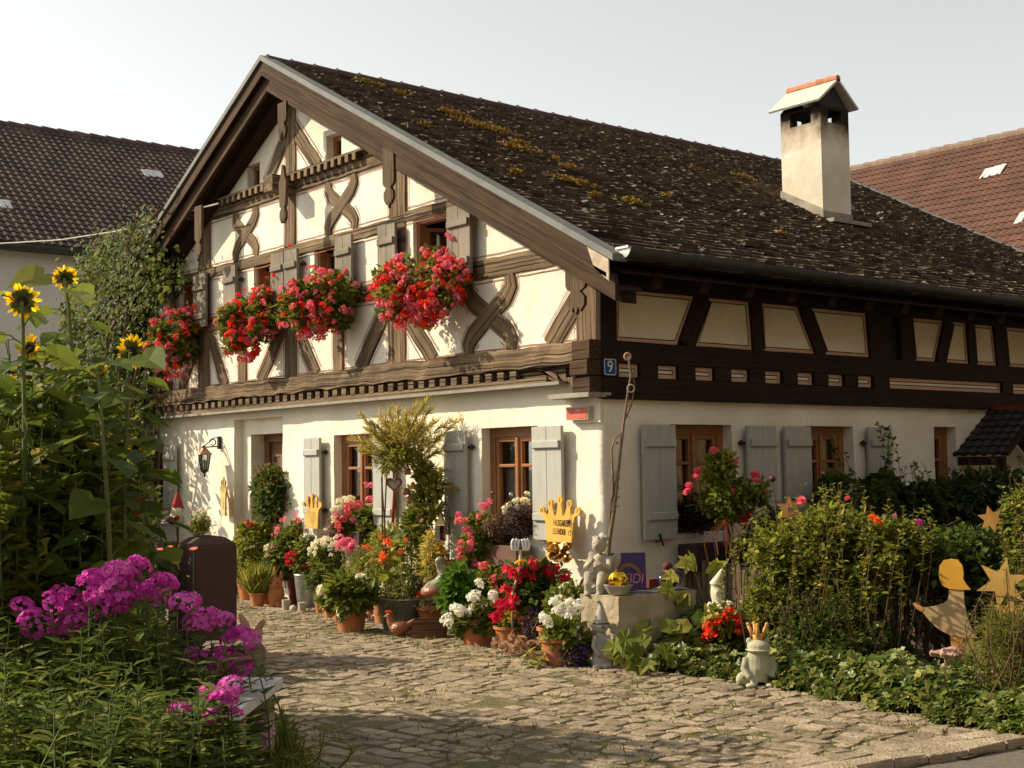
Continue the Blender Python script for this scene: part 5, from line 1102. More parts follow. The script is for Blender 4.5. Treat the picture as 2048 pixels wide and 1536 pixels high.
# ---------------- by the door and along the gable ----------------
def potted(name, lab, cat, base, r, h, pm, group=None, rb=.72, label_pot=None):
    t = thing(name, lab, cat, base, group); b = MB(); potm(b, base, r, h, rb); b.part(t, 'pot', pm, smooth=True, sharp=35); b = MB(); b.lathe([(.001, h*.86), (r*.92, h*.87)], base, 16, cap=False); b.part(t, 'soil', SOIL); return t
bs = G(450, 1196); t = potted('boxwood_pot', 'round clipped boxwood in a square-looking terracotta pot left of the door', 'potted plant', bs, .2, .3, TERRA); FOL(t, (427, 478, 1098, 1165), bs, 2600, .035, DIA, G1, nc=40)
bs = G(545, 1200); t = thing('rose_tree', 'standard rose tree with a round dark crown in front of the door', 'rose', bs)
MB().tube([bs, D(538, 1120, bs), D(548, 1000, bs)], [.016, .013, .011]).part(t, 'trunk', BARK); FOL(t, (508, 612, 935, 1038), bs, 2300, .06, OVATE, G2, nc=34, deep=.9); l = FOL(t, (500, 600, 930, 990), bs, 260, .05, OVATE, leaf('reddish_new_leaves', (.12, .07, .02), (.2, .14, .05)), nc=12, name='new_shoots')
bs = G(500, 1200); t = potted('climber_pot', 'leafy potted climber with small red blooms beside the door', 'potted plant', bs, .17, .26, TERRA); leafstems(t, tips_in((478, 548, 1020, 1130), bs, 24, .1), bs+np.array([0, 0, .2]), 26, .075, OVATE, G1, droop=.2); FOL(t, (472, 545, 1040, 1160), bs, 1100, .065, OVATE, G3, nc=22); heads(t, pxs([(490, 1078), (495, 1045), (560, 1073), (505, 1085), (545, 1040), (540, 1035)], bs), [('trump', CRIM)], .9)
t = potted('grass_pot', 'small terracotta pot of fine green grass in front of the door', 'potted plant', G(515, 1214), .095, .17, TERRA); bb = BASE[t.name]; b = MB(); n = 500; b.leaves(bb+np.array([0, 0, .15])+RNG.normal(size=(n, 3))*.04*np.array([1, 1, .2]), np.stack([RNG.normal(size=n)*.45, RNG.normal(size=n)*.45, np.ones(n)], 1), RNG.normal(size=(n, 3)), .2+.2*RNG.random(n), NARROW); b.part(t, 'foliage', G3)
bs = G(552, 1208); t = potted('flower_pot', 'dark red glazed pot of small white and red flowers behind the clay rabbit', 'potted plant', bs+np.array([.1, .3, 0]), .2, .38, TERRAR); bs = BASE[t.name]; FOL(t, (525, 600, 1080, 1160), bs, 1300, .05, OVATE, G2, nc=22); heads(t, shellpts((520, 600, 1085, 1158), bs, 14), [('small', WHT), ('small', CRIM), ('umbel', CRM)], 1.)
def rabbit_fig(bs):
    t = thing('clay_rabbit', 'round terracotta rabbit figure with ears standing by the red pot', 'figurine', bs); s = .0058
    b = MB(); b.ell(bs+np.array([0, 0, .14]), (.105, .1, .15)); b.ell(bs+np.array([0, 0, .27])-_h*.03, (.085, .08, .075)); b.ell(bs-_h*.1+np.array([0, 0, .26]), (.03, .03, .022)); b.ell(bs+_side*.05-_h*.07+np.array([0, 0, .02]), (.04, .05, .03)); b.ell(bs-_side*.05-_h*.07+np.array([0, 0, .02]), (.04, .05, .03))
    b.ell(bs+np.array([0, 0, .39])-_side*.015, (.028, .022, .09)); b.ell(bs+np.array([0, 0, .36])+_side*.06, (.026, .022, .06)); remesh(b.part(t, 'body', TERRA, smooth=True), .009)
    e = MB(); [e.ell(bs-_h*.105+_side*x+np.array([0, 0, .29]), .009, 6, 5) for x in (-.035, .035)]; e.part(t, 'eyes', BLACK)
rabbit_fig(G(552, 1214))
bs = G(612, 1216); t = thing('zinc_bucket', 'tall ribbed zinc bucket of red flowers below the left crown sign', 'planter', bs); b = MB(); b.lathe([(.09, 0), (.095, .01), (.135, .38), (.142, .39), (.135, .4), (.12, .36)], bs, 26, wob=.012, nw=20, cap=False); b.part(t, 'bucket', mat('galvanised_zinc', (.42, .44, .42), (.33, .35, .33), sc=5, rough=.4, metal=.5), smooth=True, sharp=40)
FOL(t, (575, 650, 1060, 1152), bs, 1200, .045, OVATE, G1, nc=22); heads(t, shellpts((572, 640, 1085, 1155), bs, 12), [('umbel', CRIM), ('small', CRIM)], .9); heads(t, shellpts((600, 625, 1070, 1100), bs, 8), [('small', WHT)], .9)
for (x, y, h_, lab) in ((572, 1221, .125, 'cream pillar candle at the left foot of the zinc bucket'), (604, 1224, .11, 'shorter cream pillar candle at the right foot of the zinc bucket')): bs = G(x, y); MB().lathe([(.045, 0), (.048, h_*.97), (.04, h_), (.012, h_*.93)], bs, 16).solo('pillar_candle', lab, 'candle', CAST, tuple(bs), 'cream pillar candles', smooth=True, sharp=40)
bs = G(586, 1222); b = MB(); b.ell(bs+np.array([0, 0, .03]), (.06, .04, .04), 9, 6); b.solo('shell', 'pale shell-like stone between the two cream candles', 'stone', CAST, tuple(bs), smooth=True)
bs = G(625, 1224); MB().ell(bs+np.array([0, 0, .02]), (.08, .05, .03), 9, 6).solo('flat_stone', 'flat brown stone right of the zinc bucket', 'stone', STONE, tuple(bs), smooth=True)
bs = G(672, 1180)+np.array([0, .0, 0]); bs = np.array([-3.9, -.45, 0]); t = potted('white_flower_pot', 'airy mound of tiny white flowers between the zinc bucket and the hydrangea', 'potted plant', bs, .17, .3, TERRA); FOL(t, (620, 692, 1085, 1165), bs, 1800, .035, OVATE, G1, nc=34); heads(t, shellpts((612, 695, 1075, 1130), bs, 60, up=-.2, front=-.4), [('small', WHT), ('small', CRM)], .75); FOL(t, (600, 680, 1140, 1200), bs, 500, .04, OVATE, G2, nc=14, name='trailing_foliage')
# hydrangea
bs = G(702, 1262); t = potted('hydrangea_pot', 'terracotta pot of hydrangea with white mopheads in front of the zinc tub', 'potted plant', bs, .175, .29, TERRA); FOL(t, (640, 745, 1152, 1222), bs, 480, .115, OVATE, G1, nc=20, up=.6); heads(t, pxs([(688, 1225)], bs, -.2)+pxs([(648, 1182), (722, 1162), (718, 1170)], bs), [('hydr', CRM)], .95, .12)
for x, y, h_, r, lab in ((640, 1226, .15, .06, 'narrow terracotta pot left of the hydrangea pot'), (658, 1236, .09, .045, 'little rounded terracotta pot beside the hydrangea pot')): bs = G(x, y); b = MB(); potm(b, bs, r, h_); b.solo('terracotta_pot', lab, 'pot', TERRA, tuple(bs), 'small terracotta pots', smooth=True, sharp=35)
bs = G(748, 1246); t = thing('pebble_heap', 'heap of pinkish pebbles and shells between the hydrangea pot and the tub', 'stones', bs)
for i in range(16): p = bs+_side*(RNG.random()*.34-.1)+_h*(RNG.random()*.25)+np.array([0, 0, .02+.03*(i % 3)]); MB().ell(p, .03+.03*RNG.random(3)*np.array([1.6, 1, .6]), 8, 6).part(t, 'pebble', [CAST, STONE, CL][i % 3], smooth=True)
# zinc tub with the willow arch and tall leafy plants
bs = G(800, 1262)+_h*.15; t = thing('zinc_tub', 'grey zinc tub overflowing with grassy and leafy plants, middle of the gable', 'planter', bs)
b = MB(); b.lathe([(.16, 0), (.165, .01), (.23, .3), (.24, .31), (.23, .32), (.21, .27)], bs, 30, wob=.014, nw=15, sx=1.25, cap=False); b.part(t, 'tub', mat('grey_zinc_tub', (.25, .24, .22), (.17, .16, .15), sc=4, rough=.5, metal=.3, bump=.1, bsc=6), smooth=True, sharp=40); b = MB(); b.lathe([(.001, .26), (.22, .27)], bs, 20, sx=1.25, cap=False); b.part(t, 'soil', SOIL)
leafstems(t, tips_in((745, 870, 1080, 1190), bs, 46, .14), bs+np.array([0, 0, .26]), 22, .085, LANCE, G3, spread=.16, droop=.3); leafstems(t, tips_in((735, 880, 1150, 1225), bs, 34, .16), bs+np.array([0, 0, .26]), 20, .06, NARROW, G4, name='grassy_foliage', spread=.15, droop=.2)
leafstems(t, [D(x, y, bs, RNG.normal()*.06) for x, y in ((800, 1060), (815, 1045), (790, 1080), (845, 1070))], bs+np.array([0, 0, .26]), 9, .2, HEART, G3, name='broad_leaves', spread=.06, lo=.35); heads(t, pxs([(765, 1075), (775, 1085), (735, 1095), (810, 1080), (800, 1105), (770, 1120), (765, 1110)], bs, -.1), [('small', ORG), ('trump', ORG)], 1.)
bs = np.array([-2.55, -.55, 0]); t = thing('willow_arch', 'woven willow arch with pale feathery shoots reaching up the wall between two windows', 'climber', bs)
pt = lambda x, y, f=0.: D(x, y, bs, f)
b = MB()
for k in range(3): 
    o = RNG.normal(size=3)*.02; b.tube(np.array([pt(838+6*k, 1180), pt(835+5*k, 1090), pt(842, 1010), pt(835, 960), pt(818, 925), pt(805, 905)])+o, [.014, .014, .013, .012, .01, .008], 6); 
    b.tube(np.array([pt(770, 1180), pt(768-3*k, 1050), pt(762+2*k, 960), pt(772, 915), pt(790, 900)])+o, [.008]*5, 5)
b.part(t, 'rods', BARK)
FOL(t, (745, 850, 895, 945), bs, 600, .06, LANCE, G3, nc=24, grow=.2); FOL(t, (740, 870, 840, 910), bs, 900, .07, NARROW, G4, nc=36, grow=.5, name='fine_leaves'); FOL(t, (790, 900, 925, 1060), bs, 650, .06, OVATE, G3, nc=26, deep=.5, name='leafy_sides'); FOL(t, (800, 880, 1020, 1110), bs, 500, .06, OVATE, G1, nc=12, name='lower_leaves')
sh_ = [((800, 910), (855, 800)), ((805, 905), (830, 815)), ((800, 905), (795, 820)), ((785, 905), (758, 830)), ((790, 905), (770, 845)), ((775, 912), (722, 832)), ((780, 915), (705, 880)), ((815, 910), (870, 845)), ((820, 912), (905, 842)), ((825, 915), (880, 880)), ((835, 930), (900, 900)), ((812, 900), (812, 830)), ((800, 900), (778, 822)), ((822, 905), (845, 850)), ((830, 935), (925, 835)), ((790, 912), (735, 862)), ((770, 920), (725, 905)), ((842, 960), (925, 985)), ((830, 940), (912, 950)), ((808, 900), (842, 820)), ((810, 905), (865, 815)), ((795, 900), (745, 850))]
l = MB(); sb = MB()
for (a, c) in sh_:
    f = RNG.normal()*.1; P0, P1 = pt(*a), pt(*c, f); q = np.linspace(0, 1, 9)[:, None]; X = P0*(1-q)+P1*q+np.sin(q*3.14)*np.array([0, 0, .04]); sb.tube(X, np.linspace(.004, .0015, 9), 4); k = 110; u = .15+.85*RNG.random(k); XX = np.stack([np.interp(u, q[:, 0], X[:, i]) for i in range(3)], 1); dv = nrm(P1-P0)
    l.leaves(XX, dv*.9+RNG.normal(size=(k, 3))*.45, RNG.normal(size=(k, 3)), .105*(.6+.6*RNG.random(k)), NARROW)
sb.part(t, 'shoots', STEM); l.part(t, 'feathery_leaves', G4)
b = MB(); n = 700; q = RNG.random(n); X = np.array([pt(752+100*a, 925-30*math.sin(a*3.14), RNG.normal()*.05) for a in q])+RNG.normal(size=(n, 3))*.03; b.leaves(X, RNG.normal(size=(n, 3)), RNG.normal(size=(n, 3)), .05, LANCE); b.part(t, 'wreath', leaf('brown_green_wreath', (.14, .11, .03), (.22, .19, .05)))
# hanging ornaments on the arch
def heart_pts(s): return [(s*.062*(16*math.sin(a)**3)/1, s*.062*(13*math.cos(a)-5*math.cos(2*a)-2*math.cos(3*a)-math.cos(4*a))) for a in np.linspace(0, 2*math.pi, 36, endpoint=False)]
def faced(o): return np.asarray(o, float), _side, np.array([0, 0, 1.])
hc = pt(788, 968, -.12); t = thing('heart_ornament', 'red framed white heart hanging on the willow arch with a red ribbon', 'ornament', hc); HR = mat('red_heart_frame', (.30, .03, .02), (.2, .02, .015), rough=.5)
outer = np.array(heart_pts(.085)); inner = outer*.74; o3 = hc+outer[:, :1]*_side+outer[:, 1:]*np.array([0, 0, 1.]); i3 = hc+inner[:, :1]*_side+inner[:, 1:]*np.array([0, 0, 1.]); n = len(o3); b = MB(); o4, i4 = o3+_h*.02, i3+_h*.02
b.add(np.concatenate([o3, i3, o4, i4]), [(i, (i+1) % n, n+(i+1) % n, n+i) for i in range(n)]+[(2*n+i, i, (i+1) % n, 2*n+(i+1) % n)[::-1] for i in range(n)]+[(n+i, n+(i+1) % n, 3*n+(i+1) % n, 3*n+i) for i in range(n)]); b.part(t, 'frame', HR)
b = MB(); b.add(i3+_h*.012, [tuple(range(n))]); b.part(t, 'infill', CAST); b = MB(); b.tube([hc+np.array([0, 0, -.08]), pt(788, 1010, -.14), pt(785, 1045, -.14)], [.012, .02, .012], 6); b.tube([hc+np.array([0, 0, .05]), hc+np.array([0, 0, .16])], .008, 5); b.part(t, 'ribbon', HR)
for x, y, r, lab in ((816, 944, .034, 'topmost little terracotta bell on the willow arch'), (826, 972, .034, 'second little terracotta bell, right of the heart'), (812, 984, .05, 'largest rounded clay bell hanging beside the red heart'), (822, 995, .04, 'lowest dark clay bell under the others')):
    c = pt(x, y, -.08); t = thing('clay_bell', lab, 'bell', c, 'clay bells on the willow arch'); MB().lathe([(r, -.03), (r*1.05, -.025), (r*.85, 0), (r*.6, .03), (r*.2, .042), (.004, .044)], c, 14, cap=False).part(t, 'bell', TERRA if r < .04 else mat('brown_clay', (.25, .12, .07)), smooth=True, sharp=50); MB().tube([c+np.array([0, 0, .04]), c+np.array([0, 0, .13])], .003, 4).part(t, 'cord', BLACK)
c = pt(845, 1040, -.1); t = thing('wicker_basket', 'small dark wicker basket of dried heads hanging low on the arch', 'basket', c); b = MB(); b.lathe([(.03, -.05), (.045, 0), (.05, .02), (.04, .015)], c, 14, wob=.05, nw=7); b.part(t, 'basket', BARK); heads(t, [c+np.array([RNG.normal()*.03, RNG.normal()*.03, .025]) for _ in range(5)], [('small', BRN)], .8)
c = pt(808, 1038, .1); t = thing('grey_lantern', 'small grey lidded stone lantern behind the willow rods', 'lantern', c); MB().lathe([(.05, -.12), (.055, -.06), (.045, -.05), (.05, 0), (.02, .04), (.008, .06)], c, 14).part(t, 'body', GREYC, smooth=True, sharp=45)
# lantern on its crook
bs = np.array([-1.72, -.55, 0]); t = thing('hook_lantern', 'glass lantern hanging from a black crook left of the pink geranium', 'lantern', bs); P = [D(898, 1180, bs), D(898, 1040, bs), D(896, 1012, bs), D(891, 1003, bs), D(885, 1008, bs), D(883, 1030, bs)]; MB().tube(P, .006, 6).part(t, 'crook', BLACK, smooth=True)
c = D(881, 1062, bs); s = S(c); b = MB()
for sx in (-1, 1):
    for sy in (-1, 1): b.bar(c+_side*.045*sx+_h*.045*sy+np.array([0, 0, -.09]), c+_side*.045*sx+_h*.045*sy+np.array([0, 0, .06]), .008, .008, _h)
b.lathe([(.07, .06), (.02, .13), (.008, .17)], c, 4); b.lathe([(.065, -.1), (.065, -.085)], c, 4); b.part(t, 'cage', mat('brass', (.45, .33, .12), rough=.4, metal=.7)); b = MB(); b.box(c+np.array([0, 0, -.015]), (.07, .07, .14)); b.part(t, 'pane', GLASS)
# birdhouse on a can
bs = G(912, 1245); t = thing('birdhouse', 'small white bottle-like birdhouse with a dark gabled roof, right of the crook lantern', 'birdhouse', bs); c = D(908, 1115, bs); b = MB(); b.lathe([(.045, -.25), (.05, -.2), (.05, .0), (.035, .09)], c, 14); b.part(t, 'body', CAST, smooth=True, sharp=50); b = MB()
for sg in (-1, 1): b.prism([(-.06, 0), (.06, 0), (.06, .13), (-.06, .13)], c+np.array([0, 0, .17]), _h, nrm(_side*sg-np.array([0, 0, .7])), .012)
b.part(t, 'roof', WDARK); b = MB(); b.tube([c-np.array([0, 0, .2]), np.array([c[0], c[1], 0])], .02); b.part(t, 'post', BARK)
c = D(912, 1148, bs, .05); b = MB(); potm(b, np.array([c[0], c[1], c[2]-.12]), .055, .14); b.solo('rusty_tin', 'dark rusty tin standing under the white birdhouse', 'tin', mat('rusty_tin', (.14, .06, .04), (.08, .04, .03), sc=20), tuple(c), smooth=True, sharp=35)
# goose, hens, crate
def goose(bs):
    t = thing('ceramic_goose', 'pale ceramic goose with a raised neck and copper belly standing on the tub rim', 'figurine', bs); s = S(bs); q = lambda x, y: D(x, y, bs)
    b = MB()
    body = [(q(848, 1175), .07), (q(860, 1182), .1), (q(874, 1178), .1), (q(884, 1165), .085), (q(888, 1150), .06), (q(884, 1138), .042), (q(878, 1130), .036), (q(876, 1122), .036), (q(882, 1118), .036)]
    b.tube([p for p, _ in body], [r for _, r in body], 14); b.ell(q(880, 1121), .042); b.tube([q(884, 1121), q(893, 1130)], [.02, .008], 8); o = b.part(t, 'body', mat('cream_glaze', (.34, .31, .25), (.25, .22, .17), sc=6, rough=.35), smooth=True); remesh(o, .01)
    b = MB(); b.ell(q(866, 1183), (.13, .12, .075)); b.part(t, 'wing', mat('copper_glaze', (.42, .14, .06), (.3, .1, .05), sc=30, rough=.25, spec=.6, bump=.4), smooth=True); e = MB(); e.ell(q(882, 1119)-_h*.04, .008, 6, 5); e.part(t, 'eye', BLACK)
goose(np.array([-1.75, -.62, .34]))
HEN = mat('brown_hen_glaze', (.34, .13, .05), (.2, .07, .03), sc=30, rough=.35, spec=.5, bump=.4, bsc=40)
def hen(x, y, sz, lab, z=0., flip=1):
    bs = G(x, y) if z == 0 else np.array([*G(x, y)[:2], z]); t = thing('clay_hen', lab, 'figurine', bs, 'brown clay hens'); Z = np.array([0, 0, 1.]); a = -_side*flip
    b = MB(); b.ell(bs+Z*.09*sz, np.array([.11, .11, .08])*sz); b.tube([bs+a*.05*sz+Z*.1*sz, bs+a*.1*sz+Z*.16*sz, bs+a*.11*sz+Z*.21*sz], [.07*sz, .045*sz, .035*sz], 10); b.ell(bs+a*.115*sz+Z*.22*sz, .037*sz); b.tube([bs-a*.07*sz+Z*.1*sz, bs-a*.16*sz+Z*.17*sz], [.05*sz, .025*sz], 8); remesh(b.part(t, 'body', HEN, smooth=True), .008)
    b = MB(); b.tube([bs+a*.145*sz+Z*.22*sz, bs+a*.175*sz+Z*.212*sz], [.012*sz, .002], 6); b.part(t, 'beak', YELW); b = MB(); [b.ell(bs+a*(.1+.02*k)*sz+Z*.262*sz, .016*sz, 7, 5) for k in range(3)]; b.part(t, 'comb', RED); return t
hen(800, 1273, .9, 'brown clay hen on the ground in front of the zinc tub'); 
bs = G(858, 1277)+_h*.08; t = thing('wooden_crate', 'low wooden crate holding a clay hen, left of the white geraniums', 'crate', bs); az = -.0; cw, cd, chh = .31, .2, .17; CW = wood('crate_wood', (.20, .10, .055), (.13, .065, .037))
for s_ in (-1, 1):
    MB().bar(bs+_h*cd/2*s_-_side*cw/2+np.array([0, 0, chh/2]), bs+_h*cd/2*s_+_side*cw/2+np.array([0, 0, chh/2]), chh, .015, _h).part(t, 'side_board', CW); MB().bar(bs-_h*cd/2+_side*cw/2*s_+np.array([0, 0, chh/2]), bs+_h*cd/2+_side*cw/2*s_+np.array([0, 0, chh/2]), chh, .015, _side).part(t, 'end_board', CW)
hen(862, 1262, .95, 'brown clay hen sitting up in the wooden crate', .12)
# ground floor window boxes and hanging plants
bs = np.array([-4.1, -.28, .85]); t = thing('window_box', 'sill box of pink geranium and cream blooms under the window right of the door', 'flower box', bs, 'ground floor window boxes'); MB().bb(-4.6, -3.7, -.25, -.06, .74, .92).part(t, 'planter', mat('dark_brown_planter', (.07, .04, .025), rough=.7)); FOL(t, (680, 770, 1010, 1090), bs, 900, .06, OVATE, G1, nc=22); FOL(t, (650, 690, 1030, 1085), bs, 500, .05, LANCE, BRN, nc=12, name='dry_sprays')
heads(t, pxs([(680, 1015), (672, 1035), (690, 1000), (700, 998), (668, 1020), (678, 1002)], bs, -.1)+pxs([(705, 1000), (668, 1045)], bs, -.1), [('umbel', CRM)], .8); heads(t, pxs([(700, 1010), (695, 1025), (710, 1015), (690, 1040), (685, 1035), (715, 1008), (722, 1050), (678, 1055), (738, 998), (742, 970), (717, 1068), (725, 1060), (676, 1050), (718, 1078), (706, 1040), (722, 1012), (680, 1075), (694, 1018)], bs, -.15), [('umbel', PINK), ('umbel', SALM)], .9); stems(t, bs, pxs([(738, 998), (742, 970)], bs), .003)
bs = np.array([-3.55, -.55, 0]); t = potted('pink_phlox_pot', 'potted pink phlox with grassy leaves at the wall left of the zinc tub', 'potted plant', bs, .16, .3, TERRA); leafstems(t, tips_in((680, 760, 1085, 1170), bs, 34, .1), bs+np.array([0, 0, .25]), 18, .08, LANCE, G3, spread=.08); heads(t, pxs([(690, 1085), (682, 1090), (700, 1082), (695, 1100), (705, 1092), (688, 1095)], bs, -.05), [('phlox', PINK)], .75)
FOL(t, (690, 750, 1110, 1180), bs, 700, .045, NARROW, leaf('pale_dry_grass', (.28, .25, .13), (.42, .38, .24)), nc=20, name='dry_grass')
bs = np.array([-1.35, -.3, .85]); t = thing('window_box', 'sill box of brown-violet airy sprays and cream hydrangea under the window by the corner', 'flower box', bs, 'ground floor window boxes'); MB().bb(-1.75, -.95, -.26, -.06, .66, .86).part(t, 'planter', mat('brown_clay_planter', (.16, .08, .055), rough=.7))
VIO = leaf('violet_brown_sprays', (.10, .065, .055), (.17, .105, .085), (.24, .17, .15), trans=.3); FOL(t, (990, 1085, 1000, 1080), bs, 5200, .02, DIA, VIO, nc=60, name='airy_sprays', cr=.09); FOL(t, (968, 1015, 1035, 1075), bs, 1600, .02, DIA, BRN, nc=24, name='brown_sprays', cr=.07); heads(t, pxs([(1018, 1010), (1030, 1003), (1045, 1000), (1010, 1025), (1052, 1003), (1022, 1025), (1035, 1015)], bs, -.05), [('umbel', CRM)], .8)
for (x, y, yb, m, lab) in ((986, 985, 1050, mat('dark_plum_glass', (.10, .02, .03), rough=.1, spec=.6), 'dark red glass ball on a rod by the window frame'), (1022, 989, 1040, mat('silver_ball', (.6, .58, .55), rough=.15, metal=.8), 'small silver ball on a rod in the corner window box')):
    p = D(x, y, bs, -.05); q = D(x, yb, bs, -.05); t = thing('plant_stake', lab, 'stake', q); MB().ell(p, .022).part(t, 'ball', m, smooth=True); MB().tube([p, q], .003, 5).part(t, 'rod', BARK)
bs = np.array([-1.75, -.42, .5]); t = thing('hanging_geranium', 'trailing salmon geranium left of the corner window', 'geranium', bs); b = MB(); potm(b, bs-np.array([0, 0, .0]), .13, .2); b.part(t, 'pot', TERRA, smooth=True, sharp=35); b = MB(); b.tube([bs, np.array([bs[0], bs[1], 0])], .02); b.part(t, 'stand', BARK)
FOL(t, (922, 1012, 1030, 1150), bs, 2200, .05, IVY, G1, nc=44); heads(t, pxs([(917, 1028), (925, 1042), (965, 1015), (978, 1003), (930, 1060), (942, 1075), (950, 1085), (938, 1100), (920, 1100), (922, 1110), (998, 1085), (1003, 1097), (990, 1105), (953, 1130), (970, 1012), (945, 1070)], bs, -.15), [('umbel', SALM), ('umbel', PINK)], .85)
FOL(t, (962, 1010, 1110, 1185), bs, 500, .04, NARROW, leaf('straw_grass', (.34, .27, .14), (.5, .42, .27)), nc=16, name='dry_grass')
# white geraniums, dipladenia, yellow flowers, lobelia, dried leaves
bs = G(955, 1290); t = potted('geranium_pot', 'pot of white geranium nearest the wooden crate', 'potted plant', bs, .17, .24, TERRA, 'white geranium pots'); FOL(t, (905, 995, 1205, 1275), bs, 1500, .06, IVY, G1, nc=34); FOL(t, (888, 945, 1140, 1220), bs, 260, .11, OVATE, leaf('bright_green_leaf', (.03, .09, .01), (.07, .16, .02)), nc=14, name='broad_leaves', fwd=.15); heads(t, pxs([(915, 1218), (922, 1222), (892, 1240), (900, 1245), (897, 1232), (943, 1228), (955, 1217), (948, 1195), (958, 1165), (950, 1192), (990, 1190), (985, 1195), (942, 1195), (940, 1225), (908, 1215)], bs, -.15, .03), [('umbel', WHT)], 1.)
bs = np.array([-.35, -.6, 0]); t = potted('dipladenia_pot', 'pot of crimson trumpet flowers in front of the corner window', 'potted plant', bs, .18, .3, TERRA); FOL(t, (1010, 1125, 1120, 1235), bs, 700, .08, OVATE, G2, nc=34); heads(t, pxs([(1015, 1140), (1025, 1152), (1045, 1148), (1060, 1142), (1065, 1155), (1050, 1160), (1070, 1165), (1092, 1140), (1105, 1140), (1098, 1155), (1040, 1165), (1030, 1185), (1028, 1200), (1022, 1205), (1095, 1182), (1085, 1200), (1082, 1205), (1010, 1180), (990, 1235), (1065, 1125), (1090, 1128), (1130, 1160), (1020, 1195), (1100, 1148)], bs, -.15, .05), [('trump', CRIM)], 1.15, .15); l = MB(); n = 40; l.leaves(np.array(pxs([(995+36*RNG.random(), 1195+18*RNG.random()) for _ in range(n)], bs, -.25)), np.array([-.4, -.4, -.5])+RNG.normal(size=(n, 3))*.2, RNG.normal(size=(n, 3)), .09, LANCE); l.part(t, 'red_leaves', CRIM)
bs = G(1020, 1300)+_h*.1; t = potted('yellow_flower_pot', 'mound of tiny yellow flowers below the crimson trumpet flowers', 'potted plant', bs, .14, .2, TERRA); FOL(t, (1000, 1060, 1215, 1275), bs, 1300, .03, DIA, G2, nc=30); heads(t, shellpts((998, 1068, 1205, 1275), bs, 60), [('small', YEL)], .5)
bs = G(1065, 1302); t = thing('lobelia_clump', 'hazy blue lobelia spilling between the yellow flowers and white geranium', 'plant', bs); FOL(t, (1040, 1105, 1215, 1290), bs, 2400, .02, DIA, VIO, nc=44, cr=.07); heads(t, shellpts((1040, 1100, 1220, 1285), bs, 30), [('small', BLU)], .4)
bs = G(1035, 1312); t = thing('dried_leaves', 'heap of curled brown dried leaves below the lobelia', 'leaves', bs); b = MB(); n = 60; b.leaves(bs+np.stack([RNG.normal(size=n)*.12, RNG.normal(size=n)*.08, .03+.12*RNG.random(n)], 1), RNG.normal(size=(n, 3)), RNG.normal(size=(n, 3)), .09, OVATE); b.part(t, 'leaves', leaf('dry_leaf', (.22, .12, .06), (.42, .28, .17)))
bs = G(1120, 1330); t = potted('geranium_pot', 'pot of white geranium beside the painted wooden girl', 'potted plant', bs, .16, .22, TERRA, 'white geranium pots'); FOL(t, (1085, 1180, 1240, 1305), bs, 1100, .065, IVY, G1, nc=28); heads(t, pxs([(1092, 1240), (1098, 1248), (1088, 1238), (1162, 1258), (1125, 1220), (1130, 1215), (1140, 1205), (1150, 1222), (1155, 1210), (1115, 1200), (1120, 1222), (1160, 1215), (1135, 1230), (1108, 1205)], bs, -.12, .03), [('umbel', WHT)], .95); leafstems(t, [D(x, y, bs, RNG.normal()*.05) for x, y in ((1062, 1290), (1070, 1305), (1080, 1320), (1095, 1300), (1075, 1330), (1090, 1325), (1100, 1315), (1066, 1315))], bs, 4, .15, OVATE, G3, name='broad_leaves', lo=.6)
bs = G(1145, 1332); t = thing('lobelia_clump', 'dark blue lobelia in front of the gnome figure on the cobbles', 'plant', bs); FOL(t, (1102, 1185, 1285, 1332), bs, 3000, .022, DIA, VIO, nc=40, cr=.08); heads(t, shellpts((1105, 1182, 1285, 1325), bs, 70), [('small', BLU)], .45)
bs = np.array([-.15, -.62, 0]); t = thing('wire_tulip', 'white tulip-shaped ornament on a crooked stick above the crimson flowers', 'ornament', bs)
for dx in (-12, -4, 4, 12): a = np.linspace(0, math.pi, 8); c = D(1041+dx*.8, 1090, bs); MB().tube([c+_side*(.012+.022*math.sin(x))*(1 if dx > 0 else -1)+np.array([0, 0, .05*math.cos(x)]) for x in a]+[c-_side*0+np.array([0, 0, .05])], .012, 6).part(t, 'petal', WHITEM, smooth=True)
MB().tube([D(1041, 1100, bs), D(1040, 1125, bs), D(1038, 1150, bs), D(1026, 1180, bs), D(1024, 1260, bs)], .012, 6).part(t, 'stick', mat('pale_stick', (.6, .52, .36)), smooth=True); MB().tube([D(1029, 1127, bs, -.02), D(1040, 1121, bs, -.03), D(1051, 1122, bs, -.02)], [.01, .014, .01], 6).part(t, 'ribbon', YEL)
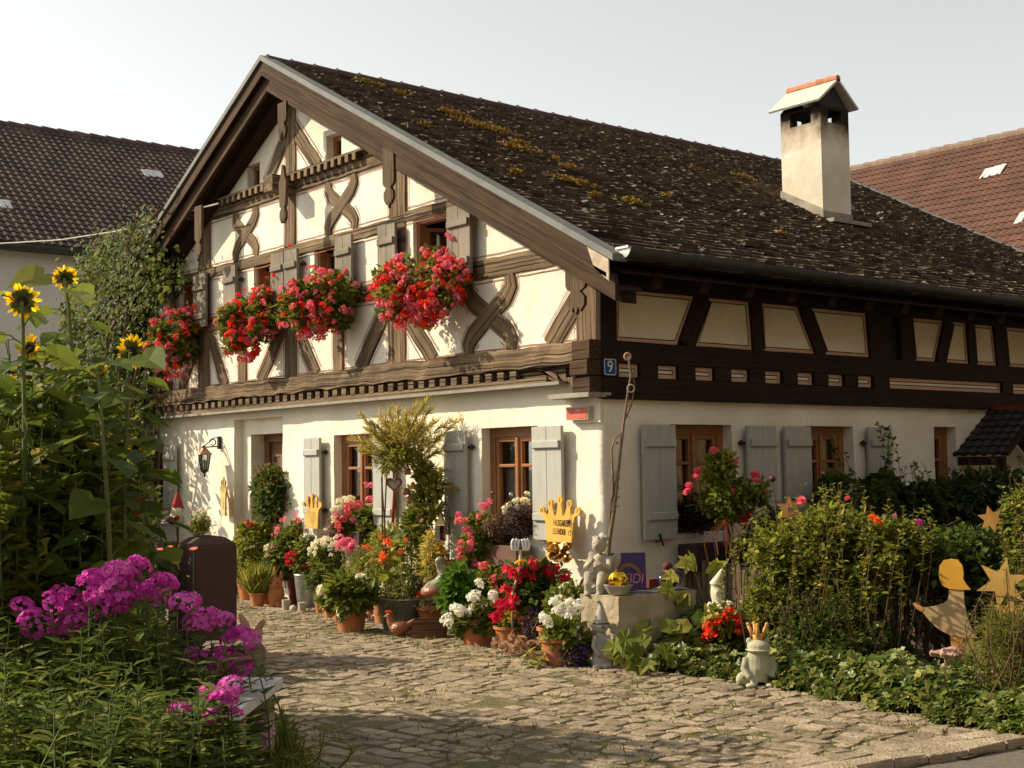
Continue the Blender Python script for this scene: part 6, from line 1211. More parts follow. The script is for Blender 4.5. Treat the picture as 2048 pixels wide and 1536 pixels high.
# ---------------- further pots that fill the bank along the gable ----------------
for lab, bs, bx, n, sz, T, m, hd in (
    ('leafy potted fuchsia with drooping red bells between the rose tree and the zinc bucket', (-5.6, -.35, 0), (540, 615, 1030, 1150), 900, .055, OVATE, G1, [('small', CRIM), ('trump', ROSE)]),
    ('bushy potted aster, pale and twiggy, behind the hydrangea pot', (-3.3, -.4, 0), (690, 770, 1080, 1190), 1100, .045, LANCE, G3, [('small', WHT), ('small', PINK)]),
    ('leafy tagetes pot with orange heads behind the zinc tub', (-2.9, -.45, 0), (735, 830, 1040, 1160), 1100, .06, LANCE, G3, [('small', ORG), ('small', RED)]),
    ('tall yellow green herb pot right of the willow rods', (-2.0, -.5, 0), (835, 905, 1060, 1190), 1000, .055, LANCE, G4, [('small', YEL)]),
    ('dark leafy pot under the trailing salmon geranium', (-1.25, -.4, 0), (930, 1020, 1130, 1230), 900, .06, OVATE, G1, [('umbel', SALM)]),
    ('leafy pot with cream blooms between the crimson trumpets and the wooden girls', (.15, -.75, 0), (1095, 1175, 1170, 1250), 900, .055, OVATE, G1, [('umbel', CRM), ('umbel', WHT)])):
    bs = np.array(bs); t = potted('plant_pot', lab, 'potted plant', bs, .14, .24, TERRA); FOL(t, bx, bs, n, sz, T, m, nc=30); leafstems(t, tips_in((bx[0], bx[1], bx[2]-15, bx[3]-30), bs, 16, .1), bs+np.array([0, 0, .2]), 18, sz, T, m, name='shoots', r=.004); heads(t, shellpts(bx, bs, 12), hd, .8)
# ---------------- things on the walls ----------------
def text(parent, s, loc, ax, ay, size, m, name='lettering', ext=.001, align='CENTER', shear=0, sx=1.):
    cu = bpy.data.curves.new(name, 'FONT'); cu.body = s; cu.size = size; cu.extrude = ext; cu.align_x = align; cu.align_y = 'CENTER'; cu.shear = shear
    tmp = bpy.data.objects.new(name, cu); COL.objects.link(tmp); dg = bpy.context.evaluated_depsgraph_get(); me = bpy.data.meshes.new_from_object(tmp.evaluated_get(dg)); bpy.data.objects.remove(tmp)
    me.materials.clear(); o = bpy.data.objects.new(name, me); COL.objects.link(o); an = nrm(np.cross(ax, ay)); base = BASE[parent.name] if parent else np.zeros(3)
    l = np.asarray(loc, float)-base; ax = np.asarray(ax, float)*sx
    M = Matrix(((ax[0], ay[0], an[0], l[0]), (ax[1], ay[1], an[1], l[1]), (ax[2], ay[2], an[2], l[2]), (0, 0, 0, 1)))
    o.parent = parent; o.matrix_local = M; me.materials.append(m); BASE[o.name] = np.asarray(loc, float); return o
EX_, EY_, EZ_ = np.array([1., 0, 0]), np.array([0, 1., 0]), np.array([0, 0, 1.])
INK = mat('black_ink', (.025, .015, .01)); WINK = mat('white_enamel', (.80, .80, .76), rough=.4)
def rrect(w, h, r, n=4): return [(sx*(w/2-r)+r*math.cos(a), sy*(h/2-r)+r*math.sin(a)) for sx, sy, a0 in ((1, 1, 0), (-1, 1, 90), (-1, -1, 180), (1, -1, 270)) for a in np.radians(np.linspace(a0, a0+90, n))]
c = np.array([.052, .055, 2.5]); t = thing('house_number_sign', 'blue enamel plate with a white number 9 on the dark corner timber', 'house number', c)
def plate(t, c, w, h, ax, nv, m1, m2, r=.02):
    n = len(rrect(w, h, r)); b = MB(); b.prism(rrect(w, h, r), c, ax, EZ_, .012); b.part(t, 'plate', m1); A, B = np.array(rrect(w-.008, h-.008, r)), np.array(rrect(w-.02, h-.02, r*.8)); b = MB(); P = lambda q: c+q[:, :1]*ax+q[:, 1:]*EZ_+nv*.0075
    b.add(np.concatenate([P(A), P(B)]), [(i, (i+1) % n, n+(i+1) % n, n+i) for i in range(n)]); b.part(t, 'border', m2)
plate(t, c, .155, .155, EY_, EX_, mat('blue_enamel', (.012, .09, .26), rough=.3), WINK); text(t, '9', c+EX_*.008, EY_, EZ_, .15, WINK)
c = np.array([-.25, -.075, 2.09]); t = thing('memorial_plate', 'small red sign with white lettering in a pale frame below the corner console', 'sign', c)
MB().bb(-.4, -.1, -.085, -.03, 2.03, 2.15).part(t, 'frame', mat('pale_sign_frame', (.62, .55, .42))); MB().bb(-.388, -.112, -.09, -.08, 2.04, 2.14).part(t, 'panel', mat('red_sign_paint', (.62, .12, .07), rough=.5)); text(t, '1707', c+np.array([.02, -.0165, .02]), EX_, EZ_, .034, WINK); text(t, '. . . . . . . . .', c+np.array([0, -.0165, -.012]), EX_, EZ_, .03, WINK)
# wall lantern
lb = np.array([-7.5, 0, 1.99]); t = thing('wall_lantern', 'copper topped carriage lantern on a black scrolled bracket left of the door', 'lantern', lb); lc = lb+np.array([0, -.23, -.16])
b = MB(); b.box(lb+np.array([0, -.02, -.0]), (.05, .03, .17)); b.tube([lb+np.array([0, -.02, -.05]), lb+np.array([0, -.27, -.06])], .009); a = np.linspace(0, 5.5, 18); b.tube([lb+np.array([0, -.11-.055*math.cos(x)*(1-x*.08), .0+.055*math.sin(x)*(1-x*.08)]) for x in a], .008); b.tube([lb+np.array([0, -.03, .07]), lb+np.array([0, -.1, .06]), lb+np.array([0, -.2, -.02]), lb+np.array([0, -.27, -.06])], .007); b.part(t, 'bracket', BLACK, smooth=True, sharp=50)
b = MB(); b.lathe([(.105, .0), (.1, .012), (.06, .05), (.04, .075), (.02, .1), (.012, .11)], lc, 6); b.part(t, 'hood', mat('copper_hood', (.50, .25, .13), rough=.4, metal=.4)); b = MB(); b.tube([lc+EZ_*.1, lc+EZ_*.12], .01)
for k in range(6): a = k*math.pi/3; d = np.array([math.cos(a), math.sin(a), 0]); b.tube([lc+d*.08, lc+d*.05-EZ_*.2], .006, 4)
b.lathe([(.055, -.2), (.055, -.215), (.03, -.235), (.012, -.25), (.018, -.265), (.004, -.3)], lc, 8); b.part(t, 'cage', BLACK); b = MB(); b.lathe([(.048, -.2), (.077, 0)], lc, 6); b.part(t, 'pane', GLASS); b = MB(); b.lathe([(.018, -.2), (.018, -.08), (.008, -.06)], lc, 8); b.part(t, 'lamp', WHITEM)
# crowns
def crown(name, lab, c, w, h, ax, tilt, txt=None, m=None, grp='yellow crown signs'):
    c = np.asarray(c, float); t = thing('crown_sign', lab, 'sign', c, grp); ax = nrm(np.array(ax, float)); ay = nrm(EZ_+ax*tilt); pts = []
    bx = [-.5, -.27, 0, .27, .5]; by = [.24, .40, .48, .40, .24]; bw = w*.07
    lo = -.5*h; pts = [(-.33*w, lo), (.33*w, lo), (.36*w, -.1*h)]
    for i in range(4, -1, -1):
        dx, dy = bx[i]*w*.94, by[i]*h-.04*h; ang = bx[i]*1.15
        ux, uy = math.sin(ang), math.cos(ang); px_, py_ = uy, -ux
        rt = (dx-ux*.07*h, dy-uy*.07*h); r2 = (bx[i]*w*.8, .1*h)
        pts.append((r2[0]+bw*1.15, r2[1]) if i < 4 else (.40*w, .06*h)); pts.append((rt[0]+px_*bw*.6, rt[1]+py_*bw*.6))
        for q in np.linspace(-35, 215, 11): a = R_(q); pts.append((dx+bw*(math.cos(a)*px_+math.sin(a)*ux), dy+bw*(math.cos(a)*py_+math.sin(a)*uy)))
        pts.append((rt[0]-px_*bw*.6, rt[1]-py_*bw*.6)); pts.append((r2[0]-bw*1.15, r2[1]) if i > 0 else (-.40*w, .06*h))
        if i > 0: mx = (bx[i]+bx[i-1])/2*w*.8; pts.append((mx, .07*h+.02*h*(1.5-abs(i-2.5))))
    pts.append((-.36*w, -.1*h)); b = MB(); b.prism(pts, c, ax, ay, .02); b.part(t, 'board', m or YELW)
    an = nrm(np.cross(ax, ay)); an = an
    if txt:
        for i, chh in enumerate(txt[0]): text(t, chh, c+ax*bx[i]*w*.94+ay*(by[i]*h-.04*h)+an*.011, ax, ay, .05*w/.5, INK)
        for k, ln in enumerate(txt[1:]): text(t, ln, c+ay*(-.08-.19*k)*h+an*.011-ax*.01, ax, ay, (.085 if k == 0 else .08), INK, sx=.44 if k == 0 else .52)
        b = MB(); a = np.linspace(0, 7, 26); b.tube([c+ax*(.29*w+.03*math.cos(x)*(1-x*.09))+ay*(-.3*h+.03*math.sin(x)*(1-x*.09))+an*.011 for x in a]+[c+ax*(.34*w)+ay*(-.05*h)+an*.011, c+ax*(.3*w)+ay*(.08*h)+an*.011], .0025, 4); b.leaves([c+ax*.27*w-ay*.04*h+an*.0115], [ay], [an], .035, star_t(6, .45, 0)); b.part(t, 'scrollwork', INK)
    else:
        b = MB()
        for k in range(5): b.tube([c+ax*(-.25*w+.02*k)+ay*(.02-.07*k)*h+an*.011, c+ax*(.05*w)+ay*(-.06-.07*k)*h+an*.011, c+ax*(.22*w)+ay*(-.03-.06*k)*h+an*.011], .0022, 4)
        b.part(t, 'scrollwork', INK)
    return t
crown('c', 'yellow crown sign lettered HEIDI with two lines of writing by the corner window', (-.46, -.13, 1.115), .53, .41, (1, 0, 0), .05, ('HEIDI', 'WIRTHAUSGARTEN', 'HEILENDER'))
crown('c', 'plain ochre crown sign hung beside the shutter right of the door', (-4.92, -.12, 1.12), .5, .4, (1, -.1, 0), .02, None, mat('ochre_paint', (.58, .36, .08), (.45, .27, .06), sc=6))
crown('c', 'faded gold crown seen nearly edge-on, hung on the wall left of the door recess', (-7.17, -.12, 1.28), .46, .5, (.95, -.30, 0), .0, None, mat('faded_gold_paint', (.62, .45, .18), (.48, .33, .12), sc=8))
c = np.array([-.46, -.16, .85]); t = thing('foil_butterfly', 'crumpled gold foil butterfly on a stick below the lettered yellow crown', 'ornament', c); b = MB(); n = 34; b.leaves(c+RNG.normal(size=(n, 3))*np.array([.07, .015, .03]), np.stack([RNG.normal(size=n), RNG.normal(size=n)*.3-.2, -RNG.random(n)], 1), np.array([0, -1., .4])+RNG.normal(size=(n, 3))*.7, .10, ROUND); b.part(t, 'wings', mat('gold_foil', (.72, .45, .14), (.55, .32, .08), rough=.22, metal=.8)); b = MB(); b.tube([c, c-EZ_*.25], .005); b.part(t, 'stick', BARK)

# ---------------- stone trough and what stands on it ----------------
tx0, tx1, ty0, ty1, tz0, tz1 = .60, 1.06, -.84, .05, .1, .555
t = thing('stone_trough', 'pitted tufa stone trough at the house corner', 'trough', (.83, -.4, 0))
b = MB(); tw = .07
def rough_box(b, x0, x1, y0, y1, z0, z1, st=.07, am=.012):
    for ax in range(3):
        for s_ in (0, 1):
            lo = np.array([x0, y0, z0]); hi = np.array([x1, y1, z1]); o = [i for i in range(3) if i != ax]; nu = max(2, int((hi[o[0]]-lo[o[0]])/st)+1); nv = max(2, int((hi[o[1]]-lo[o[1]])/st)+1)
            V = np.zeros((nu, nv, 3)); V[..., ax] = (lo, hi)[s_][ax]; V[..., o[0]] = np.linspace(lo[o[0]], hi[o[0]], nu)[:, None]; V[..., o[1]] = np.linspace(lo[o[1]], hi[o[1]], nv)[None]
            V = V.reshape(-1, 3); V += np.array([noise.noise_vector(Vector(v*9)) for v in V])*am; b.add(V, [(i*nv+j, (i+1)*nv+j, (i+1)*nv+j+1, i*nv+j+1) for i in range(nu-1) for j in range(nv-1)])
for a in ((tx0, tx1, ty0, ty0+tw), (tx0, tx1, ty1-tw, ty1), (tx0, tx0+tw, ty0+tw, ty1-tw), (tx1-tw, tx1, ty0+tw, ty1-tw)): rough_box(b, *a, tz0, tz1, .05)
b.bb(tx0+.02, tx1-.02, ty0+.02, ty1-.02, tz0+.02, .46); b.part(t, 'basin', plaster('pitted_tufa', (.47, .39, .27), (.25, .19, .12), 1.), smooth=True, sharp=40)
for i, y in enumerate((-.68, -.15)): b = MB(); rough_box(b, tx0+.05, tx1-.03, y-.12, y+.12, -.02, .11, .05); b.part(t, 'foot_block', STONE, smooth=True, sharp=40)
MB().bb(.82, 1.04, -.55, .02, .552, .562).part(t, 'slate_cover', mat('dark_slate', (.12, .12, .13), rough=.5))
b = np.array([.70, -.70, .555]); Z = EZ_; fw_ = nrm(np.array([.35, -1, 0])); rt_ = np.array([-fw_[1], fw_[0], 0]); s_ = 1.06
t = thing('angel_statue', 'pale cast stone seated cherub statue on the trough at the house corner', 'statue', b); m_ = MB(); P = lambda r, f, z: b+rt_*r*s_+fw_*f*s_+Z*z*s_
m_.tube([P(0, -.03, .1), P(0, -.02, .17), P(0, -.01, .24), P(0, 0, .3)], [.075, .075, .07, .05], 12); m_.ell(P(0, .015, .375), np.array([.058, .062, .068])*s_)
for q in (-1, 1):
    m_.tube([P(q*.05, 0, .11), P(q*.06, .1, .14), P(q*.055, .12, .08), P(q*.05, .11, .0)], [.05, .042, .034, .028], 10); m_.ell(P(q*.05, .135, .0), (.027, .027, .018)); m_.tube([P(q*.075, -.01, .27), P(q*.1, .05, .2), P(q*.045, .085, .235), P(q*.015, .085, .27)], [.032, .028, .022, .02], 10)
    m_.ell(P(q*.09, -.07, .24), np.array([.05, .018, .085])*s_, M=np.stack([rt_, fw_, nrm(Z+rt_*q*.35)], 1)); m_.ell(P(q*.055, 0, .375), .014)
m_.ell(P(0, .072, .37), .014); m_.ell(P(0, .02, .02), (.09, .09, .05)); [m_.ell(P(.05*math.cos(k), -.005+.045*math.sin(k), .425), .022, 8, 6) for k in np.linspace(0, 6, 9)]; remesh(m_.part(t, 'figure', CAST, smooth=True), .007, 2)
m_ = MB(); [m_.ell(P(q*.022, .067, .388), .006, 6, 5) for q in (-1, 1)]; m_.tube([P(-.018, .066, .35), P(0, .07, .346), P(.018, .066, .35)], .003, 4); m_.part(t, 'face_marks', mat('stone_shadow', (.2, .17, .13)))
m_ = MB(); m_.box(b+Z*-.0, (.2, .2, .05)); m_.part(t, 'plinth', CAST)
b = np.array([.96, -.75, .56]); t = thing('fluted_bowl', 'fluted stone bowl on the front corner of the trough', 'bowl', b); MB().lathe([(.06, 0), (.075, .01), (.115, .075), (.12, .08), (.1, .08), (.07, .03), (.01, .025)], b, 32, wob=.06, nw=12, cap=False).part(t, 'bowl', GREYC, smooth=True, sharp=60)
MB().ell(b+Z*.125, (.083, .083, .08), 28, 18).solo('gold_ball', 'shiny gold glass ball resting in the fluted stone bowl', 'ball', mat('gold_mirror_glass', (.75, .45, .03), (.7, .42, .03), rough=.06, metal=1.), tuple(b+Z*.125), smooth=True)
# framed picture leaning on the wall
A = np.array([.78, -.30, .56]); c = D(1257, 1145, A); w, h = .29, .33; ax = nrm(np.array([.62, .78, 0])); ay = nrm(Z+np.cross(Z, ax)*.12); t = thing('painted_board', 'purple speckled painted board lettered HEIDI leaning behind the cherub', 'painting', c)
an = nrm(np.cross(ax, ay)); b = MB(); b.prism([(-w/2, -h/2), (w/2, -h/2), (w/2, h/2), (-w/2, h/2)], c, ax, ay, .03); NV = mat('purple_speckled_paint', (.085, .03, .12), (.03, .02, .10), sc=70, rough=.5); b.part(t, 'board', NV)
b = MB(); th = np.linspace(R_(25), R_(155), 16); o_ = [(.125*math.cos(a), -.09+.17*math.sin(a)) for a in th]+[(.1*math.cos(a), -.09+.135*math.sin(a)) for a in th[::-1]]; b.prism(o_, c+an*.016, ax, ay, .002); b.part(t, 'painted_arch', mat('red_green_arch', (.35, .04, .05), (.12, .16, .04), sc=25)); text(t, 'HEIDI', c+an*.0165-ay*.055, ax, ay, .115, mat('pink_paint', (.75, .25, .36)), shear=.2, sx=.85)
b = np.array([.93, -.12, .565]); t = thing('blue_garden_drop', 'glossy dark blue ceramic drop lying on the slate of the trough', 'ornament', b); m_ = MB(); m_.tube([b+Z*.07-EY_*.12, b+Z*.075-EY_*.07, b+Z*.08, b+Z*.085+EY_*.07, b+Z*.1+EY_*.13], [.035, .062, .075, .062, .02], 16); m_.part(t, 'body', mat('dark_blue_glaze', (.03, .03, .09), (.02, .02, .07), rough=.12, spec=.7), smooth=True)
c = D(1300, 1165, (.75, -.05, .56)); m_ = MB(); m_.box((c[0], c[1], .60), (.1, .12, .07)); m_.solo('red_box', 'dull red box at the back of the trough beside the painted board', 'box', mat('dull_red', (.16, .03, .025)), tuple(c)); m_ = MB(); c2 = D(1335, 1133, (.75, .1, .56)); t = thing('wooden_toadstool', 'dark red toadstool in the shade behind the blue drop', 'ornament', (c2[0], c2[1], .56)); m_.ell(c2, (.045, .045, .04)); m_.part(t, 'cap', mat('dark_red_paint', (.14, .03, .02)), smooth=True); m_ = MB(); m_.tube([c2, np.array([c2[0], c2[1], .58])], .018); m_.part(t, 'stalk', BARK)
# dried branch sculpture leaning up the corner
b0 = D(1215, 1090, (.35, -.1, 0)); t = thing('branch_sculpture', 'tall dried branch with woven twigs and two rings leaning at the house corner', 'branch', b0); q = lambda x, y, f=0.: D(x, y, (.35, -.1, 0), f)
m_ = MB(); m_.tube([q(1212, 1190), q(1218, 1085), q(1228, 1020), q(1237, 940), q(1247, 850), q(1255, 790), q(1262, 750), q(1258, 722), q(1256, 712)], [.024, .022, .019, .015, .013, .011, .01, .009, .008], 8); m_.tube([q(1228, 1020), q(1225, 940), q(1223, 900), q(1229, 877), q(1240, 870), q(1248, 850)], [.012, .01, .009, .008, .007, .005], 6); m_.tube([q(1250, 840), q(1263, 810), q(1270, 770), q(1262, 735), q(1256, 715)], [.007, .006, .006, .005, .004], 5); m_.tube([q(1218, 1080), q(1222, 1000), q(1232, 960)], .008, 5)
for k in range(14): y = 760+18*k if k < 5 else 900+9*k; f = .0; m_.tube([q(1258-.09*(y-760) if k < 5 else 1226, y, .01), q(1268-.1*(y-760) if k < 5 else 1240, y+4-8*(k % 2), -.01)], .0025, 4)
m_.part(t, 'branch', mat('bare_branch', (.26, .18, .11), (.15, .10, .06), sc=14, bump=.6, bsc=40), smooth=True)
def ring(c, r, rr, m, par, nm): a = np.linspace(0, 2*math.pi, 21); b = MB(); b.tube([c+_side*r*math.cos(x)+EZ_*r*1.1*math.sin(x) for x in a], rr, 7); b.part(par, nm, m, smooth=True)
RG = mat('cork_ring', (.46, .34, .22), (.33, .23, .14), sc=20); ring(q(1255, 713, -.02), .026, .011, RG, t, 'ring'); ring(q(1262, 777, -.02), .03, .008, RG, t, 'ring'); m_ = MB(); m_.ell(q(1234, 886), .012); m_.part(t, 'bead', TERRA, smooth=True); m_ = MB(); m_.ell(q(1231, 952), (.016, .016, .03)); m_.part(t, 'bead', mat('green_glass', (.3, .4, .3), rough=.1), smooth=True)
# painted wooden girls and the gnome
def girl(base_px, top_px, lab, hair, w, dress, yb):
    bs = G(*base_px); t = thing('wooden_girl', lab, 'figure', bs, 'painted wooden girls'); s = S(bs); tz = D(base_px[0], top_px, bs)[2]; ax, ay = nrm(_side*.95-_h*.1), EZ_; b = MB(); hw = w*s/2; hz = tz*.56
    b.prism([(-hw*.75, 0), (hw*.75, 0), (hw*.85, hz*.9), (hw*.55, hz), (hw*.28, hz+.03), (hw*.25, hz+.06), (-hw*.25, hz+.06), (-hw*.28, hz+.03), (-hw*.55, hz), (-hw*.85, hz*.9)], bs, ax, ay, .025); b.part(t, 'body', mat('bare_pine', (.66, .53, .36), (.56, .43, .28), sc=8) if 'bare_pine' not in bpy.data.materials else bpy.data.materials['bare_pine'])
    b = MB(); hc = bs+ay*(hz+.06+(tz-hz-.06)*.5); hh = (tz-hz-.06)*.56; b.prism([(hw*.62*math.cos(a), hh*math.sin(a)) for a in np.linspace(0, 6.28, 22)[:-1]], hc, ax, ay, .027); b.part(t, 'face', bpy.data.materials['bare_pine'])
    b = MB(); b.prism([(hw*.85*math.cos(a), hh*1.12*math.sin(a)) for a in np.linspace(R_(-50), R_(230), 20)]+[(-hw*.5, -hh*.3), (-hw*.42, hh*.3), (0, hh*.75), (hw*.42, hh*.3), (hw*.5, -hh*.3)], hc-_h*.006, ax, ay, .03); b.part(t, 'hair', hair); b = MB(); [b.ell(hc+ax*q*hw*.25-_h*.016+ay*hh*.1, .006, 6, 5) for q in (-1, 1)]; b.part(t, 'eyes', INK)
    if dress: b = MB(); b.prism([(-hw*.5, hz*.05), (hw*.76, 0.01), (hw*.5, hz*.55), (0, hz*.75), (-hw*.4, hz*.6)], bs-_h*.004, ax, ay, .026); b.part(t, 'dress', dress)
girl((1172, 1300), 1160, 'painted wooden girl with long red brown hair and a red dress beside the trough', mat('red_brown_paint', (.30, .09, .04), rough=.6), 30, mat('red_dress_paint', (.55, .06, .03), rough=.6), 0)
girl((1178, 1262), 1132, 'yellow haired wooden girl behind the red brown haired one', mat('yellow_hair_paint', (.70, .52, .16), rough=.6), 28, None, 0)
bs = G(1204, 1335); t = thing('gnome_figure', 'grey clay gnome with a pointed cap standing at the foot of the trough', 'figurine', bs); P = lambda r, f, z: bs+_side*r-_h*f+EZ_*z; m_ = MB()
m_.lathe([(.075, 0), (.085, .03), (.075, .1), (.055, .2), (.04, .26), (.03, .28)], bs, 18); m_.ell(P(0, .01, .325), (.058, .055, .055)); m_.lathe([(.062, .35), (.055, .38), (.035, .44), (.018, .49), (.008, .515)], bs, 16); m_.tube([P(0, 0, .5), P(-.015, 0, .525), P(-.04, .01, .52)], [.016, .014, .01], 8)
for q_ in (-1, 1): m_.ell(P(q_*.068, 0, .33), (.022, .012, .025)); m_.tube([P(q_*.045, .01, .25), P(q_*.065, .05, .17), P(q_*.02, .085, .1)], [.025, .022, .018], 9); m_.ell(P(q_*.035, .09, .02), (.035, .05, .025))
remesh(m_.part(t, 'body', GREYC, smooth=True), .006, 2); m_ = MB(); m_.ell(P(.012, .066, .325), .009, 7, 5); m_.part(t, 'nose', BLACK); a = np.linspace(0, 6.28, 20); m_ = MB(); m_.tube([P(.063*math.cos(x), .058*math.sin(x)+.004, .352) for x in a], .004, 5); m_.part(t, 'cap_rim', BLACK); m_ = MB(); m_.tube([P(-.035, .045, .265), P(-.01, .075, .2), P(.005, .08, .13)], .004, 5); m_.part(t, 'cord', mat('grey_green_cord', (.2, .24, .2)))

# ---------------- right hand bed ----------------
# front fence and rear garden
fence('f', 'grey weathered picket fence running through the rose bushes on the right', [G(x, y, .72)[:2] for x, y in ((1335, 1112), (1530, 1136), (1785, 1145), (1900, 1148), (2000, 1150), (2100, 1152))], .72, 46, wood('grey_picket_wood', (.20, .14, .10), (.12, .085, .06), lat=18), .05)
# standard rose with ribbons
bs = G(1482, 1290); t = thing('rose_tree', 'standard rose with pink blooms and hanging ribbons in front of the shaded wall', 'rose', bs); q = lambda x, y, f=0.: D(x, y, bs, f)
m_ = MB(); [m_.tube([q(1484+d, 1290, .02*d/5), q(1474+d, 1150), q(1456+d, 1040)], .008, 6) for d in (-5, 0, 5)]; m_.part(t, 'stakes', mat('bamboo_stake', (.36, .26, .13), (.26, .18, .09), sc=12)); m_ = MB(); m_.tube([q(1488, 1290), q(1480, 1150), q(1452, 1035), q(1450, 990)], [.014, .012, .011, .009]); m_.part(t, 'trunk', BARK)
FOL(t, (1395, 1505, 955, 1040), bs, 700, .055, OVATE, G1, nc=24); leafstems(t, [q(x+6*RNG.normal(), y+8, RNG.normal()*.05) for x, y in ((1391, 955), (1376, 980), (1398, 945), (1466, 985), (1470, 928), (1512, 955), (1531, 987), (1427, 905), (1410, 925), (1450, 915), (1490, 950), (1520, 1000), (1385, 1005), (1405, 1020), (1500, 1015))], q(1450, 1030), 20, .05, OVATE, G1, name='shoots', lo=.3, r=.004, spread=.02); FOL(t, (1415, 1470, 900, 990), bs, 600, .055, OVATE, G3, nc=16, name='upper_shoots'); FOL(t, (1480, 1540, 955, 1010), bs, 260, .05, OVATE, G1, nc=9, name='side_shoots')
heads(t, pxs([(1396, 943), (1391, 955), (1378, 972), (1374, 984), (1466, 985), (1459, 993), (1472, 993), (1470, 924), (1510, 950), (1513, 963), (1531, 987), (1427, 902)], bs, -.1, .04), [('rose', ROSE)], .82, .1, .4)
RB = [mat('orange_ribbon', (.62, .16, .03), rough=.4), mat('violet_ribbon', (.28, .06, .22), rough=.4), mat('yellow_ribbon', (.65, .4, .12), rough=.4)]
for k in range(11): x0_ = 1447+14*RNG.random(); x1_ = x0_+RNG.normal()*14; y1_ = 1090+50*RNG.random(); b = MB(); P = [q(x0_, 1035, -.03), q(x0_+(x1_-x0_)*1.3, (1035+y1_)/2, -.05), q(x1_, y1_, -.04)]; b.bar(P[0], P[1], .008, .002, _h).bar(P[1], P[2], .008, .002, _h); b.part(t, 'ribbon', RB[[0, 0, 1, 0, 2, 0, 0, 2, 1, 0, 0][k]])
b = MB(); b.ell(q(1450, 1045, -.03), (.03, .03, .035)); b.ell(q(1462, 1112, -.03), .018); b.part(t, 'bow', RB[0], smooth=True); b = MB(); [b.ell(q(1466+6*RNG.random(), 1118+i*3.5, -.04), .008, 6, 5) for i in range(16)]; b.part(t, 'beads', mat('pink_bead', (.5, .2, .2), rough=.2))
# rugosa rose bushes
RG1 = leaf('rugosa_leaf', (.042, .075, .012), (.145, .18, .028), (.29, .29, .06), trans=.48)
def bush(lab, boxes, base, n, size, m, T=OVATE, nc=30, hd=None, cat='rose bush', name='rose_bush', deep=.8):
    t = thing(name, lab, cat, base); 
    for bx in boxes: FOL(t, bx, base, int(n*.62), size, T, m, nc=int(nc*.8), deep=deep, up=.6)
    bx = boxes[0]; leafstems(t, tips_in((bx[0]-12, bx[1]+12, bx[2]-42, bx[2]+(bx[3]-bx[2])*.6), base, 60, .22), base, 26, size*.95, T, m, name='shoots', sm=BARK, r=.005, lo=.42, bow=.14)
    if hd: heads(t, pxs(hd[0], base, -.15), hd[1], hd[2])
    return t
bush('wild rose bush with glossy yellow green leaves beside the ribboned rose', [(1495, 1640, 1040, 1170), (1490, 1620, 1130, 1260), (1480, 1600, 1210, 1330)], np.array([2.0, .05, .08]), 1100, .062, RG1, nc=46)
bush('largest sunlit wild rose bush in the middle of the right garden', [(1580, 1730, 1000, 1150), (1600, 1740, 1080, 1210)], np.array([2.35, .2, .08]), 1400, .062, RG1, nc=52, hd=([(1695, 998), (1603, 1002)], [('rose', ROSE)], .6))
bush('wild rose bush with orange hips right of the largest sunlit one', [(1720, 1855, 1040, 1125), (1700, 1770, 1120, 1230)], np.array([2.8, .2, .08]), 1100, .062, RG1, nc=44, hd=([(1753, 1040), (1745, 1036), (1760, 1046)], [('rose', ORG)], .6))
bush('sparse shady bush left of the wooden angel', [(1560, 1760, 1200, 1330), (1720, 1830, 1260, 1350)], np.array([2.7, .02, .08]), 800, .05, G2, nc=44)
bush('dark rose bush behind the picket fence on the right with purple blooms', [(1760, 1960, 1070, 1190), (1850, 2060, 1040, 1200)], np.array([3.6, 1.4, .08]), 1500, .065, G2, nc=40, hd=([(1788, 1035), (1838, 1046)], [('rose', MAG)], .8))
bush('rose shoots at the right edge beside the large wooden star', [(2010, 2075, 980, 1140)], np.array([4.2, 1.0, .08]), 900, .06, RG1, nc=20)
t = bush('feathery rosemary-like bush at the far right edge', [(1960, 2075, 1200, 1350), (2015, 2095, 1225, 1330), (1950, 2075, 1330, 1440)], np.array([4.25, -.45, .08]), 1500, .055, leaf('rosemary_leaf', (.07, .10, .02), (.16, .18, .04), (.28, .26, .08), trans=.3), NARROW, nc=46, cat='shrub', name='rosemary_bush')
# dark shrubs and hollyhocks against the shaded wall
def holly(px, top, lab, base, hd=None):
    t = thing('hollyhock', lab, 'hollyhock', base, 'hollyhocks by the shaded wall'); tip = D(px, top, base); leafstems(t, [tip, tip+np.array([.05, .08, -.2])], base, 26, .10, IVY, G2, lo=.15, spread=.06); b = MB(); n = 26; u = .6+.4*RNG.random(n); b.leaves(np.asarray(base)*(1-u[:, None])+tip*u[:, None]+RNG.normal(size=(n, 3))*.015, RNG.normal(size=(n, 3)), RNG.normal(size=(n, 3)), .035, ROUND); b.part(t, 'buds', G1)
    FOL(t, (px-28, px+28, top+90, top+230), base, 200, .11, ROUND, G2, nc=12, name='lower_leaves')
    if hd: heads(t, pxs(hd, base, -.06), [('daisy', PALEP)], 1.4)
for px, top, lab, bs, hd in ((1665, 870, 'yellowing hollyhock in front of the second shaded window', (.6, 3.1, .08), [(1648, 948)]), (1757, 842, 'tallest hollyhock against the last grey shutter', (.6, 4.0, .08), None), (1775, 855, 'hollyhock just right of the tallest one', (.7, 4.3, .08), [(1795, 937)]), (1828, 920, 'short hollyhock left of the narrow window', (.7, 4.9, .08), None), (1690, 905, 'leafy hollyhock right of the yellowing one', (.7, 3.4, .08), [(1695, 990)])): holly(px, top, lab, np.array(bs), hd)
G6 = leaf('shade_leaf', (.016, .035, .010), (.04, .07, .018), trans=.25)
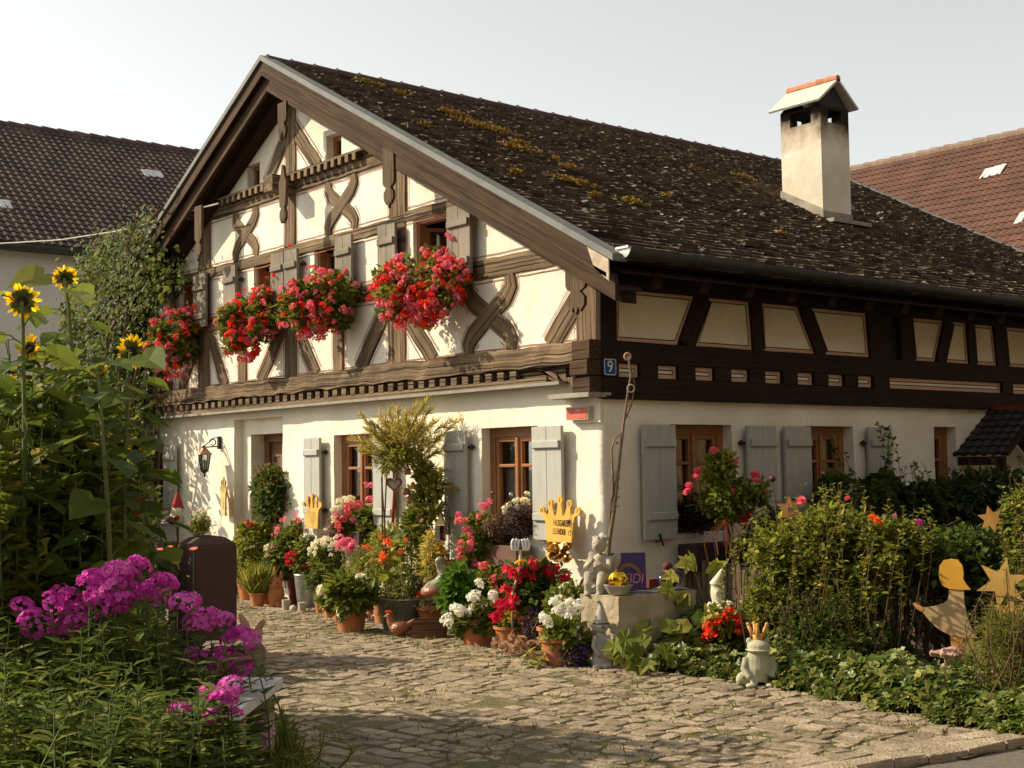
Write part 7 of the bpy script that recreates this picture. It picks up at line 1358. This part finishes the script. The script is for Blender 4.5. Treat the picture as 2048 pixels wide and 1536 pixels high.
for lab, bx, bs in (('dark shrub along the shaded wall under the second window', [(1640, 1780, 1000, 1080)], (1.0, 3.2, .08)), ('dark shrub mass in front of the narrow window', [(1790, 1950, 965, 1070), (1760, 1900, 1010, 1120)], (1.3, 4.8, .08)), ('dark shrub below the porch roof at the right edge', [(1880, 2070, 935, 1060), (1900, 2080, 1000, 1120)], (1.8, 5.4, .08)), ('low dark shrub below the planter of the first shaded window', [(1500, 1640, 1040, 1140)], (1.0, 1.9, .08))): bush(lab, bx, np.array(bs), 1500, .085, G6, nc=40, cat='shrub', name='dark_shrub')
bs = np.array([.2, 1.3, .62]); t = thing('window_box', 'shaded window box of dark brown sprays and red geranium on the eaves wall', 'flower box', bs, 'ground floor window boxes'); MB().bb(.06, .3, .88, 1.78, .62, .86).part(t, 'planter', mat('dark_box', (.05, .03, .022))); FOL(t, (1350, 1450, 985, 1070), bs, 3400, .025, DIA, leaf('dark_sprays', (.03, .022, .015), (.06, .045, .03)), nc=60, cr=.09); heads(t, pxs([(1480, 1030), (1492, 1038), (1485, 1045), (1498, 1028), (1475, 1042), (1490, 1050)], bs, .0), [('umbel', CRIM)], 1.)
# stakes with stars and a ball
def star_pts(r, n=6, inner=.5): return [(r*(1 if i % 2 == 0 else inner)*math.sin(math.pi*i/n), r*(1 if i % 2 == 0 else inner)*math.cos(math.pi*i/n)) for i in range(2*n)]
def starstake(px, py, r, foot, lab, m, base, tilt=0., n=6, hole=False, inner=.5):
    bs = np.array([*base, .05], float); c = D(px, py, bs); R = r*S(c); t = thing('wooden_star', lab, 'star', np.array([bs[0], bs[1], 0.05]), 'wooden stars'); sx_ = nrm(np.array([.93, .37, 0])); ax = nrm(sx_*math.cos(tilt)+EZ_*math.sin(tilt)); ay = nrm(EZ_*math.cos(tilt)-sx_*math.sin(tilt)); p = star_pts(R*1.06, n, inner); b = MB(); b.prism(p, c, ax, ay, .018); b.part(t, 'star', m)
    b = MB(); b.tube([c+_h*.015, np.array([bs[0], bs[1], .05])+_h*.015], .007, 6); b.part(t, 'stake', BARK)
    if hole: b = MB(); b.prism([(R*.2*math.cos(a), R*.2*math.sin(a)) for a in np.linspace(0, 6.28, 14)[:-1]], c-_h*.0095, ax, ay, .002); b.part(t, 'hole', SOIL)
OCH = wood('ochre_star_wood', (.46, .24, .07), (.33, .16, .045), lat=8, cr=.2); YST = wood('yellow_star_wood', (.66, .42, .13), (.52, .31, .08), lat=8, cr=.2)
starstake(1581, 1020, 28, 1130, 'rust orange six pointed star with a hole on a rod above the wild rose bushes', mat('rust_orange', (.34, .13, .045), rough=.8), (1.9, .9), .1, 6, True); starstake(1983, 1038, 26, 1180, 'ochre six pointed star on a tall rod at the right', OCH, (3.95, .75), .25)
starstake(1945, 1296, 24, 1330, 'small dull yellow six pointed star beside the wooden angel', mat('dull_yellow_paint', (.36, .26, .07), (.27, .19, .05), sc=7), (3.55, .1), .2)
starstake(2005, 1166, 50, 1260, 'largest pale yellow wooden star at the right edge', YST, (3.85, .15), -.2, 6, False, .42); starstake(2025, 1225, 36, 1290, 'second yellow wooden star, lower and partly hidden by the feathery bush', YST, (4.0, .0), .15, 6, False, .42)
bs = np.array([1.7, 1.0, .05]); t = thing('plant_stake', 'dark wine red ball on a tall rod left of the rust orange star', 'stake', bs); p = D(1545, 957, bs); MB().ell(p, .03, 12, 9).part(t, 'ball', bpy.data.materials['dark_plum_glass'], smooth=True); MB().tube([p, D(1560, 1090, bs)], .006).part(t, 'rod', BARK)
# wooden angel silhouette
bs = np.array([3.3, .12, .05]); t = thing('wooden_angel', 'flat wooden angel with yellow hair, bell shaped gown and raised arm at the right', 'figure', bs); c0 = D(1900, 1230, bs); s_ = S(c0); sx_ = nrm(np.array([.93, .37, 0])); k_ = 1/(sx_@_side); nf = np.cross(sx_, EZ_); pf = lambda L_: [((x-1900)*s_*k_, (1230-y)*s_) for x, y in L_]
hair = [(1884, 1150), (1886, 1132), (1893, 1121), (1905, 1118), (1917, 1120), (1924, 1130), (1926, 1145), (1925, 1158), (1930, 1168), (1937, 1178), (1922, 1179), (1902, 1178), (1890, 1172), (1886, 1162)]; gown = [(1900, 1180), (1925, 1180), (1925, 1205), (1930, 1235), (1937, 1258), (1945, 1273), (1925, 1273), (1900, 1270), (1880, 1259), (1866, 1244), (1854, 1226), (1857, 1217), (1872, 1214), (1889, 1208), (1897, 1200), (1900, 1190)]
b = MB(); b.prism(pf(hair), c0+nf*.006, sx_, EZ_, .026); b.part(t, 'hair', mat('golden_hair_paint', (.68, .36, .04), (.58, .29, .03), sc=6, rough=.55)); b = MB(); b.prism(pf(gown), c0, sx_, EZ_, .024); b.part(t, 'gown', mat('faded_gown_paint', (.50, .33, .17), (.40, .28, .14), sc=12, rough=.75)); b = MB(); b.prism(pf([(1838, 1208), (1845, 1210), (1857, 1218), (1853, 1226), (1843, 1219), (1838, 1211)]), c0+nf*.002, sx_, EZ_, .024); b.part(t, 'hand', mat('orange_wood', (.62, .30, .08), rough=.6)); b = MB(); b.prism(pf([(1899, 1271), (1921, 1272), (1919, 1312), (1902, 1318)]), c0-nf*.004, sx_, EZ_, .022); b.part(t, 'foot', bpy.data.materials['orange_wood'])
c = D(1893, 1345, bs); t = thing('stone_heap', 'heap of pale brown broken stones and wood at the feet of the wooden angel', 'stones', np.array([bs[0], bs[1], .05]))
for k in range(15): p = D(1862+64*RNG.random(), 1305+65*RNG.random(), bs, -.08+RNG.normal()*.05); b = MB(); rr = .03+.045*RNG.random(); b.ell(p, np.array([rr*1.3, rr, rr*.75]), 7, 5); [v.__iadd__(RNG.normal(size=v.shape)*.006) for v in b.v]; b.part(t, 'stone', [STONE, CAST, STONE, TERRA][k % 4] if k % 4 != 3 or k > 8 else CL)
b = MB(); b.lathe([(.05, -.1), (.09, .0), (.085, .03)], D(1897, 1352, bs, -.1), 12); b.part(t, 'dish', STONE)
# frog king
bs = G(1518, 1372)+EZ_*.0; t = thing('frog_king', 'pale stone frog with a wooden crown sitting in the ivy', 'figurine', bs); P = lambda r, f, z: bs+_side*r-_h*f+EZ_*z; m_ = MB()
m_.tube([P(0, 0, .04), P(0, 0, .13), P(0, 0, .2), P(0, .01, .25)], [.1, .105, .09, .07], 16); m_.ell(P(0, .02, .285), (.088, .08, .05)); m_.ell(P(0, .03, .262), (.085, .085, .026))
for q_ in (-1, 1): m_.ell(P(q_*.062, .0, .325), (.024, .024, .024)); m_.tube([P(q_*.085, .01, .2), P(q_*.115, .05, .13), P(q_*.08, .1, .07)], [.03, .026, .022], 9); m_.ell(P(q_*.1, .0, .05), (.055, .08, .06)); m_.ell(P(q_*.07, .1, .02), (.04, .05, .02))
remesh(m_.part(t, 'body', mat('mossy_cast_stone', (.46, .42, .31), (.28, .28, .18), sc=7, rough=.85), smooth=True), .007, 2); m_ = MB(); m_.tube([P(.09*math.cos(a), .01+.1*math.sin(a), .265) for a in np.linspace(R_(0), R_(180), 14)], .004, 5); m_.part(t, 'mouth_line', mat('pale_mouth', (.7, .66, .5))); CW2 = mat('crown_wood', (.60, .33, .10), (.5, .26, .07), sc=9, rough=.6)
m_ = MB(); m_.lathe([(.034, 0), (.045, .045), (.04, .045), (.03, .005)], P(0, 0, .325), 14, cap=False); [m_.tube([P(.036*math.cos(a), .036*math.sin(a), .355), P(.05*math.cos(a), .05*math.sin(a), .40), P(.066*math.cos(a), .066*math.sin(a), .44)], [.016, .014, .012], 8) for a in (R_(20), R_(100), R_(180), R_(260))]; m_.part(t, 'crown', CW2, smooth=True); m_ = MB(); [m_.ell(P(.068*math.cos(a), .068*math.sin(a), .445), .014, 8, 6) for a in (R_(20), R_(100), R_(180), R_(260))]; m_.part(t, 'crown_balls', YST)
bs = G(1742, 1385); bs = D(1742, 1372, (3.0, -.4, .1)); t = thing('small_duck', 'tiny brown and grey bird figure almost lost in the ivy', 'figurine', bs); m_ = MB(); m_.ell(bs, (.045, .045, .03)); m_.ell(bs+np.array([0, 0, .06])-_side*.01, .028); m_.part(t, 'body', mat('buff_clay', (.5, .3, .14)), smooth=True); m_ = MB(); m_.ell(bs+np.array([0, 0, .085])-_side*.02, (.035, .03, .025)); m_.part(t, 'head', mat('grey_head', (.35, .34, .33), rough=.4), smooth=True)
# begonia with the white bust
bs = G(1440, 1332); t = thing('begonia_clump', 'red and white begonias spilling at the foot of the ribboned rose', 'begonia', bs); FOL(t, (1410, 1480, 1205, 1275), bs, 600, .055, OVATE, G3, nc=20); FOL(t, (1408, 1482, 1215, 1262), bs, 200, .05, OVATE, G3, nc=10, fwd=-.15, name='front_foliage'); heads(t, pxs([(1415, 1255), (1425, 1248), (1432, 1240), (1440, 1235), (1450, 1228), (1462, 1225), (1475, 1245), (1465, 1240), (1420, 1270), (1445, 1245), (1470, 1232), (1455, 1238), (1426, 1262), (1480, 1250)], bs, -.22, .03), [('umbel', RED)], .85); heads(t, pxs([(1420, 1230), (1425, 1238), (1432, 1215), (1445, 1210), (1455, 1208), (1422, 1222), (1440, 1218)], bs, -.05), [('small', WHT)], 1.1)
c = D(1436, 1185, bs, .08); t = thing('white_bust', 'white moon-faced plaster bust half hidden in leaves beside the ribboned rose', 'bust', np.array([c[0], c[1], .05])); m_ = MB(); m_.ell(c, (.07, .05, .12)); m_.tube([c+np.array([0, 0, .05])-_side*.03, c+np.array([0, 0, .13])+_side*.02, c+np.array([0, 0, .19])+_side*.04], [.05, .035, .012], 10); m_.ell(c-_h*.045-_side*.01, (.012, .02, .03)); m_.tube([c-EZ_*.08, np.array([c[0], c[1], .06])], [.05, .07], 10); remesh(m_.part(t, 'head', mat('aged_white_plaster', (.66, .61, .48), (.5, .45, .34), sc=8), smooth=True), .009)
# ivy ground cover with larger leaves
iv = MB(); N = 25000; A_ = np.array([1.2, -.95]); X = .95+3.9*RNG.random(N); Y = -1.25+1.6*RNG.random(N); front = np.interp(X, [.9, 1.4, 2.2, 3.4, 4.7, 4.9], [-.35, -.86, -.72, -.88, -1.18, -1.2]); wv = np.array([.07*noise.noise(Vector((x*4, 2, 1))) for x in X]); kp = (Y > front+wv) & (Y < .25) & ((X > 1.12) | (Y < -.9)); X, Y, fr_ = X[kp], Y[kp], front[kp]; n = len(X)
hz = np.array([.2+.15*noise.noise(Vector((x*2.2, y*2.2, 7))) for x, y in zip(X, Y)])*np.clip((Y-fr_)/.22+.15, .12, 1)+.16*np.clip((Y+.4)/.5, 0, 1)
hz *= np.where(np.hypot(X-2.0, Y+.5) < .3, .45, 1); hz *= np.where((X > 2.95) & (Y > -.45) & (X < 3.75), .35, 1); frog = np.hypot(X-2.35, Y+.62); hz = np.where((frog < .16), .05, hz)
Zv = .03+hz*(.55+.5*RNG.random(n)); iv.leaves(np.stack([X, Y, Zv], 1), np.stack([RNG.normal(size=n)*.5+.1, -.5+RNG.normal(size=n)*.5, -.35+RNG.normal(size=n)*.35], 1), np.array([-.1, -.4, 1.])+RNG.normal(size=(n, 3))*.35, .05+.05*RNG.random(n), IVY)
iv.solo('ivy_cover', 'dense glossy ivy carpeting the bed in front of the right picket fence', 'ivy', G5, kind='stuff')
for lab, px_, bs in (('broad green mallow leaves beside the stone trough', ((1355, 1255), (1378, 1240), (1310, 1262), (1375, 1290)), G(1392, 1335)), ('vine with lobed leaves on thin stalks above the stone trough', ((1350, 1155), (1385, 1132), (1375, 1200), (1420, 1140)), G(1392, 1320)), ('low lobed leaves growing at the foot of the stone trough', ((1255, 1295), (1275, 1315), (1300, 1330), (1320, 1290), (1245, 1290), (1290, 1300)), G(1275, 1350))):
    t = thing('broadleaf_weed', lab, 'plant', bs, 'broad leaved weeds by the trough'); tip = [D(x, y, bs, RNG.normal()*.05) for x, y in px_]; stems(t, bs, tip, .004, bow=.05); b = MB(); n = len(tip); b.leaves(np.repeat(np.array(tip), 2, 0)+RNG.normal(size=(2*n, 3))*.03, nrm(_side*RNG.choice([-1, 1], size=(2*n, 1))+RNG.normal(size=(2*n, 3))*.4-EZ_*.2), -_h+EZ_*.9+RNG.normal(size=(2*n, 3))*.25, .15, MAPLE if 'vine' in lab or 'foot' in lab else ROUND); b.part(t, 'leaves', G3 if 'vine' in lab else G1)
# ---------------- across the street and off to the left (seen in the panes, and by their shade) ----------------
oh = thing('offview_house', 'plain yellow house across the street mirrored in the shaded windows', 'house', (19, 14, 0)); b = MB(); b.bb(11.6, 20, -2, 26, 0, 6.6); b.part(oh, 'wall', plaster('yellow_render', (.27, .18, .075), (.22, .145, .06), .1)); b = MB(); b.prism([(11.1, 6.5), (20.6, 6.5), (15.8, 11)], (0, 12, 0), (1, 0, 0), (0, 0, 1), 29); b.part(oh, 'roof', TRED)
b = MB(); [b.bb(11.56, 11.7, y, y+1., z, z+1.4) for y in (0, 4, 8, 12, 16, 20) for z in (1.1, 4.)]; b.part(oh, 'window', bpy.data.materials['small_dark_pane'])
def tree(lab, base, h, r, m, nl=9000, size=.22):
    base = np.array(base, float); t = thing('garden_tree', lab, 'tree', base); b = MB(); top = base+np.array([.2, .1, h*.75]); b.tube([base, base+np.array([.1, 0, h*.3]), top], [.2, .15, .05], 9)
    for k in range(8): a = k*2.4; s_ = base+np.array([.08, 0, h*(.3+.05*k)]); b.tube([s_, s_+np.array([math.cos(a)*r*.4, math.sin(a)*r*.4, h*.12]), s_+np.array([math.cos(a)*r*.75, math.sin(a)*r*.75, h*.2])], [.07, .05, .015], 6)
    b.part(t, 'trunk', BARK); b = MB(); clumps(b, base+np.array([0, 0, h*.68]), np.array([r, r, h*.33]), 60, nl//60, r*.28, size, OVATE); b.part(t, 'crown', m)
tree('leafy tree across the street mirrored in the first shaded window', (9.7, 4.5, 0), 6, 1.7, G1)
tree('second leafy tree across the street further from the corner', (9.9, 9.5, 0), 6.5, 1.9, G1)
tree('garden tree left of the photo shading the left beds', (-7.4, -8.4, 0), 4.4, 1.9, G1)

bh = thing('offview_house', 'unseen rendered house behind the viewer, added to cut the sky light', 'house', (8, -18, 0)); MB().bb(1, 22, -26, -15.5, 0, 6.5).part(bh, 'wall', plaster('buff_render', (.5, .42, .3), (.44, .36, .25), .1)); b = MB(); b.prism([(-15, 6.4), (-26.5, 6.4), (-20.7, 11)], (11.5, 0, 0), (0, 1, 0), (0, 0, 1), 22); b.part(bh, 'roof', TRED)  # unseen house, added to block part of the ambient sky light
